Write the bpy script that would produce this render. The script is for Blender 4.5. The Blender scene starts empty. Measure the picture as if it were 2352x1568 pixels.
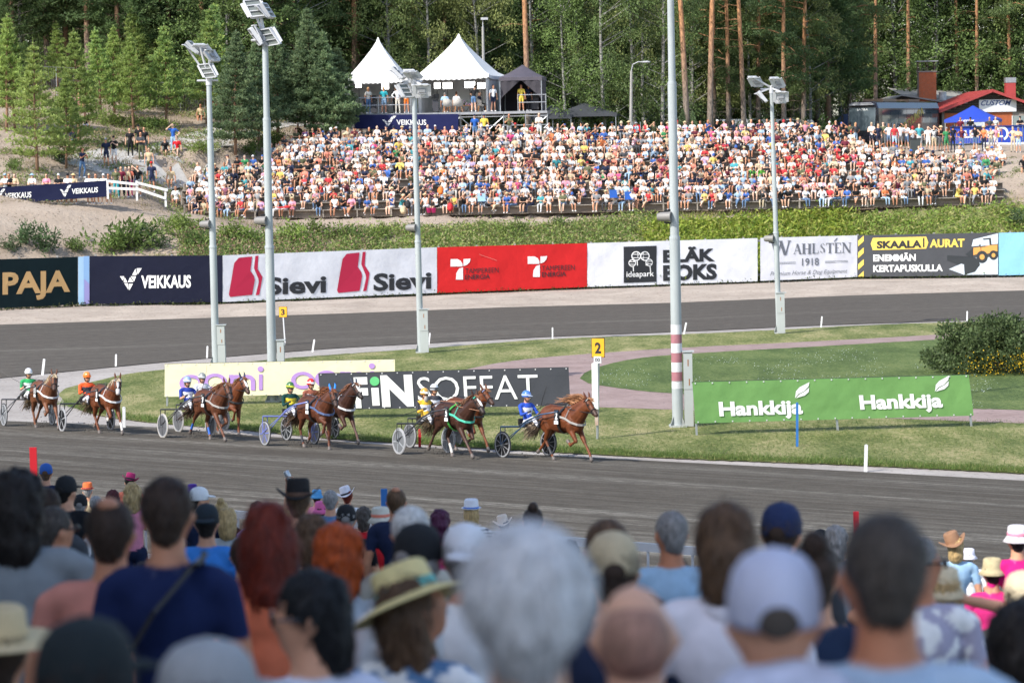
import bpy, math, random
import numpy as np
from mathutils import Matrix, Vector, noise as mnoise
random.seed(7); RNG = np.random.default_rng(7)
R = math.radians
scene = bpy.context.scene
COL = scene.collection
# ---------------------------------------------------------------- camera
CAMH = 8.25
PITCH, ROLL = R(4.0), R(1.1)
F = 6533.3           # focal length in units of a 2352 wide picture
_r0 = Vector((1, 0, 0)); _f0 = Vector((0, math.cos(PITCH), -math.sin(PITCH))); _u0 = Vector((0, math.sin(PITCH), math.cos(PITCH)))
_U = _u0 * math.cos(ROLL) + _r0 * math.sin(ROLL)
_Rt = _r0 * math.cos(ROLL) - _u0 * math.sin(ROLL)
cam = bpy.data.cameras.new('camera'); camo = bpy.data.objects.new('camera', cam); COL.objects.link(camo)
m = Matrix((_Rt, _U, -_f0)).transposed().to_4x4(); m.translation = (0, 0, CAMH)
camo.matrix_world = m
cam.sensor_width = 36; cam.lens = 100; cam.clip_start = .5; cam.clip_end = 2000
cam.dof.use_dof = True; cam.dof.focus_distance = 80; cam.dof.aperture_fstop = 3.7
scene.camera = camo
# ---------------------------------------------------------------- light
SUN_EL, SUN_A = R(43), R(42)      # light travels towards (cos A, sin A)
w = bpy.data.worlds.new('World'); scene.world = w; w.use_nodes = True
nt = w.node_tree; bg = nt.nodes['Background']
sky = nt.nodes.new('ShaderNodeTexSky'); sky.sky_type = 'NISHITA'; sky.sun_disc = False
sky.sun_elevation = SUN_EL; sky.sun_rotation = math.atan2(-math.cos(SUN_A), -math.sin(SUN_A))
sky.air_density = 1.0; sky.dust_density = 1.5; sky.ozone_density = .6
nt.links.new(sky.outputs[0], bg.inputs[0]); bg.inputs[1].default_value = .15
sl = bpy.data.lights.new('sun', 'SUN'); sl.energy = 3.1; sl.angle = R(.53); sl.color = (1, .96, .89)
so = bpy.data.objects.new('sun', sl); COL.objects.link(so)
sd = Vector((math.cos(SUN_A) * math.cos(SUN_EL), math.sin(SUN_A) * math.cos(SUN_EL), -math.sin(SUN_EL)))
so.rotation_euler = sd.to_track_quat('-Z', 'Y').to_euler(); so.location = (-60, -60, 80)
scene.view_settings.view_transform = 'Standard'; scene.view_settings.look = 'None'
scene.view_settings.exposure = 0.8; scene.view_settings.gamma = 1
scene.view_settings.use_curve_mapping = False
scene.cycles.max_bounces = 5; scene.cycles.transparent_max_bounces = 8
scene.cycles.diffuse_bounces = 2; scene.cycles.glossy_bounces = 2; scene.cycles.transmission_bounces = 4
# ---------------------------------------------------------------- picture -> place
def ray(u, v):
 return _f0 + _Rt * ((u - 1176) / F) + _U * ((784 - v) / F)
def P(u, v, d):                     # the point at depth (world y) d
 r = ray(u, v); return Vector((0, 0, CAMH)) + r * (d / r.y)
def G(u, v, z=0.0):                 # the point on the level z
 r = ray(u, v); return Vector((0, 0, CAMH)) + r * ((z - CAMH) / r.z)
# the near track is banked: it rises away from the infield
_A = G(0, 966); _B = G(2352, 1103)
TDIR = (_B - _A).normalized()
TNRM = Vector((TDIR.y, -TDIR.x, 0))           # towards the camera
BANK = .05
def track_z(p):
 return max(0.0, (Vector((p[0], p[1], 0)) - _A).dot(TNRM)) * BANK
_pn = Vector((-TNRM.x * BANK, -TNRM.y * BANK, 1)).normalized()
def GT(u, v):                       # the point on the banked near track
 r = ray(u, v); o = Vector((0, 0, CAMH)); t = (_A - o).dot(_pn) / r.dot(_pn); return o + r * t
# ---------------------------------------------------------------- materials
def lin(c):
 if isinstance(c, str):
  c = c.lstrip('#'); c = [int(c[i:i + 2], 16) / 255 for i in (0, 2, 4)]
 return tuple(x / 12.92 if x <= .04045 else ((x + .055) / 1.055) ** 2.4 for x in c)
def nn(nt, t, **k):
 n = nt.nodes.new(t)
 for a, b in k.items(): setattr(n, a, b)
 return n
_mats = {}
def mat(name, col, rough=.7, metal=0., var=0., vscale=3., bump=0., bscale=40., spec=.5, col2=None, stretch=None, trans=0., coat=0., streak=0.):
 """a plain surface with mottled colour (var, col2) and fine relief (bump)"""
 if name in _mats: return _mats[name]
 m = bpy.data.materials.new(name); m.use_nodes = True; nt = m.node_tree; b = nt.nodes['Principled BSDF']
 b.inputs['Roughness'].default_value = rough; b.inputs['Metallic'].default_value = metal
 b.inputs['Specular IOR Level'].default_value = spec
 if coat: b.inputs['Coat Weight'].default_value = coat; b.inputs['Coat Roughness'].default_value = .08
 if trans: b.inputs['Transmission Weight'].default_value = trans
 col = (*col, 1)
 if var or col2 or bump:
  tc = nn(nt, 'ShaderNodeTexCoord'); mp = nn(nt, 'ShaderNodeMapping'); nt.links.new(tc.outputs['Object'], mp.inputs[0])
  if stretch: mp.inputs['Scale'].default_value = stretch
 if var or col2:
  n = nn(nt, 'ShaderNodeTexNoise'); n.inputs['Scale'].default_value = vscale; n.inputs['Detail'].default_value = 6; n.inputs['Roughness'].default_value = .65
  nt.links.new(mp.outputs[0], n.inputs['Vector'])
  cr = nn(nt, 'ShaderNodeValToRGB'); nt.links.new(n.outputs[0], cr.inputs[0])
  c2 = col2 if col2 else tuple(min(1, x * (1 + var)) for x in col[:3])
  c1 = tuple(x * (1 - var) for x in col[:3]) if var else col[:3]
  cr.color_ramp.elements[0].position = .3; cr.color_ramp.elements[1].position = .7
  cr.color_ramp.elements[0].color = (*c1, 1); cr.color_ramp.elements[1].color = (*c2, 1)
  nt.links.new(cr.outputs[0], b.inputs['Base Color'])
 else:
  b.inputs['Base Color'].default_value = col
 if bump:
  n2 = nn(nt, 'ShaderNodeTexNoise'); n2.inputs['Scale'].default_value = bscale; n2.inputs['Detail'].default_value = 5
  nt.links.new(mp.outputs[0], n2.inputs['Vector'])
  bp = nn(nt, 'ShaderNodeBump'); bp.inputs['Strength'].default_value = min(1, bump); bp.inputs['Distance'].default_value = .03
  nt.links.new(n2.outputs[0], bp.inputs['Height']); nt.links.new(bp.outputs[0], b.inputs['Normal'])
 _mats[name] = m; return m
def vmat(name, rough=.75, spec=.35, fine=0., sheen=0., bump=0., bscale=60, trans=0., zs=1.):
 """colour from the mesh's own 'Col' attribute (clothing, skin, coats), with a little mottling"""
 if name in _mats: return _mats[name]
 m = bpy.data.materials.new(name); m.use_nodes = True; nt = m.node_tree; b = nt.nodes['Principled BSDF']
 b.inputs['Roughness'].default_value = rough; b.inputs['Specular IOR Level'].default_value = spec
 if sheen: b.inputs['Sheen Weight'].default_value = sheen
 a = nn(nt, 'ShaderNodeAttribute'); a.attribute_name = 'Col'; out = a.outputs['Color']
 if fine:
  tc = nn(nt, 'ShaderNodeTexCoord'); n = nn(nt, 'ShaderNodeTexNoise'); n.inputs['Scale'].default_value = bscale; n.inputs['Detail'].default_value = 4
  mpp = nn(nt, 'ShaderNodeMapping'); mpp.inputs['Scale'].default_value = (1, 1, zs); nt.links.new(tc.outputs['Object'], mpp.inputs[0]); nt.links.new(mpp.outputs[0], n.inputs['Vector'])
  mr = nn(nt, 'ShaderNodeMapRange'); mr.inputs[1].default_value = .3; mr.inputs[2].default_value = .7; mr.inputs[3].default_value = 1 - fine; mr.inputs[4].default_value = 1 + fine
  nt.links.new(n.outputs[0], mr.inputs[0])
  mx = nn(nt, 'ShaderNodeVectorMath', operation='SCALE'); nt.links.new(out, mx.inputs[0]); nt.links.new(mr.outputs[0], mx.inputs['Scale']); out = mx.outputs[0]
  if bump:
   bp = nn(nt, 'ShaderNodeBump'); bp.inputs['Strength'].default_value = bump; bp.inputs['Distance'].default_value = .01
   nt.links.new(n.outputs[0], bp.inputs['Height']); nt.links.new(bp.outputs[0], b.inputs['Normal'])
 nt.links.new(out, b.inputs['Base Color'])
 if trans:
  t = nn(nt, 'ShaderNodeBsdfTranslucent'); nt.links.new(out, t.inputs[0]); ms = nn(nt, 'ShaderNodeMixShader'); ms.inputs[0].default_value = trans
  nt.links.new(b.outputs[0], ms.inputs[1]); nt.links.new(t.outputs[0], ms.inputs[2]); nt.links.new(ms.outputs[0], nt.nodes['Material Output'].inputs[0])
 _mats[name] = m; return m
# ---------------------------------------------------------------- objects
def tag(o, label=None, cat=None, group=None, kind=None):
 if label: o['label'] = label
 if cat: o['category'] = cat
 if group: o['group'] = group
 if kind: o['kind'] = kind
 return o
def thing(name, label, cat, loc=(0, 0, 0), rotz=0, group=None, matrix=None):
 o = bpy.data.objects.new(name, None); COL.objects.link(o); o.empty_display_size = .3
 if matrix is not None: o.matrix_world = matrix
 else: o.location = loc; o.rotation_euler = (0, 0, rotz)
 return tag(o, label, cat, group)
def link(name, me, parent=None, loc=None):
 o = bpy.data.objects.new(name, me); COL.objects.link(o)
 if parent is not None: o.parent = parent
 if loc is not None: o.location = loc
 return o
def copy_tree(o, parent=None):
 c = o.copy(); COL.objects.link(c); c.parent = parent
 for ch in list(o.children): copy_tree(ch, c)
 return c
def mesh_np(name, V, Fc, mats=(), mi=None, col=None, smooth=False):
 """V (n,3); Fc (m,3|4) array or list; col: per-face or per-vertex colours"""
 me = bpy.data.meshes.new(name)
 if isinstance(Fc, np.ndarray):
  k = Fc.shape[1]; me.vertices.add(len(V)); me.vertices.foreach_set('co', np.ascontiguousarray(V, dtype=np.float32).ravel())
  me.loops.add(Fc.size); me.loops.foreach_set('vertex_index', np.ascontiguousarray(Fc, dtype=np.int32).ravel())
  me.polygons.add(len(Fc)); me.polygons.foreach_set('loop_start', np.arange(0, Fc.size, k, dtype=np.int32))
  me.update(calc_edges=True)
 else:
  me.from_pydata([tuple(x) for x in V], [], Fc); me.update()
 for mm in mats: me.materials.append(mm)
 if mi is not None and len(mats) > 1: me.polygons.foreach_set('material_index', np.asarray(mi, dtype=np.int32))
 if smooth: me.polygons.foreach_set('use_smooth', np.ones(len(me.polygons), dtype=bool))
 if col is not None:
  col = np.asarray(col, dtype=np.float32)
  ca = me.color_attributes.new('Col', 'BYTE_COLOR', 'CORNER')
  if len(col) == len(me.polygons):
   lt = np.zeros(len(me.polygons), dtype=np.int32); me.polygons.foreach_get('loop_total', lt); c = np.repeat(col, lt, axis=0)
  else:
   li = np.zeros(len(me.loops), dtype=np.int32); me.loops.foreach_get('vertex_index', li); c = col[li]
  c = np.concatenate([c, np.ones((len(c), 1), dtype=np.float32)], axis=1)
  ca.data.foreach_set('color', c.ravel())
 return me
def frame_from(d):
 d = Vector(d).normalized(); a = Vector((0, 0, 1)) if abs(d.z) < .9 else Vector((1, 0, 0))
 x = a.cross(d).normalized(); y = d.cross(x); return x, y, d
class MB:
 def __init__(s): s.v = []; s.f = []; s.m = []
 def add(s, vs, fs, mi=0):
  o = len(s.v); s.v += [Vector(x) for x in vs]; s.f += [tuple(o + i for i in f) for f in fs]; s.m += [mi] * len(fs); return s
 def box(s, c, size, rz=0, mi=0, M=None):
  sx, sy, sz = [x / 2 for x in size]; M = M if M is not None else Matrix.Rotation(rz, 3, 'Z'); c = Vector(c)
  vs = [c + M @ Vector((x, y, z)) for z in (-sz, sz) for x, y in ((-sx, -sy), (sx, -sy), (sx, sy), (-sx, sy))]
  return s.add(vs, [(0, 3, 2, 1), (4, 5, 6, 7), (0, 1, 5, 4), (1, 2, 6, 5), (2, 3, 7, 6), (3, 0, 4, 7)], mi)
 def beam(s, a, b, w, h=None, mi=0, up=(0, 0, 1)):
  a, b = Vector(a), Vector(b); d = b - a; L = d.length; h = h or w
  z = d.normalized(); x = Vector(up).cross(z)
  if x.length < 1e-4: x = Vector((1, 0, 0)).cross(z)
  x.normalize(); y = z.cross(x); M = Matrix((x, y, z)).transposed()
  return s.box((a + b) / 2, (w, h, L), M=M, mi=mi)
 def tube(s, pts, rad, n=8, mi=0, cap=True, flat=None):
  pts = [Vector(p) for p in pts]; k = len(pts)
  if not hasattr(rad, '__len__'): rad = [rad] * k
  vs = []; x = None
  for i, p in enumerate(pts):
   t = (pts[min(i + 1, k - 1)] - pts[max(i - 1, 0)]).normalized()
   if x is None: x, y, _ = frame_from(t)
   else:
    x = (x - t * x.dot(t)).normalized(); y = t.cross(x)
   for j in range(n):
    a = 2 * math.pi * j / n; vs.append(p + x * (math.cos(a) * rad[i]) + y * (math.sin(a) * rad[i] * (flat or 1)))
  fs = [(i * n + j, i * n + (j + 1) % n, (i + 1) * n + (j + 1) % n, (i + 1) * n + j) for i in range(k - 1) for j in range(n)]
  if cap: fs += [tuple(range(n))[::-1], tuple((k - 1) * n + j for j in range(n))]
  return s.add(vs, fs, mi)
 def lathe(s, prof, n=16, M=None, mi=0, c=(0, 0, 0)):
  M = M or Matrix.Identity(3); c = Vector(c); vs = []
  for r, z in prof:
   for j in range(n):
    a = 2 * math.pi * j / n; vs.append(c + M @ Vector((r * math.cos(a), r * math.sin(a), z)))
  k = len(prof)
  fs = [(i * n + j, i * n + (j + 1) % n, (i + 1) * n + (j + 1) % n, (i + 1) * n + j) for i in range(k - 1) for j in range(n)]
  return s.add(vs, fs, mi)
 def ell(s, c, r, M=None, n=12, k=7, mi=0):
  return s.lathe([(max(1e-3, math.sin(math.pi * i / k)) * 1, -math.cos(math.pi * i / k)) for i in range(k + 1)], n, (M or Matrix.Identity(3)) @ Matrix.Diagonal(Vector(r)), mi, c)
 def poly(s, pts, th=None, mi=0, nrm=(0, -1, 0)):
  k = len(pts); pts = [Vector(p) for p in pts]
  if th is None: return s.add(pts, [tuple(range(k))], mi)
  n = Vector(nrm) * th; vs = pts + [p + n for p in pts]
  return s.add(vs, [tuple(range(k))[::-1], tuple(range(k, 2 * k))] + [(i, (i + 1) % k, k + (i + 1) % k, k + i) for i in range(k)], mi)
 def build(s, name, mats, parent=None, origin=None, smooth=False, loc=None, autos=None):
  if not isinstance(mats, (list, tuple)): mats = [mats]
  V = [v - Vector(origin) for v in s.v] if origin is not None else s.v
  me = mesh_np(name, V, s.f, mats, s.m)
  if smooth: me.polygons.foreach_set('use_smooth', np.ones(len(me.polygons), dtype=bool))
  if autos: me.polygons.foreach_set('use_smooth', np.ones(len(me.polygons), dtype=bool)); me.set_sharp_from_angle(angle=R(autos))
  o = link(name, me, parent)
  if loc is not None: o.location = loc
  elif origin is not None and parent is None: o.location = origin
  return o
def ground_sheet(name, pts, z, mt, label=None):
 """a flat polygon (list of ground points), triangulated by ear filling"""
 from mathutils.geometry import tessellate_polygon
 vs = [Vector((p[0], p[1], z)) for p in pts]
 tris = tessellate_polygon([vs]); me = mesh_np(name, vs, [tuple(t) for t in tris], [mt])
 o = link(name, me); o['kind'] = 'structure'
 if label: o['label'] = label
 return o
def strip(name, A, B, mt, zf=None, uvs=True):
 """surface between two polylines, uv = metres along / across"""
 n = len(A); vs = []; 
 for a, b in zip(A, B): vs += [a, b]
 if zf: vs = [Vector((p[0], p[1], zf(p))) for p in vs]
 fs = [(2 * i, 2 * i + 2, 2 * i + 3, 2 * i + 1) for i in range(n - 1)]
 me = mesh_np(name, vs, fs, [mt]); uv = me.uv_layers.new(name='UVMap')
 cum = [0]
 for i in range(1, n): cum.append(cum[-1] + (A[i] - A[i - 1]).length)
 wd = [(a - b).length for a, b in zip(A, B)]
 k = 0
 for i in range(n - 1):
  for (ii, s_) in ((i, 0), (i + 1, 0), (i + 1, 1), (i, 1)):
   uv.data[k].uv = (cum[ii], s_ * wd[ii]); k += 1
 o = link(name, me); o['kind'] = 'structure'; 
 return o
def resample(pts, step):
 pts = [Vector(p) for p in pts]; out = [pts[0]]
 # catmull-rom through the points
 for i in range(len(pts) - 1):
  p0 = pts[max(i - 1, 0)]; p1 = pts[i]; p2 = pts[i + 1]; p3 = pts[min(i + 2, len(pts) - 1)]
  n = max(1, int((p2 - p1).length / step))
  for j in range(1, n + 1):
   t = j / n
   out.append(.5 * ((2 * p1) + (p2 - p0) * t + (2 * p0 - 5 * p1 + 4 * p2 - p3) * t * t + (3 * p1 - p0 - 3 * p2 + p3) * t ** 3))
 return out
# ---------------------------------------------------------------- bodies: overlapping volumes fused into one skin
class Body:
 """capsules and ellipsoids with a tag each, fused by a voxel remesh; every face then takes the tag of the volume nearest to it"""
 def __init__(s): s.p = []
 def cap(s, a, b, ra, rb, tg): s.p.append(('c', Vector(a), Vector(b), ra, rb, tg)); return s
 def chain(s, pts, rs, tg):
  for i in range(len(pts) - 1): s.cap(pts[i], pts[i + 1], rs[i], rs[i + 1], tg if isinstance(tg, str) else tg[i])
  return s
 def el(s, c, r, tg, M=None): s.p.append(('e', Vector(c), Vector(r), M or Matrix.Identity(3), 0, tg)); return s
 def mesh(s, voxel, smooth=2, ratio=1.0, seg=10):
  mb = MB()
  for q in s.p:
   if q[0] == 'c':
    _, a, b, ra, rb, _t = q; d = b - a; L = max(d.length, 1e-4); x, y, z = frame_from(d); M = Matrix((x, y, z)).transposed()
    pr = [(ra * math.cos(t) if t > -1.5 else 1e-3, ra * math.sin(t)) for t in (-1.57, -1.1, -.6, 0)] + [(rb * math.cos(t) if t < 1.5 else 1e-3, L + rb * math.sin(t)) for t in (0, .6, 1.1, 1.57)]
    mb.lathe(pr, seg, M, 0, a)
   else:
    mb.ell(q[1], q[2], q[3], seg + 2, 8)
  me = mesh_np('tmp', mb.v, mb.f); o = bpy.data.objects.new('tmp', me); COL.objects.link(o)
  r = o.modifiers.new('r', 'REMESH'); r.mode = 'VOXEL'; r.voxel_size = voxel
  if smooth: q = o.modifiers.new('s', 'SMOOTH'); q.iterations = smooth; q.factor = .5
  if ratio < 1: q = o.modifiers.new('d', 'DECIMATE'); q.ratio = ratio
  dg = bpy.context.evaluated_depsgraph_get(); ev = o.evaluated_get(dg); m2 = ev.to_mesh()
  V = np.zeros(len(m2.vertices) * 3, dtype=np.float32); m2.vertices.foreach_get('co', V); V = V.reshape(-1, 3)
  m2.calc_loop_triangles(); T = np.zeros(len(m2.loop_triangles) * 3, dtype=np.int32); m2.loop_triangles.foreach_get('vertices', T); T = T.reshape(-1, 3)
  ev.to_mesh_clear(); bpy.data.objects.remove(o); bpy.data.meshes.remove(me)
  return V, T
 def tags(s, C):
  """index of the nearest primitive for each point"""
  best = np.full(len(C), 1e9); idx = np.zeros(len(C), dtype=int)
  for i, q in enumerate(s.p):
   if q[0] == 'c':
    a = np.array(q[1]); b = np.array(q[2]); d = b - a; L2 = max(float(d @ d), 1e-9)
    t = np.clip(((C - a) @ d) / L2, 0, 1); dist = np.linalg.norm(C - (a + t[:, None] * d), axis=1) - (q[3] * (1 - t) + q[4] * t)
   else:
    Mi = np.array(q[3].inverted()); L = (C - np.array(q[1])) @ Mi.T / np.array(q[2]); k = np.linalg.norm(L, axis=1)
    dist = (k - 1) * min(q[2])
   u = dist < best; best[u] = dist[u]; idx[u] = i
  return np.array([q[5] for q in s.p])[idx]
# ================================================================= ground
def grass_mat(name, c1, c2, c3, scale=.6, rough=.9, dots=False):
 m = bpy.data.materials.new(name); m.use_nodes = True; nt = m.node_tree; b = nt.nodes['Principled BSDF']; b.inputs['Roughness'].default_value = rough
 b.inputs['Specular IOR Level'].default_value = .2
 tc = nn(nt, 'ShaderNodeTexCoord')
 def noise(sc, det=5, stretch=(1, 1, 1), rot=0):
  mp = nn(nt, 'ShaderNodeMapping'); mp.inputs['Scale'].default_value = stretch; mp.inputs['Rotation'].default_value = (0, 0, rot); nt.links.new(tc.outputs['Object'], mp.inputs[0])
  n = nn(nt, 'ShaderNodeTexNoise'); n.inputs['Scale'].default_value = sc; n.inputs['Detail'].default_value = det; n.inputs['Roughness'].default_value = .7
  nt.links.new(mp.outputs[0], n.inputs['Vector']); return n.outputs[0]
 cr = nn(nt, 'ShaderNodeValToRGB'); e = cr.color_ramp.elements; e[0].position = .34; e[0].color = (*c1, 1); e[1].position = .68; e[1].color = (*c3, 1)
 k = cr.color_ramp.elements.new(.5); k.color = (*c2, 1)
 a = noise(scale, 6, (1, .35, 1), .1); f = noise(9, 8, (1, .35, 1))
 mx = nn(nt, 'ShaderNodeMath', operation='MULTIPLY_ADD'); nt.links.new(f, mx.inputs[0]); mx.inputs[1].default_value = .9; 
 s2 = nn(nt, 'ShaderNodeMath', operation='ADD'); nt.links.new(a, s2.inputs[0]); s2.inputs[1].default_value = -.45
 nt.links.new(s2.outputs[0], mx.inputs[2]); nt.links.new(mx.outputs[0], cr.inputs[0]); nt.links.new(cr.outputs[0], b.inputs['Base Color'])
 bp = nn(nt, 'ShaderNodeBump'); bp.inputs['Strength'].default_value = .9; bp.inputs['Distance'].default_value = .08
 nt.links.new(noise(14, 4), bp.inputs['Height']); nt.links.new(bp.outputs[0], b.inputs['Normal'])
 return m
def sand_mat(name, c1, c2, speck=(.1, .08, .06), bump=.5, sc=.35):
 m = bpy.data.materials.new(name); m.use_nodes = True; nt = m.node_tree; b = nt.nodes['Principled BSDF']; b.inputs['Roughness'].default_value = .95; b.inputs['Specular IOR Level'].default_value = .15
 tc = nn(nt, 'ShaderNodeTexCoord')
 def noise(sc, det=6):
  n = nn(nt, 'ShaderNodeTexNoise'); n.inputs['Scale'].default_value = sc; n.inputs['Detail'].default_value = det; n.inputs['Roughness'].default_value = .7
  nt.links.new(tc.outputs['Object'], n.inputs['Vector']); return n.outputs[0]
 cr = nn(nt, 'ShaderNodeValToRGB'); e = cr.color_ramp.elements; e[0].position = .32; e[0].color = (*c1, 1); e[1].position = .66; e[1].color = (*c2, 1)
 nt.links.new(noise(sc), cr.inputs[0])
 r2 = nn(nt, 'ShaderNodeValToRGB'); e = r2.color_ramp.elements; e[0].position = .60; e[0].color = (0, 0, 0, 1); e[1].position = .66; e[1].color = (1, 1, 1, 1)
 nt.links.new(noise(5, 3), r2.inputs[0])
 mx = nn(nt, 'ShaderNodeMix', data_type='RGBA'); nt.links.new(r2.outputs[0], mx.inputs[0]); nt.links.new(cr.outputs[0], mx.inputs[6]); mx.inputs[7].default_value = (*speck, 1)
 nt.links.new(mx.outputs[2], b.inputs['Base Color'])
 bp = nn(nt, 'ShaderNodeBump'); bp.inputs['Strength'].default_value = bump; bp.inputs['Distance'].default_value = .12
 nt.links.new(noise(3, 8), bp.inputs['Height']); nt.links.new(bp.outputs[0], b.inputs['Normal'])
 return m
def track_mat(name, base, light, streaks, thresh):
 """harrowed gravel: fine grain plus long light rake lines that run along the uv"""
 m = bpy.data.materials.new(name); m.use_nodes = True; nt = m.node_tree; b = nt.nodes['Principled BSDF']; b.inputs['Roughness'].default_value = .95; b.inputs['Specular IOR Level'].default_value = .15
 uv = nn(nt, 'ShaderNodeUVMap')
 def noise(sc, det, st):
  mp = nn(nt, 'ShaderNodeMapping'); mp.inputs['Scale'].default_value = st; nt.links.new(uv.outputs[0], mp.inputs[0])
  n = nn(nt, 'ShaderNodeTexNoise'); n.inputs['Scale'].default_value = sc; n.inputs['Detail'].default_value = det; n.inputs['Roughness'].default_value = .6
  nt.links.new(mp.outputs[0], n.inputs['Vector']); return n.outputs[0]
 def rng(x, a, c, lo=0., hi=1.):
  r = nn(nt, 'ShaderNodeMapRange'); r.inputs[1].default_value = a; r.inputs[2].default_value = c; r.inputs[3].default_value = lo; r.inputs[4].default_value = hi; nt.links.new(x, r.inputs[0]); return r.outputs[0]
 def mul(a, c, op='MULTIPLY'):
  n = nn(nt, 'ShaderNodeMath', operation=op)
  for i, x in enumerate((a, c)):
   if isinstance(x, (int, float)): n.inputs[i].default_value = x
   else: nt.links.new(x, n.inputs[i])
  return n.outputs[0]
 wide = rng(noise(.42, 2, (.035, 1, 1)), thresh, thresh + .16)
 fine = rng(noise(3.2, 3, (.03, 1, 1)), .46, .68)
 brk = rng(noise(5, 4, (.5, 2.2, 1)), .38, .62)
 s = mul(mul(wide, .75), mul(mul(fine, .6, 'ADD'), brk))
 s = mul(s, mul(fine, .22), 'ADD'); s = mul(s, streaks)
 grain = mul(rng(noise(16, 4, (1, 1, 1)), .3, .7, .68, 1.32), rng(noise(3, 5, (.6, 1, 1)), .35, .65, .84, 1.16))
 rake = rng(noise(7, 3, (.05, 1, 1)), .3, .7, .86, 1.14)
 mx = nn(nt, 'ShaderNodeMix', data_type='RGBA'); nt.links.new(s, mx.inputs[0]); mx.inputs[6].default_value = (*base, 1); mx.inputs[7].default_value = (*light, 1)
 sc = nn(nt, 'ShaderNodeVectorMath', operation='SCALE'); nt.links.new(mx.outputs[2], sc.inputs[0]); nt.links.new(mul(grain, rake), sc.inputs['Scale']); nt.links.new(sc.outputs[0], b.inputs['Base Color'])
 bp = nn(nt, 'ShaderNodeBump'); bp.inputs['Strength'].default_value = .55; bp.inputs['Distance'].default_value = .06
 nt.links.new(noise(9, 5, (.5, 1, 1)), bp.inputs['Height']); nt.links.new(bp.outputs[0], b.inputs['Normal'])
 return m
M_sand = sand_mat('pale_grey_sand', (.29, .262, .24), (.40, .37, .345), (.2, .18, .165))
M_verge = sand_mat('tan_sand', (.31, .26, .215), (.46, .39, .325), (.18, .15, .11))
M_trackN = track_mat('harrowed_track', (.072, .062, .050), (.25, .235, .205), .95, .48)
M_trackF = track_mat('far_track_gravel', (.084, .074, .063), (.20, .185, .16), .8, .56)
M_grassA = grass_mat('mown_dry_grass', (.085, .115, .03), (.185, .205, .07), (.36, .32, .16), .55)
M_grassB = grass_mat('green_lawn', (.065, .10, .03), (.105, .15, .045), (.16, .20, .07), .5)
M_pink = sand_mat('pinkish_gravel', (.235, .17, .155), (.33, .25, .235), (.17, .13, .12), .3, .8)
def gp(l, z=0): return [G(u, v, z) for u, v in l]
# the wide base sheet under everything
big = [(-700, -200), (700, -200), (700, 900), (-700, 900)]
ground_sheet('ground', [Vector((x, y, 0)) for x, y in big], -.02, M_sand)
edgeN = [(-500, 945), (0, 966), (187, 972.6), (367, 981), (550, 997.6), (784, 1016), (980, 1030), (1176, 1045), (1568, 1063.6), (1960, 1083), (2352, 1103.6), (2900, 1133)]
En = resample(gp(edgeN), 2.0)
En = [En[0] - TDIR * 25] + En + [En[-1] + TDIR * 60]
W_TR = 26.
Eo = [p + TNRM * max(.5, (W_TR - (p - _A).dot(TNRM))) for p in En]
ncr = 8
for k in range(1):
 vs = []
 for a, b_ in zip(En, Eo):
  for j in range(ncr + 1): q = a.lerp(b_, j / ncr); vs.append(Vector((q.x, q.y, track_z(q) + .004)))
 n = ncr + 1
 fs = [(i * n + j, i * n + j + 1, (i + 1) * n + j + 1, (i + 1) * n + j) for i in range(len(En) - 1) for j in range(ncr)]
 me = mesh_np('near_track', vs, fs, [M_trackN]); uvl = me.uv_layers.new(name='UVMap')
 li = np.zeros(len(me.loops), dtype=np.int32); me.loops.foreach_get('vertex_index', li)
 uvv = np.array([((v - _A).dot(TDIR), (v - _A).dot(TNRM)) for v in vs], dtype=np.float32); uvl.data.foreach_set('uv', uvv[li].ravel())
 link('near_track', me)['kind'] = 'structure'
farO = [(-700, 770), (0, 745.6), (334, 734.6), (784, 720), (1151, 706), (1541, 695.5), (1968, 678), (2352, 667), (3000, 645)]
farI = [(-700, 905), (0, 867.7), (377, 831), (614, 811), (784, 798.5), (1267, 772.6), (1568, 761.5), (1885, 746.7), (2352, 731), (3000, 707)]
def at_u(l, u):
 for i, ((a, va), (b_, vb)) in enumerate(zip(l, l[1:])):
  if u <= b_ or i == len(l) - 2: return va + (vb - va) * (u - a) / (b_ - a)
us = list(range(-700, 3001, 50))
fa, fb = [G(u, at_u(farO, u)) for u in us], [G(u, at_u(farI, u)) for u in us]
strip('far_track', fa, fb, M_trackF, zf=lambda p: .004)
# infield
lawnF = [(133, 906), (150, 892), (173, 886), (233, 872), (287, 859.5), (377, 848.7), (657, 823), (784, 813), (984, 799.5), (1267, 778.6), (1568, 767.7), (1801, 756.7), (2034, 745), (2352, 735.5), (2900, 716)]
lawnN = [(2900, 1115), (2352, 1087), (1960, 1068), (1568, 1053), (1176, 1033), (980, 1020), (784, 1009), (550, 986), (430, 977), (308, 966), (220, 952), (157, 930)]
def jag(l, amp, step, seed):
 pts = resample([Vector((u, v, 0)) for u, v in l], step); return [(p.x + amp * 2 * mnoise.noise((p.x * .05, seed, 0)), p.y + amp * mnoise.noise((p.x * .06, seed + 9, 0)) + amp * .6 * mnoise.noise((p.x * .3, seed + 5, 0))) for p in pts]
ground_sheet('infield_lawn', gp(jag(lawnF, 1.2, 14, 1) + jag(lawnN, 2.2, 12, 2)), .008, M_grassA)
pathO = [(2900, 735), (2352, 755), (2168, 768), (1900, 783), (1568, 799), (1307, 816.5), (1180, 829), (1084, 846), (1010, 868), (985, 893), (1020, 916), (1130, 927), (1331, 934), (1541, 941), (1780, 950), (1991, 959), (2352, 973), (2900, 996)]
ground_sheet('gravel_path', gp(jag(pathO, .7, 14, 4)), .014, M_pink)
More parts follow.
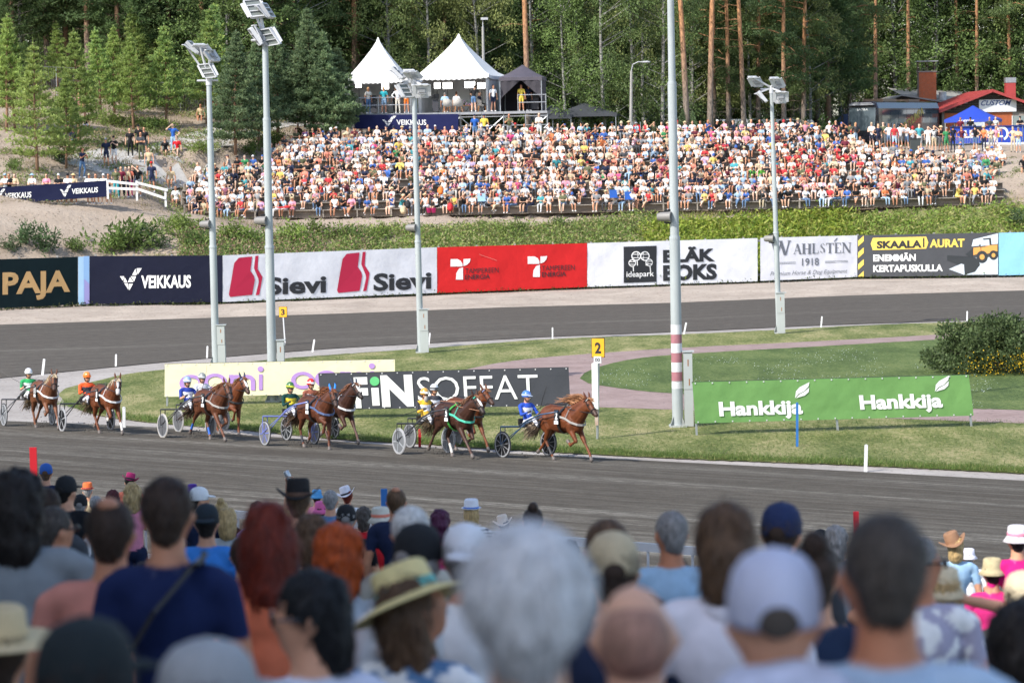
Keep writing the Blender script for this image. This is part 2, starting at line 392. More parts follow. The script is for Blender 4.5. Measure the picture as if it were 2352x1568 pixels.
innerO = [(2900, 745), (2352, 766), (2168, 779.5), (1900, 795), (1568, 814), (1451, 826), (1380, 842), (1342, 858), (1331, 869.8), (1351, 881), (1451, 896), (1541, 904), (1800, 921), (2030, 931), (2235, 939.5), (2352, 943), (2900, 965)]
ground_sheet('inner_lawn', gp(jag(innerO, .7, 12, 7)), .020, M_grassB)
# ================================================================= far barrier and hillside
barB = [(-500, 746), (0, 717), (180, 707), (206, 706), (508, 702), (1004, 680.5), (1348, 666.5), (1747, 652.5), (1970, 643.5), (2294, 640), (2352, 639), (2900, 626)]
def bar_pt(u): return G(u, at_u(barB, u))
_bx = [(bar_pt(u).x, bar_pt(u).y) for u in range(-500, 2901, 50)]
def bar_y(x): return float(np.interp(x, [a for a, b in _bx], [b for a, b in _bx]))
PROF = {-60: [(0, 0), (2, .5), (12, 5.4), (16, 5.8), (25, 7.6), (40, 10), (55, 12.5), (90, 16)],
  -32: [(0, 0), (2, .5), (12, 5.1), (16, 5.4), (25, 7.4), (40, 10), (55, 12.4), (90, 16)],
  -24: [(0, 0), (2, .5), (12, 4.8), (17, 5.4), (27, 7.5), (39, 9.5), (54, 11.7), (90, 15)],
  -19: [(0, 0), (2, .5), (12, 4.0), (17, 4.6), (26, 7.2), (38, 9.3), (54, 11.5), (90, 14)],
  -15: [(0, 0), (2, .5), (12, 3.3), (17, 3.6), (31, 7.7), (40, 9.0), (54, 11), (90, 13)],
  -8: [(0, 0), (2, .5), (13, 3.5), (16, 3.6), (30, 7.9), (46, 8.6), (60, 9.2), (90, 10)],
  4: [(0, 0), (2, .5), (13, 3.6), (15, 3.7), (28, 7.9), (44, 8.0), (60, 8.2), (90, 9)],
  16: [(0, 0), (2, .5), (11.5, 3.7), (13, 3.8), (25, 7.0), (41, 7.6), (60, 7.4), (90, 8)],
  24: [(0, 0), (2, .5), (10, 3.8), (12, 3.9), (22, 6.6), (38, 7.5), (60, 7.3), (90, 8)],
  34: [(0, 0), (2, .5), (9, 4.0), (12, 4.6), (18, 5.9), (37, 7.4), (60, 7.3), (90, 8)],
  60: [(0, 0), (2, .5), (9, 4.0), (12, 4.6), (18, 5.9), (37, 7.4), (60, 7.3), (90, 8)]}
_px = sorted(PROF)
def hz(x, y, rough=True):
 d = y - bar_y(x) - .4
 if d <= 0: return 0.
 i = 0
 while i < len(_px) - 2 and x > _px[i + 1]: i += 1
 a, b = _px[i], _px[i + 1]; t = min(1, max(0, (x - a) / (b - a)))
 za = np.interp(d, [q[0] for q in PROF[a]], [q[1] for q in PROF[a]]); zb = np.interp(d, [q[0] for q in PROF[b]], [q[1] for q in PROF[b]])
 z = za * (1 - t) + zb * t
 if 167 < y < 171.5 and -21.5 < x < 29: z = min(z, 3.4 + (y - 167) * .12) + (0 if x > -19.5 else max(0, z - 3.4 - (y - 167) * .12) * (-19.5 - x) / 2)
 i = int((y - 172.2 + .7) // 1.28)
 if 0 <= i <= 11:
  L_ = [442, 436, 430, 430, 436, 450, 520, 610, 640, 650, 660, 700][i]; R_ = [2290, 2293, 2290, 2270, 2240, 2150, 2060, 1980, 1960, 1900, 1850, 1820][i]
  e = min((x - (L_ - 1176) / F * y), ((R_ - 1176) / F * y) - x)
  if e > -3.4: z = z + (min(z, 3.95 + .42 * i - .35) - z) * min(1, (e + 3.4) / 3); rough = rough and e < 0
 if rough: z += min(1, d / 3) * (.22 * mnoise.noise((x * .25, y * .25, 0)) + .10 * mnoise.noise((x * .9, y * .9, 3)))
 return float(z)
M_hill = sand_mat('sandy_hillside', (.29, .225, .17), (.45, .37, .295), (.13, .10, .065), .9, .12)
gx = np.arange(-75, 75.1, .75); ty = np.concatenate([np.arange(0, 35, .6), np.arange(35, 60, 1.5), np.arange(60, 122, 6)])
V = []; 
for x in gx:
 y0 = bar_y(x) + .4
 for t in ty: V.append((x, y0 + t, hz(x, y0 + t) if t > 0 else -.03))
k = len(ty); Fh = np.array([(i * k + j, (i + 1) * k + j, (i + 1) * k + j + 1, i * k + j + 1) for i in range(len(gx) - 1) for j in range(k - 1)])
me = mesh_np('hillside', np.array(V), Fh, [M_hill], smooth=True)
link('hillside', me)['kind'] = 'structure'
def on_hill(u, v, y0=152, y1=260):
 """where the sight line of a picture point meets the hillside"""
 r = ray(u, v); y = y0
 while y < y1:
  q = Vector((0, 0, CAMH)) + r * (y / r.y)
  if hz(q.x, y) >= q.z: return Vector((q.x, y, hz(q.x, y)))
  y += .25
 return Vector((q.x, y1, hz(q.x, y1)))
V = []; M_bankg = grass_mat('bank_growth', (.10, .13, .04), (.19, .22, .07), (.34, .30, .16), 1.2)
bxs = np.arange(-17.5, 40, .8)
for x in bxs:
 for k in range(15): d = .7 + k * .75 * min(1, (x + 21) / 8) * (.93 + .12 * mnoise.noise((x * .4, 3, 0))); y = bar_y(x) + d; V.append((x, y, hz(x, y) + .045))
link('grassy_bank', mesh_np('grassy_bank', np.array(V), np.array([(i * 15 + j, (i + 1) * 15 + j, (i + 1) * 15 + j + 1, i * 15 + j + 1) for i in range(len(bxs) - 1) for j in range(14)]), [M_bankg], smooth=True))['kind'] = 'structure'
# sandy verge between far track and barrier
vo = [bar_pt(u) + Vector((0, .6, 0)) for u in us if u <= 2900]
vi = [G(u, at_u(farO, u)) for u in us if u <= 2900]
vm = []
for a, b in zip(vo, vi): vm.append([b.lerp(a, t) for t in np.linspace(0, 1, 9)])
VV = []; hh = [0.004, .06, .12, .2, .24, .22, .16, .1, .04]
for i, row in enumerate(vm):
 for j, q in enumerate(row): VV.append((q.x, q.y, hh[j] * (1 + .6 * mnoise.noise((q.x * .5, j * .7, 0))) if j else .006))
me = mesh_np('sandy_verge', np.array(VV), np.array([(i * 9 + j, (i + 1) * 9 + j, (i + 1) * 9 + j + 1, i * 9 + j + 1) for i in range(len(vm) - 1) for j in range(8)]), [M_verge], smooth=True)
link('sandy_verge', me)['kind'] = 'structure'
# gravel path climbing the hillside on the left
M_gpath = sand_mat('grey_gravel_path', (.42, .40, .37), (.52, .50, .47), (.36, .34, .31), .2, .8)
pc = [(205, 392, 26), (300, 368, 22), (400, 347, 20), (466, 326, 15), (530, 303, 11), (590, 286, 8), (660, 276, 6)]
PV = []; PF = []
cc = resample([on_hill(u, v) for u, v, _ in pc], 1.0); 
for i, q in enumerate(cc):
 t = i / (len(cc) - 1); wd = 2.6 * (1 - t) + 1.6 * t + .3 * mnoise.noise((i * .7, 0, 0))
 d = (cc[min(i + 1, len(cc) - 1)] - cc[max(i - 1, 0)]); nrm = Vector((-d.y, d.x, 0)).normalized()
 for s in (-1, -.5, 0, .5, 1):
  p = q + nrm * wd * s; PV.append((p.x, p.y, hz(p.x, p.y) + .05))
PF = [(i * 5 + j, i * 5 + j + 1, (i + 1) * 5 + j + 1, (i + 1) * 5 + j) for i in range(len(cc) - 1) for j in range(4)]
me = mesh_np('hill_path', np.array(PV), np.array(PF), [M_gpath], smooth=True); link('hill_path', me)['kind'] = 'structure'
# ---------------------------------------------------------------- printed cloth
_txt = {}
def glyphs(s, off=0., shear=0.):
 key = (s, off, shear)
 if key in _txt: return _txt[key]
 def raw(t):
  c = bpy.data.curves.new('t', 'FONT'); c.body = t; c.offset = off; c.resolution_u = 3; c.shear = shear
  o = bpy.data.objects.new('t', c); COL.objects.link(o); dg = bpy.context.evaluated_depsgraph_get(); me = o.evaluated_get(dg).to_mesh()
  v = [(p.co.x, p.co.y) for p in me.vertices]; f = [tuple(p.vertices) for p in me.polygons]
  o.evaluated_get(dg).to_mesh_clear(); bpy.data.objects.remove(o); bpy.data.curves.remove(c); return v, f
 if 'H' not in _txt: _txt['H'] = max(y for x, y in raw('H')[0])
 v, f = raw(s); x0 = min(x for x, y in v); x1 = max(x for x, y in v); h = _txt['H']
 _txt[key] = ([((x - x0) / (x1 - x0), y / h) for x, y in v], f); return _txt[key]
class Cloth:
 """a rectangular cloth between two posts; things are printed on it at picture positions measured on the photograph"""
 def __init__(s, tl, tr, br, bl, dl, dr, wr=.02, seed=0):
  s.uv = (tl, tr, br, bl); s.c = [P(*tl, dl), P(*tr, dr), P(*br, dr), P(*bl, dl)]; s.wr = wr; s.seed = seed
  s.W = ((s.c[1] - s.c[0]).length + (s.c[2] - s.c[3]).length) / 2; s.H = (s.c[3] - s.c[0]).length
  x = (s.c[1] - s.c[0]).normalized(); s.n = x.cross((s.c[0] - s.c[3]).normalized()); s.n.normalize()
  if s.n.y > 0: s.n = -s.n
 def at(s, a, b, off=0.):
  tl, tr, br, bl = s.c; p = tl.lerp(tr, a).lerp(bl.lerp(br, a), b)
  x, y = a * s.W, b * s.H; e = min(1, 4 * min(b, 1 - b) + .25)
  wv = s.wr * e * (1.1 * mnoise.noise((x * .7 + y * .5, y * .35, s.seed)) + .7 * mnoise.noise((x * 2.1 - y * 1.3, y * .8, s.seed + 5)) + .35 * mnoise.noise((x * 4 + y * 2.5, y * 1.5, s.seed + 9)))
  return p + s.n * (wv + off)
 def st(s, u, v):
  tl, tr, br, bl = s.uv; a = (u - tl[0]) / (tr[0] - tl[0])
  for _ in range(4):
   vt = tl[1] + (tr[1] - tl[1]) * a; vb = bl[1] + (br[1] - bl[1]) * a; b = (v - vt) / (vb - vt)
   ul = tl[0] + (bl[0] - tl[0]) * b; ur = tr[0] + (br[0] - tr[0]) * b; a = (u - ul) / (ur - ul)
  return a, b
 def cloth(s, name, mt, parent=None, origin=(0, 0, 0), step=.22):
  nx = max(2, int(s.W / step)); nz = max(2, int(s.H / (step * .7)))
  V = [s.at(i / nx, j / nz) - Vector(origin) for i in range(nx + 1) for j in range(nz + 1)]
  Fc = [(i * (nz + 1) + j, i * (nz + 1) + j + 1, (i + 1) * (nz + 1) + j + 1, (i + 1) * (nz + 1) + j) for i in range(nx) for j in range(nz)]
  return link(name, mesh_np(name, np.array(V), np.array(Fc), [mt], smooth=True), parent)
 def shape(s, mb, uvs, off=.022, mi=0):
  mb.add([s.at(*s.st(u, v), off) for u, v in uvs], [tuple(range(len(uvs)))], mi)
 def rect(s, mb, u0, u1, v0, v1, off=.022, mi=0, sh=0):
  """v0, v1 measured at the middle of the rectangle"""
  um = (u0 + u1) / 2; b0 = s.st(um, v0)[1]; b1 = s.st(um, v1)[1]; a0 = s.st(u0, v0)[0]; a1 = s.st(u1, v0)[0]
  n = max(1, int((a1 - a0) * s.W / .3)); k = max(1, int((b1 - b0) * s.H / .3)); vs = []
  for i in range(n + 1):
   for j in range(k + 1): vs.append(s.at(a0 + (a1 - a0) * i / n + sh * (1 - j / k), b0 + (b1 - b0) * j / k, off))
  mb.add(vs, [(i * (k + 1) + j, i * (k + 1) + j + 1, (i + 1) * (k + 1) + j + 1, (i + 1) * (k + 1) + j) for i in range(n) for j in range(k)], mi)
 def text(s, mb, t, u0, u1, v0, v1, bold=0., shear=0., off=.024, mi=0):
  """v0 = cap line, v1 = base line, both at the middle of the word"""
  um = (u0 + u1) / 2; b0 = s.st(um, v0)[1]; b1 = s.st(um, v1)[1]; a0 = s.st(u0, (v0 + v1) / 2)[0]; a1 = s.st(u1, (v0 + v1) / 2)[0]
  v, f = glyphs(t, bold, shear); mb.add([s.at(a0 + (a1 - a0) * x, b1 + (b0 - b1) * y, off) for x, y in v], f, mi)
 def disc(s, mb, u, v, ru, rv, off=.024, mi=0, n=20, hole=0., a0=0, a1=360):
  pts = [(u + ru * math.cos(R(a0 + (a1 - a0) * i / n)), v + rv * math.sin(R(a0 + (a1 - a0) * i / n))) for i in range(n + 1)]
  if hole:
   q = [(u + ru * hole * math.cos(R(a0 + (a1 - a0) * i / n)), v + rv * hole * math.sin(R(a0 + (a1 - a0) * i / n))) for i in range(n + 1)]
   for i in range(n): s.shape(mb, [pts[i], pts[i + 1], q[i + 1], q[i]], off, mi)
  else: s.shape(mb, pts[:-1] if a1 - a0 == 360 else pts + [(u, v)], off, mi)
def print_mat(name, c, rough=.6): return mat('print_' + name, lin(c), rough)
def vinyl(name, c, **k): return mat('vinyl_' + name, lin(c), .7, spec=.2, var=.07, vscale=1.2, bump=.6, bscale=3, **k)
M_white, M_black = print_mat('white', 'F2F2F0'), print_mat('black', '24262B')
def logo_v(cl, mb, u, v, w, h):
 """slanted V made of white triangles with thin gaps"""
 g = lambda x, y: (u + w * x, v + h * y)
 tris = [((0, .36), (.20, .36), (.14, .56)), ((.22, .40), (.34, .62), (.17, .62)), ((.20, .67), (.36, .67), (.40, .98)) , ((.14, .64), (.155, .64), (.15, .66)),
   ((.40, .70), (.60, .70), (.43, 1.0)), ((.37, .62), (.47, .40), (.62, .62)), ((.50, .36), (.74, .36), (.65, .60)),
   ((.56, .30), (.72, .02), (.78, .30)), ((.77, .0), (1.0, .0), (.82, .28))]
 for t in tris: cl.shape(mb, [g(*p) for p in t])
def slab(cl, mb, t, *a, **k): cl.text(mb, t, *a, **k)
DB = lambda u: bar_pt(u).y - .12
def bar_cloth(uL, uR, vtL, vtR, vbL, vbR, seed, wr=.02): return Cloth((uL, vtL), (uR, vtR), (uR, vbR), (uL, vbL), DB(uL), DB(uR), wr, seed)
GB = 'advertising banners on the far barrier'
def banner(cl, mt, name, label, prints, group, cat='banner'):
 o0 = cl.c[3]; t = thing(name, label, cat, o0, 0, group); cl.cloth('cloth', mt, t, o0)
 for nm, mb, mts in prints:
  if mb.v: mb.build(nm, mts, t, o0)
 return t
# 1 dark green PAJA
c = bar_cloth(-60, 179, 597, 590, 711, 699, 1); a = MB(); c.text(a, 'PAJA', 4, 160, 623, 671, bold=.035)
banner(c, vinyl('dark_green', '0E2226'), 'barrier_banner', 'dark green banner with gold PAJA lettering on the barrier', [('lettering', a, print_mat('gold', 'D9AE74'))], GB)
# 2 pale blue / violet strip
c = bar_cloth(179.5, 205, 590, 588.5, 699, 698, 2); a = MB(); b = MB(); c.shape(a, [(192, 588.5), (205, 588), (205, 698), (192, 698)]); 
for i in range(9): x = i / 9; c.shape(b, [(193, 640 + 58 * x), (205, 652 + 46 * x), (205, 652 + 46 * (x + .11)), (193, 640 + 58 * (x + .11))], .034)
banner(c, vinyl('pale_blue', 'A9CBE6'), 'barrier_banner', 'narrow pale blue and violet banner strip beside the PAJA banner', [('panel', a, print_mat('blue', '8DB4DF')), ('stripe', b, print_mat('violet', '9C98CF'))], GB)
# 3 navy VEIKKAUS
c = bar_cloth(205.5, 511, 588, 586.5, 698, 693.5, 3, .026); a = MB(); logo_v(c, a, 276, 616, 50, 51); b = MB(); c.text(b, 'VEIKKAUS', 325, 439, 632, 660, bold=.03)
banner(c, vinyl('navy', '0D1228'), 'barrier_banner', 'navy banner with white VEIKKAUS lettering on the far barrier', [('logo', a, M_white), ('lettering', b, M_white)], GB)
# 4 white Sievi
c = bar_cloth(511.5, 1003.5, 586.5, 568, 693.5, 672.5, 4, .035); pr = []
for (du, dv) in ((0, 0), (245, -9)):
 a = MB(); b = MB(); pr += [('logo', a, print_mat('crimson', 'B3173F')), ('lettering', b, M_black)]
 q = lambda l: c.shape(a, [(u + du, v + dv) for u, v in l])
 q([(547, 592), (577, 589), (573, 622), (581, 634), (525, 676), (537, 604)]); q([(581, 634), (583, 643), (577, 677), (528, 682), (525, 676)])
 q([(584, 588), (591, 587), (589, 618), (581, 616)]); q([(589, 618), (600, 636), (591, 640), (581, 616)]); q([(600, 636), (598, 650), (593, 677), (585, 678), (592, 648), (591, 640)])
 c.text(b, 'Sievi', 609 + du, 745 + du, 635 + dv, 673 + dv, bold=.035)
banner(c, vinyl('white', 'D6D8DE'), 'barrier_banner', 'white banner with red shapes and Sievi lettering, beside the red banner', pr, GB)
# 5 red TAMPEREEN ENERGIA
c = bar_cloth(1004, 1348.5, 568, 558.5, 673, 659, 5, .03); pr = []
for du, dv in ((0, 0), (176, -6)):
 a = MB(); b = MB(); pr += [('logo', a, M_white), ('lettering', b, M_black)]
 q = lambda l, m: c.shape(m, [(u + du, v + dv) for u, v in l])
 q([(1034, 595), (1050, 595), (1057, 599), (1061, 606), (1061, 612), (1034, 612)], a)
 q([(1063, 595), (1079, 594), (1077, 602), (1071, 608), (1063, 611)], a)
 q([(1062, 614), (1062, 642), (1046, 642), (1047, 627), (1053, 617)], a)
 c.text(b, 'TAMPEREEN', 1067 + du, 1143 + du, 615 + dv, 627 + dv, bold=0.); c.text(b, 'ENERGIA', 1067 + du, 1123 + du, 630 + dv, 641 + dv, bold=.015)
sc_ = MB()
for (u, v, du, dv) in ((1099, 583, 40, 14),):
 for k in range(5): c.shape(sc_, [(u + du * k / 5, v + dv * k / 5), (u + du * (k + 1) / 5, v + dv * (k + 1) / 5 + 1), (u + du * (k + 1) / 5 - 1, v + dv * (k + 1) / 5 + 2.2), (u + du * k / 5, v + dv * k / 5 + 1.6)], .03)
banner(c, vinyl('red', 'D2292A'), 'barrier_banner', 'red banner printed twice with TAMPEREEN ENERGIA on the barrier', pr + [('scuff_mark', sc_, print_mat('scuff', 'DF6A62'))], GB)
# 6 white ideapark / BLAK BOKS
c = bar_cloth(1349, 1740, 558.5, 547, 659, 646, 6, .035); a = MB(); b = MB(); d = MB(); d2 = MB()
c.rect(a, 1431, 1506, 565.5, 648.5)
for (u, v, r) in ((1459, 588, 11), (1479, 588, 11), (1450, 604, 8.5), (1489, 603, 8.5)):
 c.disc(b, u, v, r, r, .032, n=18, hole=.8)
 for k in (-.35, .35): c.shape(b, [(u + k * r - .7, v - r * .9), (u + k * r + .7, v - r * .9), (u + k * r + .7, v + r * .9), (u + k * r - .7, v + r * .9)], .02); c.shape(b, [(u - r * .9, v + k * r - .7), (u + r * .9, v + k * r - .7), (u + r * .9, v + k * r + .7), (u - r * .9, v + k * r + .7)], .034)
 c.shape(b, [(u + 1, v + r), (u + 3.2, v + r), (u + 3.8, v + r + 11), (u + 2, v + r + 11)], .034)
c.text(b, 'ideapark', 1437, 1500, 622, 635, bold=.01, off=.032)
c.text(d, 'BLÄK', 1521, 1641, 573, 600, bold=.05); c.text(d2, 'BOKS', 1521, 1645, 608, 641, bold=.05)
banner(c, vinyl('white2', 'DCDDE2'), 'barrier_banner', 'white banner with black ideapark square and BLÄK BOKS lettering', [('square', a, M_black), ('logo', b, M_white), ('lettering', d, M_black), ('lettering', d2, M_black)], GB)
# 7 WAHLSTEN: thick and thin serif letters drawn stroke by stroke
c = bar_cloth(1746.5, 1969, 546.5, 540.5, 645, 636, 7, .03); a = MB()
def serif(cl, mb, ch, u, v0, v1, w, th=.2):
 h = v1 - v0; A = lambda x, y: (u + x * w, v1 - y * h)
 def ln(x0, y0, x1, y1, t): cl.shape(mb, [A(x0 - t / 2, y0), A(x0 + t / 2, y0), A(x1 + t / 2, y1), A(x1 - t / 2, y1)])
 def bar(x0, x1, y, t=.045): cl.shape(mb, [A(x0, y - t), A(x1, y - t), A(x1, y + t), A(x0, y + t)])
 T, t = th, .07
 if ch == 'A': ln(.5, 1, .12, 0, t); ln(.48, 1, .85, 0, T); bar(.25, .7, .35, .025); bar(0, .25, .02, .025); bar(.68, 1, .02, .025)
 if ch == 'W': ln(.1, 1, .32, 0, T * .7); ln(.55, 1, .34, 0, t); ln(.5, 1, .72, 0, T * .7); ln(.92, 1, .74, 0, t); bar(-.02, .22, .98, .02); bar(.4, .6, .98, .02); bar(.84, 1, .98, .034)
 if ch == 'H': ln(.2, 0, .2, 1, T); ln(.8, 0, .8, 1, T); bar(.2, .8, .5, .03); [bar(x - .2, x + .2, y, .025) for x in (.2, .8) for y in (.02, .98)]
 if ch == 'L': ln(.25, 0, .25, 1, T); bar(.05, .9, .03, .03); bar(.05, .48, .98, .025); ln(.9, .28, .9, 0, t)
 if ch == 'T': ln(.5, 0, .5, 1, T); bar(0, 1, .96, .035); bar(.3, .7, .02, .025); ln(.03, 1, .03, .75, t); ln(.97, 1, .97, .75, t)
 if ch == 'E': ln(.25, 0, .25, 1, T); bar(.05, .88, .03, .03); bar(.05, .85, .97, .03); bar(.3, .65, .5, .025); ln(.88, .25, .88, 0, t); ln(.85, 1, .85, .77, t)
 if ch == 'N': ln(.16, 0, .16, 1, t); ln(.16, 1, .85, 0, T); ln(.86, 0, .86, 1, t); bar(0, .3, .02, .025); bar(0, .22, .98, .025); bar(.72, 1, .98, .025)
 if ch == 'S':
  pts = [(.82, .78), (.6, .96), (.3, .9), (.24, .7), (.5, .54), (.76, .38), (.74, .12), (.45, .03), (.15, .22)]
  for i, ((x0, y0), (x1, y1)) in enumerate(zip(pts, pts[1:])):
   tt = (.06, .08, .14, .2, .22, .2, .12, .07)[i]; cl.shape(mb, [A(x0 - tt / 2, y0), A(x0 + tt / 2, y0 + .03), A(x1 + tt / 2, y1 + .03), A(x1 - tt / 2, y1 - .03)])
x = 1821
serif(c, a, 'W', 1768, 553, 586, 48, .2)
for i, (ch, w_) in enumerate(zip('AHLSTEN', (19, 22, 17, 15, 18, 17, 22))):
 dv = -(x - 1830) * .028; serif(c, a, ch, x, 560 + dv, 583.5 + dv, w_, .24 if ch != 'S' else .2); x += w_ + .6
c.shape(a, [(1914, 555), (1920, 547), (1924, 547), (1917, 555)])
c.text(a, '1918', 1841, 1880, 592.5, 609.5, bold=.01)
for dv in (0, 3): c.shape(a, [(1790, 602.5 + dv), (1827, 601.5 + dv), (1827, 602.5 + dv), (1790, 603.5 + dv)]); c.shape(a, [(1894, 600 + dv), (1947, 598 + dv), (1947, 599 + dv), (1894, 601 + dv)])
c.text(a, 'Premium Horse & Dog Equipment', 1768, 1946, 620, 630, bold=-.004, shear=.35)
banner(c, vinyl('white3', 'E2E2E8'), 'barrier_banner', 'white banner with grey WAHLSTÉN 1918 serif lettering behind a light pole', [('lettering', a, print_mat('grey', '6C7078'))], GB)
# 8 SKAALA AURAT
c = bar_cloth(1969.5, 2293, 540.5, 534, 636, 632.5, 8, .02); a, b, d, e, k8 = MB(), MB(), MB(), MB(), MB()
for i in range(4): v = 541 + i * 27; c.shape(a, [(1971, v + 12), (1984, v), (1984, v + 13), (1971, v + 25 if v + 25 < 636 else 635)])
c.shape(a, [(2000, 560), (2005, 546.5), (2128, 543.5), (2133, 557), (2128, 571), (2005, 574.5)]); c.rect(k8, 2008.5, 2012, 550, 572, .02); c.rect(k8, 2120.5, 2124, 546, 568, .034)
c.text(k8, 'SKAALA', 2014, 2118, 553, 569, bold=.05, off=.032); c.text(a, 'AURAT', 2136, 2216, 549, 567, bold=.04)
c.text(b, 'ENEMMÄN', 2006, 2104, 584, 599, bold=.035); b2 = MB(); c.text(b2, 'KERTAPUSKULLA', 2006, 2166, 608, 623, bold=.035)
c.shape(e, [(2180, 618), (2240, 592), (2292, 590), (2292, 630), (2215, 631)], .02); c.shape(e, [(2236, 550), (2292, 536), (2292, 560), (2232, 566)], .016)
yl = MB(); bk = MB()
c.shape(yl, [(2236, 569), (2252, 567), (2254, 581), (2236, 586)], .026); c.shape(yl, [(2254, 564), (2291, 562), (2291, 577), (2254, 586)], .026)
c.shape(bk, [(2248, 549), (2276, 546), (2278, 565), (2250, 568)], .022); c.shape(e, [(2252, 552), (2272, 550), (2273, 563), (2253, 565)], .028)
for (u, v, r) in ((2256, 590, 13), (2282, 586, 10)): c.disc(bk, u, v, r, r * 1.1, .028); c.disc(yl, u, v, r * .45, r * .5, .034, n=12)
c.shape(bk, [(2176, 586), (2236, 590), (2250, 596), (2250, 612), (2212, 612), (2176, 598)], .022); c.shape(bk, [(2218, 584), (2240, 566), (2246, 570), (2232, 592)], .026); c.shape(bk, [(2214, 596), (2252, 606), (2240, 624), (2216, 631)], .026)
banner(c, vinyl('charcoal', '4A4C50'), 'barrier_banner', 'charcoal banner with yellow SKAALA AURAT lettering and a wheel loader picture', [('stripe', a, print_mat('yellow', 'E8C95C')), ('lettering', b, M_white), ('lettering', b2, M_white), ('emblem', k8, M_black), ('snow_picture', e, print_mat('snow', 'C6D2DC')), ('loader_picture', yl, print_mat('ochre', 'D79A4E')), ('plough_picture', bk, print_mat('dark', '2A2F33'))], GB)
# 9 light blue at the right edge
c = bar_cloth(2294, 2440, 535, 531, 632.5, 629, 9, .03)
banner(c, vinyl('light_blue', '8CC4E4'), 'barrier_banner', 'plain light blue banner at the right end of the barrier', [], GB)
# barrier: rail and pickets behind the cloths
mb = MB(); M_fence = mat('weathered_fence_wood', (.30, .29, .28), .9, var=.25, vscale=3)
bt = thing('barrier_fence', 'low weathered slatted fence carrying the row of advertising banners', 'fence', bar_pt(0))
pu = np.arange(-480, 2800, 14.6); rl = MB(); pk = MB()
topv = [(-500, 605), (0, 594), (206, 586), (511, 585), (1004, 566.5), (1348, 557), (1747, 545), (1969, 539), (2294, 532.5), (2900, 517)]
prev = None
for i, u in enumerate(pu):
 q = bar_pt(u); y = q.y + .2; top = P(u, at_u(topv, u) + 3, y).z
 pk.box((q.x, y, (top + -.05) / 2), (.075, .03, top + .05), 0)
 tp = Vector((q.x, y + .05, top - .12)); 
 if prev is not None:
  rl.beam(prev, tp, .05, .11); rl.beam(prev - Vector((0, 0, top * .75)), tp - Vector((0, 0, top * .75)), .05, .11)
 prev = tp
 if i % 6 == 0: rl.box((q.x, y + .14, top / 2), (.1, .1, top + .2))
o = pk.build('picket', M_fence, bt, bar_pt(0)); o['kind'] = 'stuff'; rl.build('rail', M_fence, bt, bar_pt(0))
# ================================================================= people
SKIN = [lin('E0B093'), lin('D29B7C'), lin('C68D6E'), lin('E7BFA6')]
CLO = {'white': 'F0F0F0', 'off-white': 'DDD6C8', 'black': '1B1C20', 'navy': '232C48', 'grey': '8B8E92', 'light blue': '9FC0DC', 'blue': '2C5FB0', 'red': 'C8232C', 'pink': 'E48FA6', 'magenta': 'D8337F',
  'green': '2F8F56', 'lime green': '6BD234', 'beige': 'C9B592', 'orange': 'E57A33', 'yellow': 'E6CB55', 'teal': '2F9BA6', 'maroon': '6E2236', 'olive': '5E6245', 'denim': '5B7CA3', 'lilac': 'B6A0CC', 'dark grey': '44474C', 'coral': 'E07F66', 'straw': 'D9BF8A', 'brown': '5A3F2E'}
CL = {k: lin(v) for k, v in CLO.items()}
HAIR = {'dark hair': '2A1F1A', 'brown hair': '4E3525', 'blonde hair': 'B08F5C', 'grey hair': '8D8982', 'red hair': '8A3F1E'}
HR = {k: lin(v) for k, v in HAIR.items()}
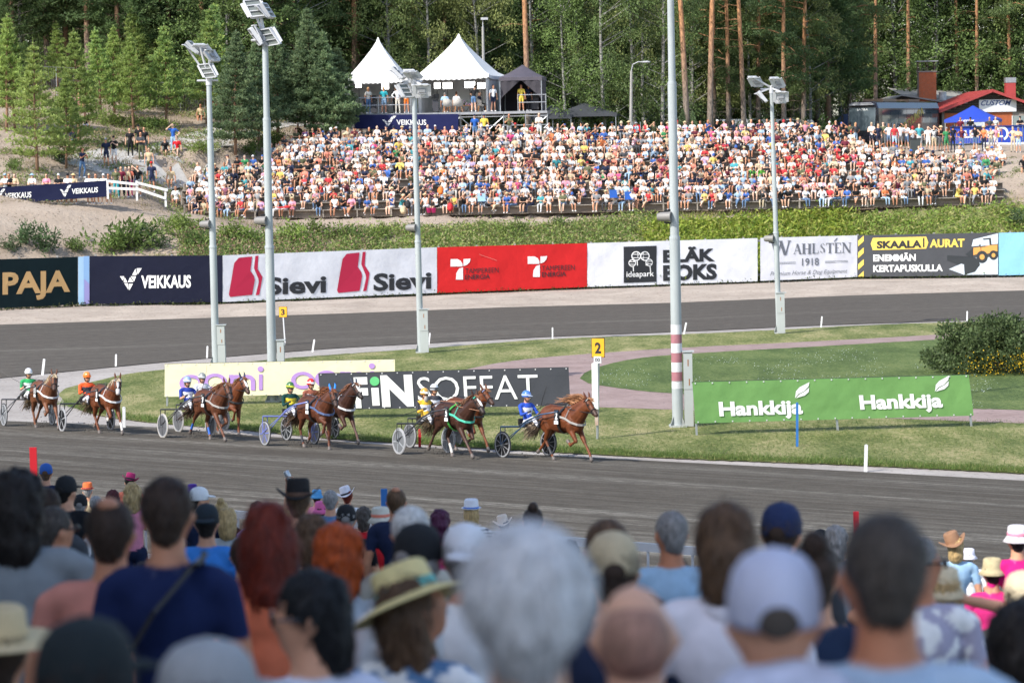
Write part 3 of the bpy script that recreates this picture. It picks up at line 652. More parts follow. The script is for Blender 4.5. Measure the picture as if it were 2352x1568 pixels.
def human(pose='stand', arms='down', head='short', lean=.05, female=False, spread=.12, fine=False, yaw=0., tilt=0., w=1.0, legs=True, cross=False):
 """an adult facing -y with the feet at z = 0 (seated: on a .44 m seat, feet in front)"""
 B = Body(); sw = (.185 if female else .205) * w
 if pose == 'sit':
  pz = .56; P0 = Vector((0, .06, pz)); top = Vector((0, -.02 - lean, pz + .46))
 elif pose == 'drive':
  pz = .12; P0 = Vector((0, 0, pz)); top = Vector((0, .10, pz + .47))
 else:
  pz = .93; P0 = Vector((0, 0, pz)); top = Vector((0, -lean, pz + .50))
 ax = (top - P0); at = lambda t: P0 + ax * t
 B.el(at(0), (.155 * w, .12, .12), 'hip'); B.cap(at(.12), at(.5), .125 * w, .12 * w, 'shirt')
 B.el(at(.72), (sw * .86, .125, .17), 'shirt'); B.cap(at(.93) + Vector((-sw * .72, 0, 0)), at(.93) + Vector((sw * .72, 0, 0)), .07, .07, 'shirt')
 if female: B.el(at(.72) + Vector((0, -.09, 0)), (.13, .07, .08), 'shirt')
 nk = at(1.0); hd = nk + Vector((0, -.02 - lean * .3, .19)); B.cap(nk + Vector((0, .01, -.02)), hd + Vector((0, .01, -.06)), .066, .058, 'skin')
 Mh = Matrix.Rotation(yaw, 3, 'Z') @ Matrix.Rotation(tilt, 3, 'X'); hp = lambda x, y, z: hd + Mh @ Vector((x, y, z))
 B.el(hp(0, -.005, .0), (.077, .092, .112), 'skin', Mh); B.el(hp(0, -.035, -.055), (.05, .055, .055), 'skin', Mh); B.el(hp(0, -.1, -.01), (.013, .018, .028), 'skin', Mh)
 if head in ('short', 'long', 'cap', 'bun'): B.el(hp(0, .022, .03), (.082, .092, .105), 'hair', Mh)
 if head in ('long', 'sunhat'): B.cap(hp(0, .06, .02), hp(0, .065, -.17), .085, .075, 'hair')
 if head == 'bun': B.el(hp(0, .05, .14), (.04, .04, .04), 'hair', Mh)
 if head == 'cap': B.el(hp(0, .01, .055), (.087, .102, .085), 'hat', Mh); B.el(hp(0, -.12, .045), (.07, .075, .014), 'hat', Mh)
 if head == 'sunhat': B.el(hp(0, .01, .07), (.088, .1, .08), 'hat', Mh); B.el(hp(0, .0, .045), (.18, .19, .018), 'hat', Mh)
 if head == 'bucket': B.el(hp(0, .01, .065), (.088, .1, .075), 'hat', Mh); B.cap(hp(0, 0, .05), hp(0, 0, .02), .1, .125, 'hat'); B.el(hp(0, .02, -.02), (.08, .085, .07), 'hair', Mh)
 if head != 'none': B.el(hp(0, -.083, .018), (.066, .022, .018), 'glasses', Mh)
 if fine:
  for s in (-1, 1): B.el(hp(s * .083, .01, -.005), (.013, .022, .033), 'skin', Mh)
 sh = {s: at(.93) + Vector((s * sw, 0, -.015)) for s in (-1, 1)}
 for s in (-1, 1):
  S = sh[s]; am = arms if isinstance(arms, str) else arms[0 if s < 0 else 1]
  if am == 'down': E = S + Vector((s * .06, .02, -.29)); Wr = E + Vector((0, -.05, -.25))
  elif am == 'lap': E = S + Vector((s * .08, -.06, -.27)); Wr = Vector((s * .06, E.y - .2, E.z + .0))
  elif am == 'knees': E = S + Vector((s * .08, -.12, -.25)); Wr = Vector((s * .13, E.y - .22, E.z - .05))
  elif am == 'crossed': E = S + Vector((s * .05, -.08, -.26)); Wr = Vector((-s * .08, E.y - .13, E.z + .06))
  elif am == 'shade': E = S + Vector((s * .17, -.18, .02)); Wr = hp(s * .05, -.14, .06)
  elif am == 'phone': E = S + Vector((s * .05, -.14, -.23)); Wr = Vector((s * .05, E.y - .18, E.z + .17))
  elif am == 'up': E = S + Vector((s * .12, -.08, .22)); Wr = E + Vector((s * .02, -.06, .27))
  elif am == 'hips': E = S + Vector((s * .2, .06, -.22)); Wr = at(.15) + Vector((s * .17, -.03, 0))
  elif am == 'reins': E = S + Vector((s * .07, -.16, -.22)); Wr = E + Vector((-s * .03, -.25, .08))
  elif am == 'behind': E = S + Vector((s * .25, -.05, .14)); Wr = hp(s * .07, .08, .0)
  mid = S.lerp(E, .55)
  B.cap(S, mid, .052, .048, 'sleeve'); B.cap(mid, E, .047, .04, 'upperarm'); B.cap(E, Wr, .04, .028, 'forearm')
  d = (Wr - E).normalized(); B.cap(Wr, Wr + d * .09, .032, .028, 'hand')
 if legs:
  for s in (-1, 1):
   H = P0 + Vector((s * .085, 0, -.02))
   if pose == 'sit':
    K = Vector((s * spread, -.42, .50)); A = Vector((s * (spread - .02), -.44, .09)); 
    if cross and s > 0: K = Vector((.02, -.44, .56)); A = Vector((-.14, -.58, .22))
   elif pose == 'drive': K = Vector((s * .17, -.42, .25)); A = Vector((s * .28, -.80, .06))
   elif pose == 'walk': K = Vector((s * .09, -.12 * s, .5)); A = Vector((s * .09, .18 - .18 * (s > 0), .1))
   else: K = Vector((s * (.08 + spread * .2), -.02, .49)); A = Vector((s * (.08 + spread * .4), .02, .08))
   B.cap(H, K.lerp(H, .25), .088, .064, 'thigh'); B.cap(K.lerp(H, .25), K, .064, .056, 'knee'); B.cap(K, K.lerp(A, .45), .056, .055, 'shin'); B.cap(K.lerp(A, .45), A, .054, .036, 'shin')
   B.cap(A + Vector((0, .03, -.045)), A + Vector((0, -.15, -.05)), .042, .036, 'shoe') if pose != 'drive' else B.cap(A, A + Vector((0, -.06, .14)), .04, .034, 'shoe')
 return B
_tmpl = {}
def template(key, voxel=.034, ratio=.17, **kw):
 if key not in _tmpl:
  B = human(**kw); V, T = B.mesh(voxel, 1, ratio, seg=8); tg = B.tags(V[T].mean(axis=1)); _tmpl[key] = (V, T, tg)
 return _tmpl[key]
def wear(tags, shirt, bottom, skin, hair, hat, sleeves='short', shorts=True, glasses=(.02, .02, .02), shoe=(.6, .6, .6), tank=False, dress=False, jitter=.0):
 lut = {'shirt': shirt, 'hip': bottom, 'sleeve': skin if tank else shirt, 'upperarm': shirt if sleeves == 'long' else skin, 'forearm': shirt if sleeves == 'long' else skin, 'hand': skin, 'skin': skin, 'hair': hair, 'hat': hair if hat is None else hat,
   'glasses': glasses, 'thigh': bottom, 'knee': bottom if not shorts else skin, 'shin': bottom if not shorts else skin, 'shoe': shoe}
 if dress: lut['hip'] = lut['thigh'] = shirt
 keys = list(lut); A = np.array([lut[k][:3] for k in keys]); ix = {k: i for i, k in enumerate(keys)}
 return A[np.array([ix[t] for t in tags])]
M_people = vmat('skin_and_clothing', .8, .25, fine=.12, bscale=25)
ARMS_SIT = ['lap', 'knees', 'crossed', ('shade', 'knees'), 'phone', 'lap']
ARMS_STD = ['down', 'crossed', ('down', 'shade'), 'hips', 'phone', ('hips', 'down')]
HEADS = ['short', 'cap', 'long', 'sunhat', 'short', 'cap', 'bucket']
HATCOL = ['white', 'black', 'white', 'navy', 'straw', 'red', 'light blue', 'beige', 'grey', 'blue', 'black']
SHIRTS = ['white'] * 34 + ['black'] * 17 + ['navy'] * 7 + ['grey'] * 6 + ['off-white'] * 6 + ['light blue'] * 7 + ['dark grey'] * 4 + ['red'] * 4 + ['pink'] * 4 + ['blue'] * 4 + ['beige'] * 4 + ['coral'] * 3 + ['magenta'] * 1 + ['green'] * 1 + ['teal'] * 2 + ['maroon'] * 2 + ['yellow'] * 2 + ['lilac'] * 2 + ['orange'] * 1 + ['olive'] * 2
BOTT = ['denim', 'denim', 'black', 'black', 'navy', 'beige', 'white', 'light blue', 'grey', 'dark grey', 'off-white']
def spectator(rng, pose, u):
 """random look; returns geometry, colours and the words for it"""
 ar = rng.integers(0, 6); hd = HEADS[rng.integers(0, len(HEADS))]; fem = hd in ('long', 'sunhat') or rng.random() < .2
 arms = (ARMS_SIT if pose == 'sit' else ARMS_STD)[ar]; cross = pose == 'sit' and ar == 5
 V, T, tg = template((pose, int(ar), hd), pose=pose, arms=arms, head=hd, female=fem, lean=.12 if (pose == 'sit' and ar in (1, 3)) else .03, cross=cross)
 sh = SHIRTS[rng.integers(0, len(SHIRTS))]; bt = BOTT[rng.integers(0, len(BOTT))]
 if hd in ('short', 'long', 'cap') : pass
 hatc = HATCOL[rng.integers(0, len(HATCOL))] if hd in ('cap', 'sunhat', 'bucket') else None
 if hd == 'sunhat' and rng.random() < .6: hatc = 'straw'
 hair = list(HR)[rng.choice(5, p=[.3, .3, .2, .16, .04])]; shorts = rng.random() < .68; tank = rng.random() < .28; lng = (not tank) and rng.random() < .12; dress = fem and rng.random() < .25
 look = dict(sh=sh, bt=bt, hatc=hatc, hd=hd, hair=hair, shorts=shorts, tank=tank, long=lng, dress=dress, arms=arms, pose=pose, fem=fem)
 return V, T, tg, look
def look_cols(tg, L, rng):
 sk = np.array(SKIN[rng.integers(0, 4)]) * rng.uniform(.85, 1.1); j = lambda c: (np.array(c) * .84 + .16 * np.mean(c)) * rng.uniform(.8, 1.15)
 C = wear(tg, j(CL[L['sh']]), j(CL[L['bt']]), sk, j(HR[L['hair']]), j(CL[L['hatc']]) if L['hatc'] else None, 'long' if L['long'] else 'short', L['shorts'], tank=L['tank'], dress=L['dress'], shoe=j(CL[['white', 'black', 'grey'][rng.integers(0, 3)]]))
 if rng.random() < .22:      # printed or mottled cloth
  mk = np.isin(tg, ['shirt', 'sleeve']); r = rng.random(mk.sum()); alt = np.array(CL[['white', 'black', 'pink', 'navy', 'beige'][rng.integers(0, 5)]]); Cm = C[mk]; Cm[r < .3] = alt; C[mk] = Cm
 return np.clip(C, 0, 1)
ARMW = {'lap': 'hands in lap', 'knees': 'hands on knees', 'crossed': 'arms crossed', 'phone': 'holding a phone', 'down': 'arms down', 'hips': 'hands on hips'}
ZONES = [(-999, 495, 'left of the leftmost light pole'), (495, 620, 'between the two left light poles'), (620, 790, 'right of the second light pole'), (790, 960, 'left of the middle light pole'), (960, 1130, 'right of the middle light pole'),
   (1130, 1330, 'above the red banner'), (1330, 1545, 'left of the banded light pole'), (1545, 1660, 'right of the banded light pole'), (1660, 1785, 'left of the rightmost light pole'), (1785, 1970, 'right of the rightmost light pole'), (1970, 2130, 'above the plough banner'), (2130, 9999, 'at the right end')]
def zone(u): return next(z for a, b, z in ZONES if a <= u < b)
_used = {}
def describe(L, where, u):
 a = L['arms']; hat = f"{L['hatc']} {'cap' if L['hd'] == 'cap' else 'sun hat' if L['hd'] == 'sunhat' else 'bucket hat'}" if L['hatc'] else (('long ' if L['hd'] == 'long' else '') + L['hair'])
 top = f"{L['sh']} {'dress' if L['dress'] else 'vest' if L['tank'] else 'shirt'}"; bot = '' if L['dress'] else f"{L['bt']} {'shorts' if L['shorts'] else 'trousers'}"
 base = f"{hat}, {top}" + (f", {bot}" if bot else '')
 forms = [f"spectator, {base}, {where} {zone(u)}", f"{'hand shading eyes' if not isinstance(a, str) else ARMW.get(a, a)}, {base}, {where} {zone(u)}"]
 for f in forms:
  if len(f.split()) <= 16 and f not in _used: _used[f] = 1; return f
 f = forms[-1]
 wl = f.split(); g = ' '.join(wl[:16])
 for extra in ('second', 'third', 'fourth'):
  h = ' '.join([extra, 'such'] + wl[:14])
  if g in _used and h not in _used: g = h; break
 _used[g] = 1; return g
crowdV, crowdT, crowdC, crowdN = [], [], [], 0
npers = 0
def put_person(V, T, C, loc, rz, sc, name=None, label=None, group=None, cat='spectator'):
 global crowdN, npers
 if name is None:
  c, s = math.cos(rz), math.sin(rz); X = V * sc; X = np.stack([X[:, 0] * c - X[:, 1] * s + loc[0], X[:, 0] * s + X[:, 1] * c + loc[1], X[:, 2] + loc[2]], 1)
  crowdV.append(X); crowdT.append(T + crowdN); crowdC.append(C); crowdN += len(V); return None
 me = mesh_np(name, V * sc, T, [M_people], col=C, smooth=True); o = link(name, me, None, loc); o.rotation_euler = (0, 0, rz); npers += 1
 return tag(o, label, cat, group)
# ---------------------------------------------------------------- timber terraces
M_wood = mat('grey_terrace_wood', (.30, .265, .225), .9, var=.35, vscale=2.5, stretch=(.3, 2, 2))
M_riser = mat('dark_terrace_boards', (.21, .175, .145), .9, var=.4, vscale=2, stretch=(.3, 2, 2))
T0, Z0, TR_, RS = 172.2, 3.95, 1.28, .42
LEFT = [442, 436, 430, 430, 436, 450, 520, 610, 640, 650, 660]; RIGHT = [2290, 2293, 2290, 2270, 2240, 2150, 2060, 1980, 1960, 1900, 1850]
terr = thing('wooden_terrace', 'stepped grey timber terrace that the seated crowd sits on', 'terrace', (0, T0, Z0))
spst = MB(); 
for i in range(11):
 y = T0 + TR_ * i; z = Z0 + RS * i; xl = P(LEFT[i], 400, y).x - .4; xr = P(RIGHT[i], 400, y).x + .4; n = max(1, round((xr - xl) / 4.2)); L = (xr - xl) / n
 for k in range(n):
  x = xl + L * (k + .5); a = MB(); dz = .012 * math.sin(k * 3.1 + i)
  for q, (dy, hh_) in enumerate(((0, .0), (.17, .004))): a.box((x, y + .10 + dy, z + .43 + dz + hh_), (L - .015, .155, .045))
  a.build('seat_plank', M_wood, terr, (0, T0, Z0))
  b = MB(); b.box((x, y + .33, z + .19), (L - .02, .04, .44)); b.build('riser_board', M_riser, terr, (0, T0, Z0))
  d = MB(); d.box((x, y + .33 + .5, z + .42 - .04), (L - .01, .92, .05)); d.build('walking_plank', M_wood, terr, (0, T0, Z0)) if i < 11 else None
  spst.box((xl + L * k, y + .08, z + .2), (.09, .09, .44)); spst.box((x, y + .08, z + .2), (.07, .07, .44))
a = MB(); a.box((0, 0, 0), (1, 1, 1)); o = spst.build('support_post', M_wood, terr, (0, T0, Z0)); o['kind'] = 'stuff'
ROWN = ['front row', 'second row', 'third row', 'fourth row', 'fifth row']
rng = np.random.default_rng(11)
people_y = []
for i in range(11):
 y = T0 + TR_ * i; z = Z0 + RS * i; u = LEFT[i] + 6; kpx = F / y
 while u < RIGHT[i]:
  sparse = .34 if (i < 5 and 650 < u < 1130) else (.16 if i < 2 else .07 + .2 * max(0, mnoise.noise((u * .012, i * .5, 1))))
  gap = rng.uniform(.44, .60) * kpx * 1.0
  if rng.random() < sparse: u += gap * .9; continue
  V, T, tg, L = spectator(rng, 'sit', u)
  if 1780 < u < 1980 and 3 <= i <= 6 and rng.random() < .42: L['sh'] = 'red'; L['tank'] = False
  if 1690 < u < 1770 and i == 3 and rng.random() < .6: L['sh'] = 'lime green'; L['tank'] = False
  C = look_cols(tg, L, rng); q = P(u, 400, y); sc = rng.uniform(.85, 1.02)
  loc = (q.x, y + .1 + rng.uniform(-.10, .14), z + .45 - .44 * sc + .0); rz = rng.normal(-.25, .42)
  named = i < 2
  if named: put_person(V, T, C, loc, rz, sc, 'person', describe(L, ROWN[i], u), 'spectators seated on the terrace')
  else: put_person(V, T, C, loc, rz, sc)
  u += gap
# standing and loosely seated crowd above the terrace
def standing(u, v, pose='stand', where='standing', named=False, sc=None, look=None, dy=0, yq=None, jr=.3, name='person'):
 q = on_hill(u, v, 158) if yq is None else P(u, v, yq)
 V, T, tg, L = spectator(rng, pose, u)
 if look: L.update(look)
 if look and 'arms' in look or look and 'hd' in look:
  ai = (ARMS_SIT if pose == 'sit' else ARMS_STD).index(L['arms']) if L['arms'] in (ARMS_SIT if pose == 'sit' else ARMS_STD) else 0
  V, T, tg = template((pose, ai, L['hd']), pose=pose, arms=L['arms'], head=L['hd'], female=L['fem'], lean=.03)
 C = look_cols(tg, L, rng); z = q.z
 if pose == 'sit': z -= .34
 return put_person(V, T, C, (q.x, q.y, z), rng.normal(-.2, jr), sc or rng.uniform(.96, 1.07), name if named else None, (describe(L, where, u) if named is True else named) if named else None, 'spectators standing around the terrace' if named is True else None)
def at_top(u):       # foot line of the standing crowd, right half
 return float(np.interp(u, [1150, 1400, 1560, 1700, 1900, 2100, 2352], [322, 322, 330, 334, 338, 346, 352]))
for k in range(2):
 u = 1245 + k * 9
 while u < (1960 if k else 2352):
  v = at_top(u) - k * 9 + rng.uniform(-3, 3)
  if rng.random() < .93: standing(u, v)
  u += rng.uniform(11, 21)
u = 1420
while u < 1930:                      # back line, taller
 standing(u, at_top(u) - 20 + rng.uniform(-2, 2)); u += rng.uniform(14, 30)
for (u0, u1, v0, v1, n) in ((1560, 1990, 346, 362, 34), (1990, 2352, 360, 384, 24), (2080, 2352, 385, 402, 12), (1250, 1560, 330, 345, 26), (680, 1240, 318, 326, 34), (2050, 2230, 388, 420, 9)):
 for _ in range(n):
  u = rng.uniform(u0, u1); standing(u, v0 + (v1 - v0) * rng.random() + (u - u0) * .012, 'sit')
# seated under the trees left of the terrace and along the path
for (u, v) in ((650, 357), (662, 352), (675, 349), (690, 348), (705, 338), (730, 333), (742, 336), (756, 330), (712, 352), (728, 350), (700, 363), (640, 368), (624, 362), (655, 376), (672, 371), (690, 378)): standing(u, v + 6, 'sit')
me = None
# ================================================================= stage, tents, coach, buildings
M_steel = mat('galvanised_tube', (.42, .44, .46), .45, metal=.7, var=.12, vscale=6)
M_wht = mat('white_tent_cloth', (.80, .80, .79), .6, var=.03, vscale=1.5, bump=.2, bscale=3)
M_wpaint = mat('white_painted_wood', (.74, .74, .73), .6, var=.1, vscale=3)
M_dark = mat('black_plastic', (.02, .02, .022), .5); M_deck = mat('grey_stage_deck', (.33, .34, .36), .8, var=.15, vscale=3)
DY, DZ = 190.0, 10.33
def U2X(u, y): return P(u, 300, y).x
xl, xr = U2X(806, DY), U2X(1258, DY)
st = thing('stage_platform', 'raised scaffold stage carrying the white tents above the crowd', 'stage', (xl, DY, 8))
o0 = (xl, DY, 8)
nd = 9
for i in range(nd):
 a = MB(); a.box((xl + (xr - xl) * (i + .5) / nd, DY + 3.2, DZ - .1), ((xr - xl) / nd - .02, 6.4, .16)); a.build('deck_panel', M_deck, st, o0)
sc = MB()
for i in range(nd + 1):
 x = xl + (xr - xl) * i / nd
 for yy in (DY + .1, DY + 3.2, DY + 6.2): sc.tube([(x, yy, 7.4), (x, yy, DZ - .18)], .035, 6)
 if i < nd:
  x2 = xl + (xr - xl) * (i + 1) / nd
  for z in (DZ - .35, DZ - .95, DZ - 1.6): sc.tube([(x, DY + .1, z), (x2, DY + .1, z)], .03, 6)
  sc.tube([(x, DY + .12, DZ - (.35 if i % 2 else 1.6)), (x2, DY + .12, DZ - (1.6 if i % 2 else .35))], .03, 6); sc.tube([(x, DY + 6.1, DZ - .4), (x2, DY + 6.1, DZ - 1.5)], .03, 6)
o = sc.build('scaffold_tube', M_steel, st, o0); o['kind'] = 'stuff'
for (ua, ub) in ((806, 945), (1191, 1256)):
 for h in (.55, 1.05):
  a = MB(); a.tube([(U2X(ua, DY), DY + .05, DZ + h), (U2X(ub, DY), DY + .05, DZ + h)], .03, 6); a.build('guard_rail', M_steel, st, o0)
 for u in ((806, 870, 945) if ua < 900 else (1191, 1255)):
  a = MB(); a.tube([(U2X(u, DY), DY + .05, DZ - .1), (U2X(u, DY), DY + .05, DZ + 1.1)], .032, 6); pp = a.build('rail_post', M_steel, st, o0)
  b = MB(); b.tube([(U2X(u, DY), DY + .05, DZ + .32), (U2X(u, DY), DY + .05, DZ + .42)], .04, 6); b.build('band', mat('orange_band', lin('E0502A')), pp)
c = Cloth((809, 264), (1053, 262), (1053, 299.5), (816, 296), DY - .15, DY - .15, .05, 12); a, b = MB(), MB(); logo_v(c, a, 878, 266.5, 32, 24); c.text(b, 'VEIKKAUS', 911, 979, 275, 287, bold=.02)
banner(c, vinyl('blue_navy', '1F2450'), 'stage_banner', 'navy VEIKKAUS banner hung below the stage with white tents', [('logo', a, M_white), ('lettering', b, M_white)], None)
def pagoda(name, label, cx, cy, z0, half, eave, peak, rz, mt, walls=True):
 t = thing(name, label, 'tent', (cx, cy, z0), rz); rf = MB(); n = 14; K = 10
 rows = []
 for k in range(K + 1):
  h = k / K; wv = half * (1 - h) ** 1.22 + (.08 if k == 0 else 0); z = eave + (peak - eave) * h; ring = []
  if k == K: wv = .03
  for s in range(4):
   for j in range(n):
    f = -1 + 2 * j / n; e = 1 - .03 * (1 - f * f) * (1 - h)
    x, y = [(f, -e), (e, f), (-f, e), (-e, -f)][s]; ring.append((x * wv, y * wv, z + (.0 if k else .10 * (abs(f) ** 3))))
  rows.append(ring)
 m_ = 4 * n; vs = [p for r_ in rows for p in r_]; rf.add(vs, [(k * m_ + j, k * m_ + (j + 1) % m_, (k + 1) * m_ + (j + 1) % m_, (k + 1) * m_ + j) for k in range(K) for j in range(m_)])
 rf.build('roof', mt, t, smooth=True)
 va = MB(); ring = rows[0]; m2 = 0
 for j in range(m_):
  a_, b_ = Vector(ring[j]) * 1.0, Vector(ring[(j + 1) % m_]); 
  va.add([a_, b_, b_ - Vector((0, 0, .20)), (a_ + b_) / 2 - Vector((0, 0, .27)), a_ - Vector((0, 0, .20))], [(0, 4, 3, 2, 1)])
 va.build('valance', mt, t)
 for sx in (-1, 1):
  for sy in (-1, 1):
   p = MB(); p.tube([(sx * half * .97, sy * half * .97, 0), (sx * half * .97, sy * half * .97, eave)], .04, 6); p.build('post', M_steel, t)
 if walls:
  for (a_, b_) in (((-1, 1), (1, 1)), ((-1, -1), (-1, 1)), ((1, -1), (1, 1))):
   w_ = MB(); k = 14; A_, B_ = Vector((a_[0] * half * .95, a_[1] * half * .95, 0)), Vector((b_[0] * half * .95, b_[1] * half * .95, 0)); vs = []
   for i in range(k + 1):
    p = A_.lerp(B_, i / k); off = .05 * math.sin(i * 2.1 + a_[0]); d = (B_ - A_).normalized(); nrm = Vector((-d.y, d.x, 0)); p = p + nrm * off
    vs += [p, p + Vector((0, 0, eave + .05))]
   w_.add(vs, [(2 * i, 2 * i + 2, 2 * i + 3, 2 * i + 1) for i in range(k)]); w_.build('side_wall', mt, t, smooth=True)
 return t
ty = DY + 3.0
pagoda('pagoda_tent', 'left white peaked tent on the stage, behind a lamp head', U2X(873, ty), ty, DZ, 2.08, 2.25, 5.15, R(-4), M_wht)
pagoda('pagoda_tent', 'right white peaked tent on the stage, with armchairs inside', U2X(1058, ty), ty + .3, DZ, 2.5, 2.4, 5.3, R(-12), M_wht)
# charcoal folding tent with tied-back curtains
def popup(name, label, cx, cy, z0, hx, hy, eave, peak, rz, mt, curt=None, n_=1, mt2=None):
 t = thing(name, label, 'canopy', (cx, cy, z0), rz); rf = MB(); vs = []
 for k, (f, z) in enumerate(((1.02, eave - .22), (1.02, eave), (.62, eave + (peak - eave) * .34), (.3, eave + (peak - eave) * .68), (.02, peak))):
  vs += [(-hx * f, -hy * f, z), (hx * f, -hy * f, z), (hx * f, hy * f, z), (-hx * f, hy * f, z)]
 rf.add(vs, [(k * 4 + j, k * 4 + (j + 1) % 4, (k + 1) * 4 + (j + 1) % 4, (k + 1) * 4 + j) for k in range(4) for j in range(4)]); rf.build('roof', mt, t, autos=50)
 for sx in (-1, 1):
  for sy in (-1, 1):
   p = MB(); p.box((sx * hx * .98, sy * hy * .98, eave / 2), (.05, .05, eave)); p.build('leg', M_steel if not mt2 else mt2, t)
 fr = MB(); fr.tube([(-hx, -hy, eave - .25), (0, -hy, eave - .05), (hx, -hy, eave - .25)], .015, 5); fr.tube([(-hx, hy, eave - .25), (0, hy, eave - .05), (hx, hy, eave - .25)], .015, 5); fr.build('truss', M_steel, t)
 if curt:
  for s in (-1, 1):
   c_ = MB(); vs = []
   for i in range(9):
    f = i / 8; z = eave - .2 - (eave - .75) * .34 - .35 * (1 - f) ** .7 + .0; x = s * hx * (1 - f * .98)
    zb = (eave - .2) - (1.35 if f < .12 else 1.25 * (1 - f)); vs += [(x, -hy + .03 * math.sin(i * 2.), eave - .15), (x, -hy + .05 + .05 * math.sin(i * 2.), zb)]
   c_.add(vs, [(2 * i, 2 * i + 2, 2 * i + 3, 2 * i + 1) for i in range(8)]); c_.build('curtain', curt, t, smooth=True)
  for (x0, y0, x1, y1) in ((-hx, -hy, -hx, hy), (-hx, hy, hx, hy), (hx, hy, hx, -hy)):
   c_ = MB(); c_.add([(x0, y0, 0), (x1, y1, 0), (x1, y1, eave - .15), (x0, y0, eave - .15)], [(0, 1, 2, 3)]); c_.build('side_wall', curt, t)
 return t
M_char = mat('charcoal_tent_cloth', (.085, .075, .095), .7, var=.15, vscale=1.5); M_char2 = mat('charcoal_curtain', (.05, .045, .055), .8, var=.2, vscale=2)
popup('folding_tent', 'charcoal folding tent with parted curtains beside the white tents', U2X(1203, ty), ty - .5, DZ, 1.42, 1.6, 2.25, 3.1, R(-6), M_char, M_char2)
M_gtent = mat('dark_grey_canopy', (.05, .055, .065), .7, var=.2, vscale=1)
for (u, v, lab, k) in ((1345, 236, 'larger dark grey canopy behind the standing crowd', 3.2), (1270, 241, 'smaller dark grey canopy beside the stage scaffold', 2.0)):
 q = P(u, v, 206); popup('canopy_tent', lab, q.x, 206, q.z - 3.0, k * .72, 2, 2.2, 3.0, R(-5), M_gtent)
# softbox lamps that are lit, stage furniture
M_glow = bpy.data.materials.new('softbox_glow'); M_glow.use_nodes = True; b_ = M_glow.node_tree.nodes['Principled BSDF']; b_.inputs['Emission Color'].default_value = (1, .97, .93, 1); b_.inputs['Emission Strength'].default_value = 3.0
for k, (u, v, w_, h_, lab) in enumerate(((824, 195, .42, .38, 'small dark softbox lamp at the left edge of the left tent'), (884.5, 198.5, .5, .4, 'lit softbox lamp in the left white tent'), (1004, 197, .42, .4, 'leftmost of four lit softboxes in the right tent'), (1028, 197, .62, .42, 'second lit softbox from the left in the right tent'),
          (1079, 195, .7, .42, 'largest lit softbox in the right tent'), (1106, 197, .52, .4, 'rightmost of four lit softboxes in the right tent'))):
 q = P(u, v, DY + 2.9); t = thing('softbox_lamp', lab, 'studio lamp', (q.x, q.y, DZ), R((-12, 8, 10, 0, 0, -10)[k]), 'softbox lamps in the tents'); z = q.z - DZ
 a = MB(); a.box((0, 0, z), (w_ + .06, .1, h_ + .06)); a.build('housing', M_dark, t); a = MB(); a.box((0, -.06, z), (w_, .02, h_)); a.build('diffuser', M_glow, t)
 a = MB(); a.tube([(0, .05, .02), (0, .05, z - h_ / 2)], .02, 6); [a.tube([(0, .05, .5), (.35 * math.cos(g), .05 + .35 * math.sin(g), .02)], .014, 5) for g in (.5, 2.6, 4.7)]; a.build('stand', M_dark, t)
def armchair(u, v, y, rz, lab):
 q = P(u, v, y); t = thing('armchair', lab, 'chair', (q.x, y, DZ), rz, 'armchairs in the right tent'); mt = mat('grey_upholstery', (.42, .40, .37), .9, var=.1)
 a = MB(); a.ell((0, 0, .45), (.3, .3, .09), n=14); a.build('seat', mt, t, smooth=True)
 a = MB(); k = 10; vs = []
 for i in range(k + 1):
  g = math.pi * (.05 + .9 * i / k); hh_ = .42 + .22 * math.sin(g) ** 2; vs += [(.33 * math.cos(g), .3 * math.sin(g), .42), (.36 * math.cos(g), .34 * math.sin(g), .42 + hh_ * .8), (.30 * math.cos(g), .27 * math.sin(g), .42 + hh_ * .8), (.27 * math.cos(g), .24 * math.sin(g), .42)]
 a.add(vs, [(4 * i + j, 4 * i + 4 + j, 4 * i + 4 + (j + 1) % 4, 4 * i + (j + 1) % 4) for i in range(k) for j in range(4)]); a.build('backrest', mt, t, smooth=True)
 for sx in (-1, 1):
  for sy in (-1, 1): a = MB(); a.tube([(sx * .2, sy * .2, .4), (sx * .27, sy * .27, 0)], .02, 6); a.build('leg', mat('oak', lin('B07A48')), t)
armchair(1029, 250, DY + 1.6, R(160), 'grey armchair nearest the left side of the right tent'); armchair(1052, 250, DY + 1.5, R(190), 'second grey armchair in the right tent, seen from behind'); armchair(1106, 250, DY + 2.2, R(100), 'grey armchair on the right of the low table')
q = P(1070, 250, DY + 2.0); t = thing('coffee_table', 'low oak table with a flower arrangement in the right tent', 'table', (q.x, q.y, DZ)); a = MB(); a.lathe([(.001, .42), (.4, .42), (.4, .46), (.001, .46)], 16); a.build('table_top', mat('oak', lin('B07A48')), t)
for g in range(3): a = MB(); a.tube([(.2 * math.cos(g * 2.1), .2 * math.sin(g * 2.1), .42), (.3 * math.cos(g * 2.1), .3 * math.sin(g * 2.1), 0)], .018, 6); a.build('leg', mat('oak', lin('B07A48')), t)
fl = MB(); rr = random.Random(5)
for k in range(60): c_ = Vector((rr.gauss(0, .13), rr.gauss(0, .1), .56 + rr.gauss(0, .09))); fl.box(c_, (.06, .06, .02), M=Matrix.Rotation(rr.random() * 6, 3, Vector((rr.random(), rr.random(), rr.random())).normalized()), mi=0 if rr.random() < .6 else 1)
tg_ = fl.build('flower_arrangement', [mat('leaf_plain', (.05, .12, .03), .7), mat('petal_lilac', lin('C79BD0'))], None, (q.x, q.y, DZ)); 
for v_ in tg_.data.vertices: v_.co += Vector((q.x, q.y, DZ))
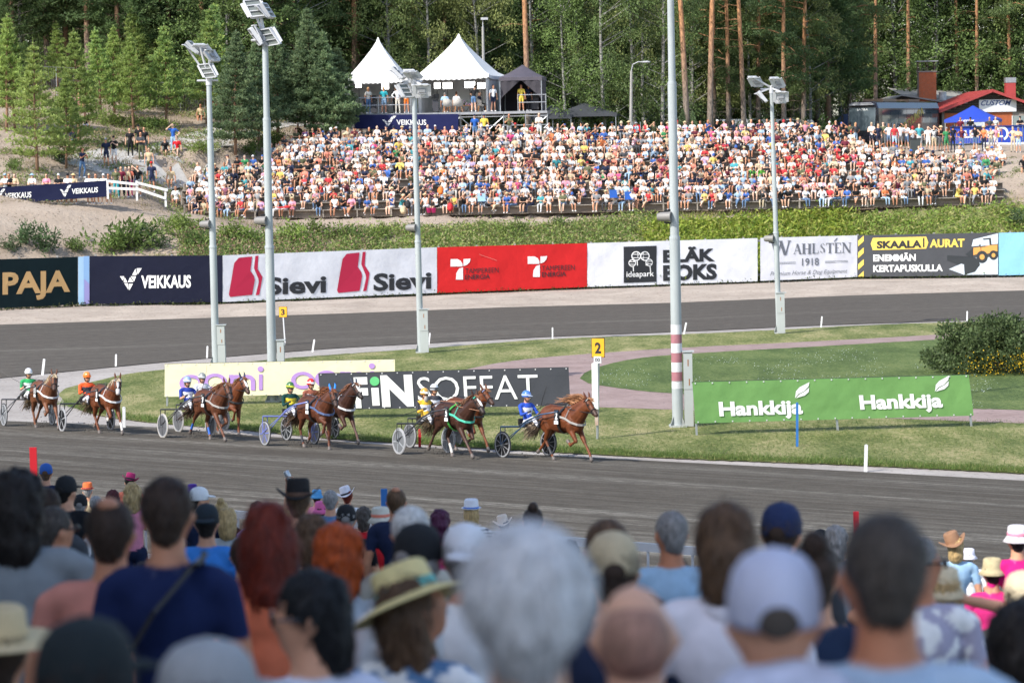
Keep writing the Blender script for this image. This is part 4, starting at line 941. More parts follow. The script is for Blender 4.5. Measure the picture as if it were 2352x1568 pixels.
tag(tg_, 'lilac flower arrangement on the low table in the right tent', 'flowers')
for (u, lab, ww) in ((850, 'dark high counter with video gear in the left tent', 1.1), (1000, 'black equipment rack at the left of the right tent', .5), (1225, 'black equipment table inside the charcoal tent', .9)):
 q = P(u, 240, DY + 2.3); t = thing('equipment_counter', lab, 'equipment', (q.x, q.y, DZ)); a = MB(); a.box((0, 0, .95), (ww, .5, .05)); a.build('counter_top', M_dark, t); a = MB(); a.box((0, .05, .5), (ww * .8, .35, .8)); a.build('cabinet', mat('dark_cabinet', (.05, .05, .06), .6), t)
 a = MB(); a.box((ww * .2, 0, 1.12), (.35, .3, .28)); a.build('monitor', M_dark, t); a = MB(); a.box((-ww * .25, 0, 1.1), (.18, .3, .2)); a.tube([(-ww * .25, -.15, 1.1), (-ww * .25, -.33, 1.1)], .06, 8); a.build('camera_body', M_dark, t)
def figure(u, v, y, label, pose='stand', arms='down', head='short', face=-.1, z=None, sh='white', bt='navy', hatc=None, hair='brown hair', shorts=True, tank=False, lng=False, dress=False, sc=1.0, fem=False, lean=.03, cat='person', group=None, gl=True, shoe='white', cross=False):
 """one described person; z None = on the hillside"""
 B = human(pose, arms, head, lean=lean, female=fem, cross=cross); V, T = B.mesh(.026, 1, .28, seg=8); tg = B.tags(V[T].mean(axis=1)); r_ = np.random.default_rng(int(u * 7))
 if z is None: q = on_hill(u, v) if y is None else P(u, v, y); zz = q.z
 else: q = P(u, v, y); zz = z
 C = wear(tg, CL[sh], CL[bt], SKIN[int(u) % 4], HR[hair], CL[hatc] if hatc else None, 'long' if lng else 'short', shorts, tank=tank, dress=dress, shoe=CL[shoe])
 me = mesh_np('person', V * sc, T, [M_people], col=np.clip(C, 0, 1), smooth=True); o = link('person', me, None, (q.x, q.y, zz - (.0 if pose != 'sit' else (.0 if z is not None else .36)))); o.rotation_euler = (0, 0, face); return tag(o, label, cat, group)
for a_ in ((846, 'woman in patterned top on a high stool in the left tent', dict(sh='off-white', bt='denim', hair='blonde hair', head='long', shorts=False, fem=True, face=.6)), (882, 'man in teal polo and light shorts seen from behind, left tent', dict(sh='teal', bt='light blue', face=3.0, hair='blonde hair')),
   (909, 'man in black shirt standing behind the man with the tie', dict(sh='black', bt='black', shorts=False, dy=2.6)), (914, 'man in white shirt, lilac tie and pale trousers in left tent', dict(sh='white', bt='off-white', shorts=False, arms='hips', lng=True)),
   (934, 'person in orange-red shorts and white shirt at the stage rail', dict(sh='white', bt='orange', arms='crossed')), (1022, 'person in light blue shirt seated in the leftmost armchair', dict(sh='light blue', bt='denim', pose='sit', face=3.0, hair='grey hair', dy=1.7)),
   (1049, 'woman in white top seated in the second armchair', dict(sh='white', bt='white', pose='sit', face=3.1, head='bun', fem=True, dy=1.6)), (1088, 'man in black shirt and denim shorts bending over the table', dict(sh='black', bt='denim', face=2.9, lean=.3, arms='knees')),
   (1100, 'person in dark clothes seated on the right of the table', dict(sh='navy', bt='black', pose='sit', face=1.2, dy=2.3, shorts=False)), (1133, 'man in white tee and navy shorts at the right tent edge', dict(sh='white', bt='navy', face=.5)),
   (1198, 'woman in yellow patterned dress inside the charcoal tent', dict(sh='yellow', bt='brown', dress=True, fem=True, head='long', dy=1.5)), (1214, 'person in dark shirt working inside the charcoal tent', dict(sh='navy', bt='black', face=.7, shorts=False, dy=1.9))):
 k = dict(a_[2]); dy = k.pop('dy', .8); figure(a_[0], 250, DY + dy, a_[1], z=DZ, sc=1.02, **k)
figure(926 + 784 - 784, 0, 0, '', z=0) if False else None
for (u, v, lab, k) in ((1091, 300, 'man in blue tee and denim shorts standing below the stage', dict(sh='blue', bt='denim', hatc='navy', head='cap')), (1113, 303, 'man in yellow polo and dark trousers standing below the stage', dict(sh='yellow', bt='navy', shorts=False, hatc='navy', head='cap')),
      (1170, 300, 'man in sage green shirt under the scaffold stage', dict(sh='olive', bt='grey', arms='phone')), (1239, 308, 'woman in long white dress with crossed arms by the scaffold', dict(sh='white', bt='white', dress=True, fem=True, arms='crossed', hair='blonde hair', head='long'))):
 figure(u, v + 8, 188.2, lab, z=8.35, sc=1.03, **k)
# ---------------------------------------------------------------- coach
bx0 = on_hill(1948, 345, 218); ang = R(31)
BX = P(1980, 340, 221); bz = hz(BX.x, 226)
M_busb = mat('coach_dark_paint', (.012, .010, .022), .25, spec=.6, coat=.6); M_glass = mat('coach_glass', (.045, .075, .10), .05, spec=1.0, coat=1.0); M_purp = mat('coach_purple', (.06, .02, .10), .3, coat=.5)
bus = thing('coach', 'dark purple party coach parked behind the standing crowd', 'bus', (BX.x, BX.y, bz), -(math.pi / 2 - ang) + R(90) + R(0))
# local: x right across the front, y back along the coach, front faces -y
bus.rotation_euler = (0, 0, -ang)
L_, W_, H_ = 12.5, 2.55, 3.45
a = MB(); sec = [(0, .35), (W_, .35), (W_, 2.9), (W_ - .18, H_ - .1), (W_ - .5, H_), (.5, H_), (.18, H_ - .1), (0, 2.9)]
for (y0, y1, k0, k1) in ((.35, L_, 1, 1),):
 vs = [(x - W_ / 2, y0, z) for x, z in sec] + [(x - W_ / 2, y1, z) for x, z in sec]; n = len(sec); a.add(vs, [(i, (i + 1) % n, n + (i + 1) % n, n + i) for i in range(n)] + [tuple(range(n, 2 * n))])
fr_ = [(x * .96 - W_ / 2 + W_ * .02, -.0 if z < 1.2 else .0 + (z - 1.2) * .12, z) for x, z in sec]; vs = fr_ + [(x - W_ / 2, .35, z) for x, z in sec]; a.add(vs, [(i + n, (i + 1) % n + n, (i + 1) % n, i) for i in range(n)] + [tuple(range(n))[::-1]]); a.build('body', M_busb, bus)
a = MB(); a.add([(-1.12, -.012, 1.2), (1.12, -.012, 1.2), (1.1, .175, 2.98), (-1.1, .175, 2.98)], [(0, 1, 2, 3)]); a.build('windscreen', mat('windscreen_glass', (.10, .13, .15), .08, spec=1., coat=1.), bus)
a = MB(); a.box((0, .05, 3.22), (2.0, .3, .12)); a.box((0, -.02, 3.33), (1.7, .1, .06)); a.build('sun_visor', mat('light_trim', (.4, .4, .42), .4), bus)
for s in (-1, 1):
 a = MB(); a.tube([(s * 1.15, .1, 2.9), (s * 1.45, -.3, 2.8), (s * 1.48, -.35, 2.3)], .035, 6); a.box((s * 1.48, -.35, 2.15), (.2, .1, .5)); a.build('wing_mirror', M_dark, bus)
 a = MB(); a.ell((s * .85, -.02, .75), (.22, .05, .11), n=10); a.build('headlight', mat('lamp_glass', (.7, .7, .72), .1), bus)
for s in (-1, 1):
 nwin = 7
 for i in range(nwin):
  y0 = 1.0 + i * 1.6; a = MB(); a.add([(s * (W_ / 2 + .012), y0, 1.75), (s * (W_ / 2 + .012), y0 + 1.56, 1.75), (s * (W_ / 2 + .012), y0 + 1.56, 2.78), (s * (W_ / 2 + .012), y0, 2.78)], [(0, 1, 2, 3) if s > 0 else (3, 2, 1, 0)]); a.build('side_window', M_glass, bus)
 for y0 in (2.9, 8.9):
  a = MB(); a.lathe([(.001, -.14), (.3, -.14), (.46, -.1), (.48, 0), (.46, .1), (.3, .14), (.001, .14)], 18, Matrix.Rotation(R(90), 3, 'Y'), 0, (s * 1.12, y0, .48)); a.build('wheel', M_dark, bus)
a = MB(); a.box((0, 3.5, H_ + .1), (1.7, 2.6, .22)); a.box((0, 8.5, H_ + .09), (1.6, 2.2, .18)); a.build('roof_unit', mat('bronze_roof_unit', (.22, .15, .10), .5), bus)
sm = MB()
for i in range(5): y0 = 1.2 + i * .62; sm.add([(W_ / 2 + .02, y0, .7), (W_ / 2 + .02, y0 + .28, .7), (W_ / 2 + .02, y0 + .75, 1.75), (W_ / 2 + .02, y0 + .5, 1.75)], [(0, 1, 2, 3)])
sm.build('stripe', mat('print_silver', (.5, .5, .52), .5), bus)
def flat_text(mb, s, origin, ex, ez, width, height, bold=.02, shear=0., mi=0):
 v, f = glyphs(s, bold, shear); ex, ez, o_ = Vector(ex).normalized(), Vector(ez).normalized(), Vector(origin); mb.add([o_ + ex * (x * width) + ez * (y * height) for x, y in v], f, mi)
a = MB(); flat_text(a, 'PARTYLIMPA', (W_ / 2 + .024, 4.3, .85), (0, 1, .33), (0, -.25, 1), 5.2, .62, .02); a.build('lettering', mat('print_goldleaf', lin('C9B35C')), bus)
a = MB(); flat_text(a, 'LAITILA', (-.45, .148, 2.76), (1, 0, 0), (0, .1, 1), .9, .16, .02); a.build('sign_lettering', M_white, bus)
# ---------------------------------------------------------------- buildings on the right
M_brick = mat('red_brick', lin('C0683F'), .85, var=.18, vscale=4); M_mortar = mat('mortar', (.30, .26, .23), .95); M_redroof = mat('red_metal_roof', lin('A8413F'), .5, var=.1, vscale=2)
M_grroof = mat('grey_corrugated_roof', (.30, .29, .27), .8, var=.3, vscale=3); M_darkwood = mat('dark_plank_siding', (.055, .045, .04), .85, var=.3, vscale=3, stretch=(.3, 1, 4))
def brickwork(parent, org, x0, x1, y, z0, z1, side=None, bl=.255, bh=.085):
 """courses of single bricks standing proud of the mortar; side=(x, y0, y1) turns the wall"""
 mb = MB(); k = 0; z = z0
 while z < z1 - .02:
  a_, b_ = (x0, x1); s = a_ - (bl / 2 if k % 2 else 0)
  while s < b_:
   e = min(s + bl - .014, b_); ss = max(s, a_)
   if e - ss > .03:
    if side is None: mb.box(((ss + e) / 2, y - .006, z + bh / 2), (e - ss, .02, bh - .014))
    else: mb.box((y, (ss + e) / 2, z + bh / 2), (.02, e - ss, bh - .014))
   s += bl
  z += bh; k += 1
 o = mb.build('brick', M_brick, parent, org); o['kind'] = 'stuff'; return o
# red roofed building
ry = 232.; gz = P(2278, 209, ry).z; lz = P(2153, 258, ry).z; px_ = P(2278, 209, ry).x; lx = P(2153, 258, ry).x; base = hz(lx, 228) - .3
half = px_ - lx; rx = px_ + half
t = thing('red_roofed_building', 'brick building with red metal roof and CUSTOM sign', 'building', (px_, ry, base)); o0 = (px_, ry, base)
a = MB(); a.box((px_, ry + 6.3, (base + lz) / 2 + .1), (half * 2 - .8, 12, lz - base + .3)); a.build('wall_core', M_mortar, t, o0)
brickwork(t, o0, lx + .62, lx + 2.6, ry + .28, base, lz - .05); brickwork(t, o0, P(2262, 0, ry).x, P(2325, 0, ry).x, ry + .28, base, lz + .0)
a = MB(); a.add([(lx + .4, ry + .24, lz - .1), (rx - .4, ry + .24, lz - .1), (px_, ry + .24, gz - .12)], [(0, 1, 2)]); a.build('gable', M_mortar, t, o0)
zz = lz - .1; i = 0
while zz < gz - .3:
 f = (zz + .1 - (lz - .1)) / (gz - lz); hw = (half - .4) * (1 - f); a = MB(); a.box((px_, ry + .21, zz + .09), (hw * 2, .05, .17)); a.build('siding_board', M_darkwood, t, o0); zz += .19
for s in (-1, 1):
 a = MB(); A_ = Vector((px_ + s * (half + .3), ry - .5, lz - .12)); B_ = Vector((px_, ry - .5, gz)); d = Vector((0, 13.5, 0)); up = Vector((0, 0, .12))
 a.add([A_, B_, B_ + d, A_ + d, A_ + up, B_ + up, B_ + d + up, A_ + d + up], [(0, 1, 2, 3), (4, 7, 6, 5), (0, 4, 5, 1), (1, 5, 6, 2), (2, 6, 7, 3), (3, 7, 4, 0)] if s < 0 else [(3, 2, 1, 0), (5, 6, 7, 4), (1, 5, 4, 0), (2, 6, 5, 1), (3, 7, 6, 2), (0, 4, 7, 3)]); rf_ = a.build('roof', M_redroof, t, o0)
 a = MB(); a.beam(A_ + Vector((0, -.03, .0)), B_ + Vector((0, -.03, .0)), .05, .2); a.build('bargeboard', M_redroof, rf_, None)
 for v_ in rf_.children[0].data.vertices: v_.co -= Vector(o0)
 sm = MB()
 for j in range(1, 12): q_ = A_.lerp(B_, j / 12) + up; sm.beam(q_, q_ + d, .04, .04)
 o = sm.build('roof_seam', M_redroof, t, o0); o['kind'] = 'stuff'
q1 = P(2320, 211, ry + 4); a = MB(); a.box((q1.x, ry + 4, q1.z + .0), (.8, .8, 1.6)); ch = a.build('chimney', M_redroof, t, o0); a = MB(); a.box((q1.x, ry + 4, q1.z + .95), (.86, .86, .42)); a.build('chimney_cap', M_steel, ch, None)
for v_ in ch.children[0].data.vertices: v_.co -= Vector(o0)
sa, sb = P(2249, 233, ry), P(2335, 253, ry)
a = MB(); a.box(((sa.x + sb.x) / 2, ry + .12, (sa.z + sb.z) / 2), (sb.x - sa.x, .08, 1.0)); sg = a.build('sign_board', mat('sign_white', (.75, .76, .78), .5), t, o0)
a = MB(); flat_text(a, 'CUSTOM', (sa.x + .15, ry + .07, sb.z + .42), (1, 0, -.0), (0, 0, 1), 2.5, .42, .02, .4); a.build('lettering', mat('print_custom', lin('34508A')), sg, o0)
for (u0, u1, nm, m_) in ((2206, 2262, 'door_panel', mat('white_panel', (.6, .62, .62), .5)), (2326, 2400, 'window', mat('window_glass', (.25, .3, .3), .1, spec=.8))):
 A_, B_ = P(u0, 270, ry), P(u1, 330, ry); a = MB(); a.box(((A_.x + B_.x) / 2, ry + .22, base + 1.25), (B_.x - A_.x, .06, 2.3)); w_ = a.build(nm, m_, t, o0)
 a = MB(); [a.box((x, ry + .17, base + 1.25), (.08, .06, 2.36)) for x in (A_.x, (A_.x + B_.x) / 2, B_.x)]; a.build('frame', mat('white_frame', (.7, .7, .68), .5), w_, o0)
# low grey-roofed building with the tall brick chimney
gy = 246.; pk_ = P(2071, 222, gy); le = P(1990, 244, gy); re_ = P(2215, 228, gy); hb = hz(pk_.x, 240) - .3
t = thing('grey_roofed_building', 'dark timber building with weathered grey roof behind the coach', 'building', (pk_.x, gy, hb)); o0 = (pk_.x, gy, hb)
hw = pk_.x - le.x; ez_ = le.z - .05
a = MB(); a.box((pk_.x + 2, gy + 6.2, (hb + ez_) / 2), (hw * 2 + 6, 12, ez_ - hb)); a.build('wall', M_darkwood, t, o0)
a = MB(); a.add([(pk_.x - hw, gy + .1, ez_), (pk_.x + hw + 2.5, gy + .1, ez_ - .25), (pk_.x, gy + .1, pk_.z)], [(0, 1, 2)]); a.build('gable', M_darkwood, t, o0)
for (A_, B_) in (((pk_.x - hw - .3, ez_ - .1), (pk_.x, pk_.z + .05)), ((pk_.x, pk_.z + .05), (re_.x + 1.5, ez_ - .4))):
 k = 16; a = MB(); vs = []
 for i in range(k + 1):
  x = A_[0] + (B_[0] - A_[0]) * i / k; z = A_[1] + (B_[1] - A_[1]) * i / k; vs += [(x, gy - .4, z), (x, gy + 12.5, z + .0), (x, gy - .4, z + .1), (x, gy + 12.5, z + .1)]
 a.add(vs, [(4 * i, 4 * i + 4, 4 * i + 5, 4 * i + 1) for i in range(k)] + [(4 * i + 2, 4 * i + 3, 4 * i + 7, 4 * i + 6) for i in range(k)] + [(4 * i, 4 * i + 2, 4 * i + 6, 4 * i + 4) for i in range(k)]); a.build('roof', M_grroof, t, o0)
a = MB(); A_ = P(2120, 226, gy + 3); a.add([(pk_.x, gy - .3, pk_.z + .1), (P(2240, 0, gy).x, gy - .3, pk_.z - .9), (P(2240, 0, gy).x, gy + 9, pk_.z + .5), (pk_.x, gy + 9, pk_.z + .9)], [(0, 1, 2, 3)]); a.build('roof_slope', M_grroof, t, o0)
ca, cb = P(2111, 166, gy - .2), P(2151, 228, gy - .2); cw = cb.x - ca.x
t = thing('brick_chimney', 'tall red brick chimney with a rusty metal frame on top', 'chimney', ((ca.x + cb.x) / 2, gy + .4, cb.z - 1)); o0 = ((ca.x + cb.x) / 2, gy + .4, cb.z - 1)
a = MB(); a.box((o0[0], gy + .45, (ca.z + cb.z - 2) / 2 - .0), (cw, 1.1, ca.z - cb.z + 2)); a.build('core', M_mortar, t, o0)
brickwork(t, o0, ca.x, cb.x, gy - .10, cb.z - .6, ca.z); brickwork(t, o0, gy - .09, gy + .98, cb.x + .004, cb.z - .6, ca.z, side=True)
a = MB(); a.box((o0[0], gy + .45, ca.z + .04), (cw + .14, 1.24, .12)); a.build('coping', M_mortar, t, o0)
fr = MB(); zt = P(2130, 142, gy).z
for x in (ca.x, o0[0], cb.x - .1):
 for y in (gy - .1, gy + .9): fr.tube([(x, y, ca.z), (x, y, zt)], .03, 5)
fr.tube([(ca.x - .1, gy - .1, cb.z), (ca.x - .1, gy - .1, zt)], .03, 5); fr.build('metal_frame', mat('rusty_frame', (.16, .11, .09), .8, var=.4), t, o0)
a = MB(); a.box((o0[0], gy + .4, zt + .04), (cw + .35, 1.3, .06)); a.build('cover_plate', mat('zinc_plate', (.45, .47, .5), .5), t, o0)
q = P(2170, 218, gy - .4); a = MB(); a.lathe([(.001, 1.0), (.36, 1.0), (.36, .95), (.33, .93), (.33, 0)], 16); o = a.build('vent_drum', mat('chalky_steel', (.5, .52, .54), .6, var=.3, vscale=3), None, (0, 0, 0)); o.location = (q.x, gy + .8, q.z - .75); tag(o, 'pale round steel vent drum on the grey roof right of the chimney', 'vent')
# blue canopy, blue site fence, rails
M_blue = mat('royal_blue_cloth', lin('2A48B4'), .6, var=.06, vscale=1.5); q = P(2235, 243, 219); cz = hz(q.x, 219) + 0
cn = popup('blue_canopy', 'royal blue folding canopy lettered CUSTOM in front of the brick building', q.x, 219, cz, 1.85, 1.6, q.z - cz - 1.05, q.z - cz, R(-22), M_blue)
a = MB(); flat_text(a, 'CUSTOM', (-.75, -1.64 - .02, q.z - cz - 1.23), (1, 0, 0), (0, 0, 1), 1.2, .15, .03, .4); a.build('lettering', M_white, cn)
y = 214.; xa, xb = P(2182, 300, y).x, P(2420, 300, y).x; zt = P(2182, 293, y).z; zb = zt - 1.25
t = thing('blue_site_barrier', 'long blue panelled barrier lettered LEVISOL behind the standing crowd', 'barrier', (xa, y, zb - .6)); o0 = (xa, y, zb - .6); npn = 10
for i in range(npn): w_ = (xb - xa) / npn; a = MB(); a.box((xa + w_ * (i + .5), y + .03, (zt + zb) / 2 - .3), (w_ - .06, .05, zt - zb + .6)); a.build('panel', M_blue, t, o0)
a = MB(); a.box(((xa + xb) / 2, y, zt + .03), (xb - xa, .14, .09)); a.build('top_rail', mat('blue_steel', lin('1F2F78'), .5), t, o0)
a = MB(); A_ = P(2215, 316, y); flat_text(a, 'LEVISOL', (A_.x, y - .01, A_.z), (1, 0, 0), (0, 0, 1), 2.9, .52, .05); a.build('lettering', M_white, t, o0)
a = MB(); A_ = P(2300, 307, y - .02)
for i in range(22): g0, g1 = R(-75 + 230 * i / 22), R(-75 + 230 * (i + 1) / 22); a.add([(A_.x + r_ * math.sin(g), y - .02, A_.z + r_ * math.cos(g)) for g, r_ in ((g0, .55), (g1, .55), (g1, .38), (g0, .38))], [(0, 1, 2, 3)])
a.build('ring_logo', M_white, t, o0)
a = MB(); [a.box((A_.x - .3, y - .022, A_.z - .05 - .16 * k), (.3, .02, .13)) for k in range(2)]; a.build('logo_block', print_mat('amber', 'E9B23C'), t, o0)
for (u, lab, k) in ((2206, 'person in plaid shirt leaning on the blue barrier', dict(sh='maroon')), (2229, 'person in black cap leaning on the blue barrier', dict(sh='black', head='cap', hatc='black')), (2273, 'grey-haired person in mottled shirt behind the blue barrier', dict(sh='dark grey', hair='grey hair')),
     (2287, 'blonde woman in light top behind the blue barrier', dict(sh='off-white', hair='blonde hair', head='long', fem=True)), (2343, 'man in black shirt and cap leaning on the blue barrier', dict(sh='black', head='cap', hatc='black', arms='crossed'))):
 figure(u, 300, y + .5, lab, z=zt - 1.0, **k)
q = P(2248, 304, y - .6); t = thing('loudspeaker', 'black loudspeaker on a pole in front of the blue barrier', 'speaker', (q.x, q.y, q.z - 1.4)); a = MB(); a.box((0, 0, 1.45), (.42, .35, .72)); bb = a.build('cabinet', M_dark, t); a = MB(); a.lathe([(.001, .02), (.13, .03), (.15, .0)], 14, Matrix.Rotation(R(90), 3, 'X'), 0, (0, -.18, 1.35)); a.build('cone', mat('speaker_cone', (.05, .05, .05), .9), bb); a = MB(); a.tube([(0, 0, 0), (0, 0, 1.1)], .025, 6); a.build('pole', M_steel, t)
def railing(name, label, posts, zr, mt, w=.09, cat='fence', skew=None):
 """posts: base points; rails at heights zr"""
 t = thing(name, label, cat, posts[0])
 for i, p in enumerate(posts): a = MB(); a.box((p.x, p.y, p.z + max(zr) / 2 + .03), (w, w, max(zr) + .12)); a.build('post', mt, t, posts[0])
 for p, q in zip(posts, posts[1:]):
  for h in zr: a = MB(); a.beam(p + Vector((0, -.07, h)), q + Vector((0, -.07, h)), .04, .15); a.build('rail', mt, t, posts[0])
 return t
pp = [P(u, v, 197) for u, v in ((2258, 352), (2323, 353), (2395, 350))]
railing('white_rail_fence', 'white wooden rail fence at the right edge above the sandy slope', pp, (.28, .68), M_wpaint)
t = thing('crowd_barrier', 'row of grey steel crowd-control barriers behind the standing spectators', 'barrier', P(2105, 352, 198)); q0 = P(2105, 352, 198)
for i in range(3):
 a = MB(); x0, x1 = P(2112 + i * 46, 350, 198).x, P(2156 + i * 46, 350, 198).x; z0 = q0.z
 a.tube([(x0, 198, z0 + .1), (x0, 198, z0 + 1.1), (x1, 198, z0 + 1.1), (x1, 198, z0 + .1), (x0, 198, z0 + .15)], .025, 5)
 for k in range(1, 12): a.tube([(x0 + (x1 - x0) * k / 12, 198, z0 + .15), (x0 + (x1 - x0) * k / 12, 198, z0 + 1.1)], .01, 4)
 a.build('barrier_section', M_steel, t, q0)
q = on_hill(2102, 356); t = thing('wheeled_bin', 'dark wheeled rubbish bin standing among the spectators on the right', 'bin', q); a = MB(); a.add([(-.27, -.3, .08), (.27, -.3, .08), (.27, .3, .08), (-.27, .3, .08), (-.34, -.37, 1.02), (.34, -.37, 1.02), (.34, .37, 1.02), (-.34, .37, 1.02)], [(0, 3, 2, 1), (4, 5, 6, 7), (0, 1, 5, 4), (1, 2, 6, 5), (2, 3, 7, 6), (3, 0, 4, 7)]); a.build('bin_body', mat('bin_plastic', (.05, .06, .06), .6), t); a = MB(); a.box((0, 0, 1.06), (.72, .8, .07)); a.build('lid', M_dark, t)
# white vans and a car parked in the wood
def van(u, v, y, w_, h_, label, rz=0., col=(.72, .73, .75), car=False):
 q = P(u, v, y); z = hz(q.x, y); h_ = h_ or q.z - z; t = thing('parked_car' if car else 'parked_van', label, 'car' if car else 'van', (q.x, y, z), rz)
 a = MB(); pr = [(-w_ / 2, .35), (w_ / 2, .35), (w_ / 2, h_ * .55), (w_ * .42, h_ * .6), (w_ * (.30 if not car else .2), h_ - .06), (w_ * .26 if not car else .15, h_), (-w_ / 2 + (.08 if not car else w_ * .2), h_), (-w_ / 2, h_ * (.93 if not car else .6))]
 n = len(pr); a.add([(x, -.9, zz) for x, zz in pr] + [(x, .9, zz) for x, zz in pr], [tuple(range(n)), tuple(range(n, 2 * n))[::-1]] + [(i, n + i, n + (i + 1) % n, (i + 1) % n) for i in range(n)]); a.build('body', mat('paint_%d' % int(col[0] * 99), col, .3, coat=.5), t)
 a = MB(); a.add([(w_ * .24, -.912, h_ * .6), (w_ * .38, -.912, h_ * .6), (w_ * .28, -.912, h_ * .9), (w_ * .24, -.912, h_ * .9)], [(0, 1, 2, 3)]); a.build('side_window', M_glass, t)
 for x in (-w_ * .3, w_ * .3):
  for s in (-1, 1): a = MB(); a.lathe([(.001, -.1), (.2, -.1), (.33, -.07), (.33, .07), (.2, .1), (.001, .1)], 14, Matrix.Rotation(R(90), 3, 'X'), 0, (x, s * .85, .33)); a.build('wheel', M_dark, t)
for (u, v, w_, lab) in ((1705, 274, 4.6, 'white van parked behind the crowd, leftmost of the row'), (1784, 274, 4.4, 'white van with orange lettering parked behind the crowd'), (1835, 276, 3.4, 'smaller white vehicle parked nearest the coach'), (1655, 277, 2.6, 'white van partly hidden by pine trunks')): van(u, v, 224, w_, None, lab)
van(1977 - 10, 262, 236, 4.4, None, 'dark blue car parked uphill among the pine trunks', col=(.05, .08, .2), car=True)
# street lamps behind the tents
def street_lamp(u, vt, vb, y, head, label):
 b_, t_ = P(u[1], vb, y), P(u[0], vt, y); zg = hz(b_.x, y) - .2; t = thing('street_lamp', label, 'street lamp', (b_.x, y, zg)); bz_ = Vector((b_.x, y, zg)); top = Vector((t_.x, y, t_.z)); o0 = bz_
 a = MB(); a.tube([bz_, bz_.lerp(top, .5), top], [.13, .11, .08], 8); a.build('pole', mat('weathered_grey_pole', (.36, .35, .33), .8, var=.15), t, o0)
 a = MB()
 if head == 'box': a.tube([top, top + Vector((.0, 0, .45))], .04, 6); a.box(top + Vector((.12, -.15, .55)), (.5, .35, .16))
 else: a.tube([top, top + Vector((.12, -.05, .45)), top + Vector((.5, -.1, .62)), top + Vector((.8, -.12, .6))], .04, 6); a.ell(top + Vector((1.05, -.14, .6)), (.32, .14, .08), n=10)
 a.build('lamp_head', mat('lamp_grey', (.45, .46, .48), .5), t, o0)
street_lamp((1109, 1113), 62, 300, 200, 'box', 'tall grey lamp post with square head between the tents'); street_lamp((1450, 1448), 163, 300, 203, 'arm', 'lamp post with curved arm before the birch trees')
# ---------------------------------------------------------------- left fence and the people on the path
yl = 163.
c = Cloth((-60, 434), (247, 414.5), (245, 452), (-60, 471.5), yl, yl, .04, 21); a, b, a2, b2 = MB(), MB(), MB(), MB()
logo_v(c, a, 138, 425, 26, 28); logo_v(c, a2, -14, 434, 26, 28); c.text(b, 'VEIKKAUS', 165, 225, 431.5, 443.5, bold=.02); c.text(b2, 'VEIKKAUS', 12, 72, 442, 455, bold=.02)
banner(c, vinyl('navy2', '141A3A'), 'fence_banner', 'navy banner lettered VEIKKAUS twice on the left white fence', [('logo', a, M_white), ('lettering', b, M_white), ('logo', a2, M_white), ('lettering', b2, M_white)], None)
pp = [P(u, v, yl) for u, v in ((248, 457), (315, 461), (381, 475))]
tpv = (415, 417, 432)
t = thing('white_rail_fence', 'white wooden rail fence at the end of the left VEIKKAUS banner', 'fence', pp[0])
tops = [P(u, v, yl) for u, v in ((248, 414), (315, 415), (381, 433))]
for p, q in zip(pp, tops): a = MB(); a.box((p.x, p.y, (p.z + q.z) / 2), (.11, .11, q.z - p.z)); a.build('post', M_wpaint, t, pp[0])
for (u0, v0, u1, v1) in ((248, 416, 318, 424), (316, 420, 385, 437), (248, 432, 318, 435), (316, 434, 381, 456)): a = MB(); a.beam(P(u0, v0, yl - .1), P(u1, v1, yl - .1), .04, .14); a.build('rail', M_wpaint, t, pp[0])
FENCE = [(13, 'white', 'light blue', 'cap'), (22, 'black', None, 'short'), (35, 'beige', None, 'long'), (75, 'white', 'light blue', 'sunhat'), (108, 'pink', None, 'long'), (136, 'black', 'white', 'cap'), (157, 'white', 'black', 'cap'), (170, 'beige', 'straw', 'sunhat'), (206, 'white', 'beige', 'cap'), (221, 'off-white', None, 'long'), (239, 'white', 'white', 'cap'), (250, 'dark grey', None, 'short')]
for (u, sh, hc, hd) in FENCE:
 figure(u, 440, yl + .6, f"{'hatless' if not hc else hc + ('-hatted' if hd == 'sunhat' else '-capped')} spectator in {sh} top leaning over the left banner, {'at its left end' if u < 40 else 'beside the stepping man' if u > 150 else 'at its middle'}", z=P(u, 440, yl).z - .72, sh=sh, hatc=hc, head=hd, arms='crossed', bt='denim', fem=hd in ('long', 'sunhat'), group='spectators leaning on the left banner')
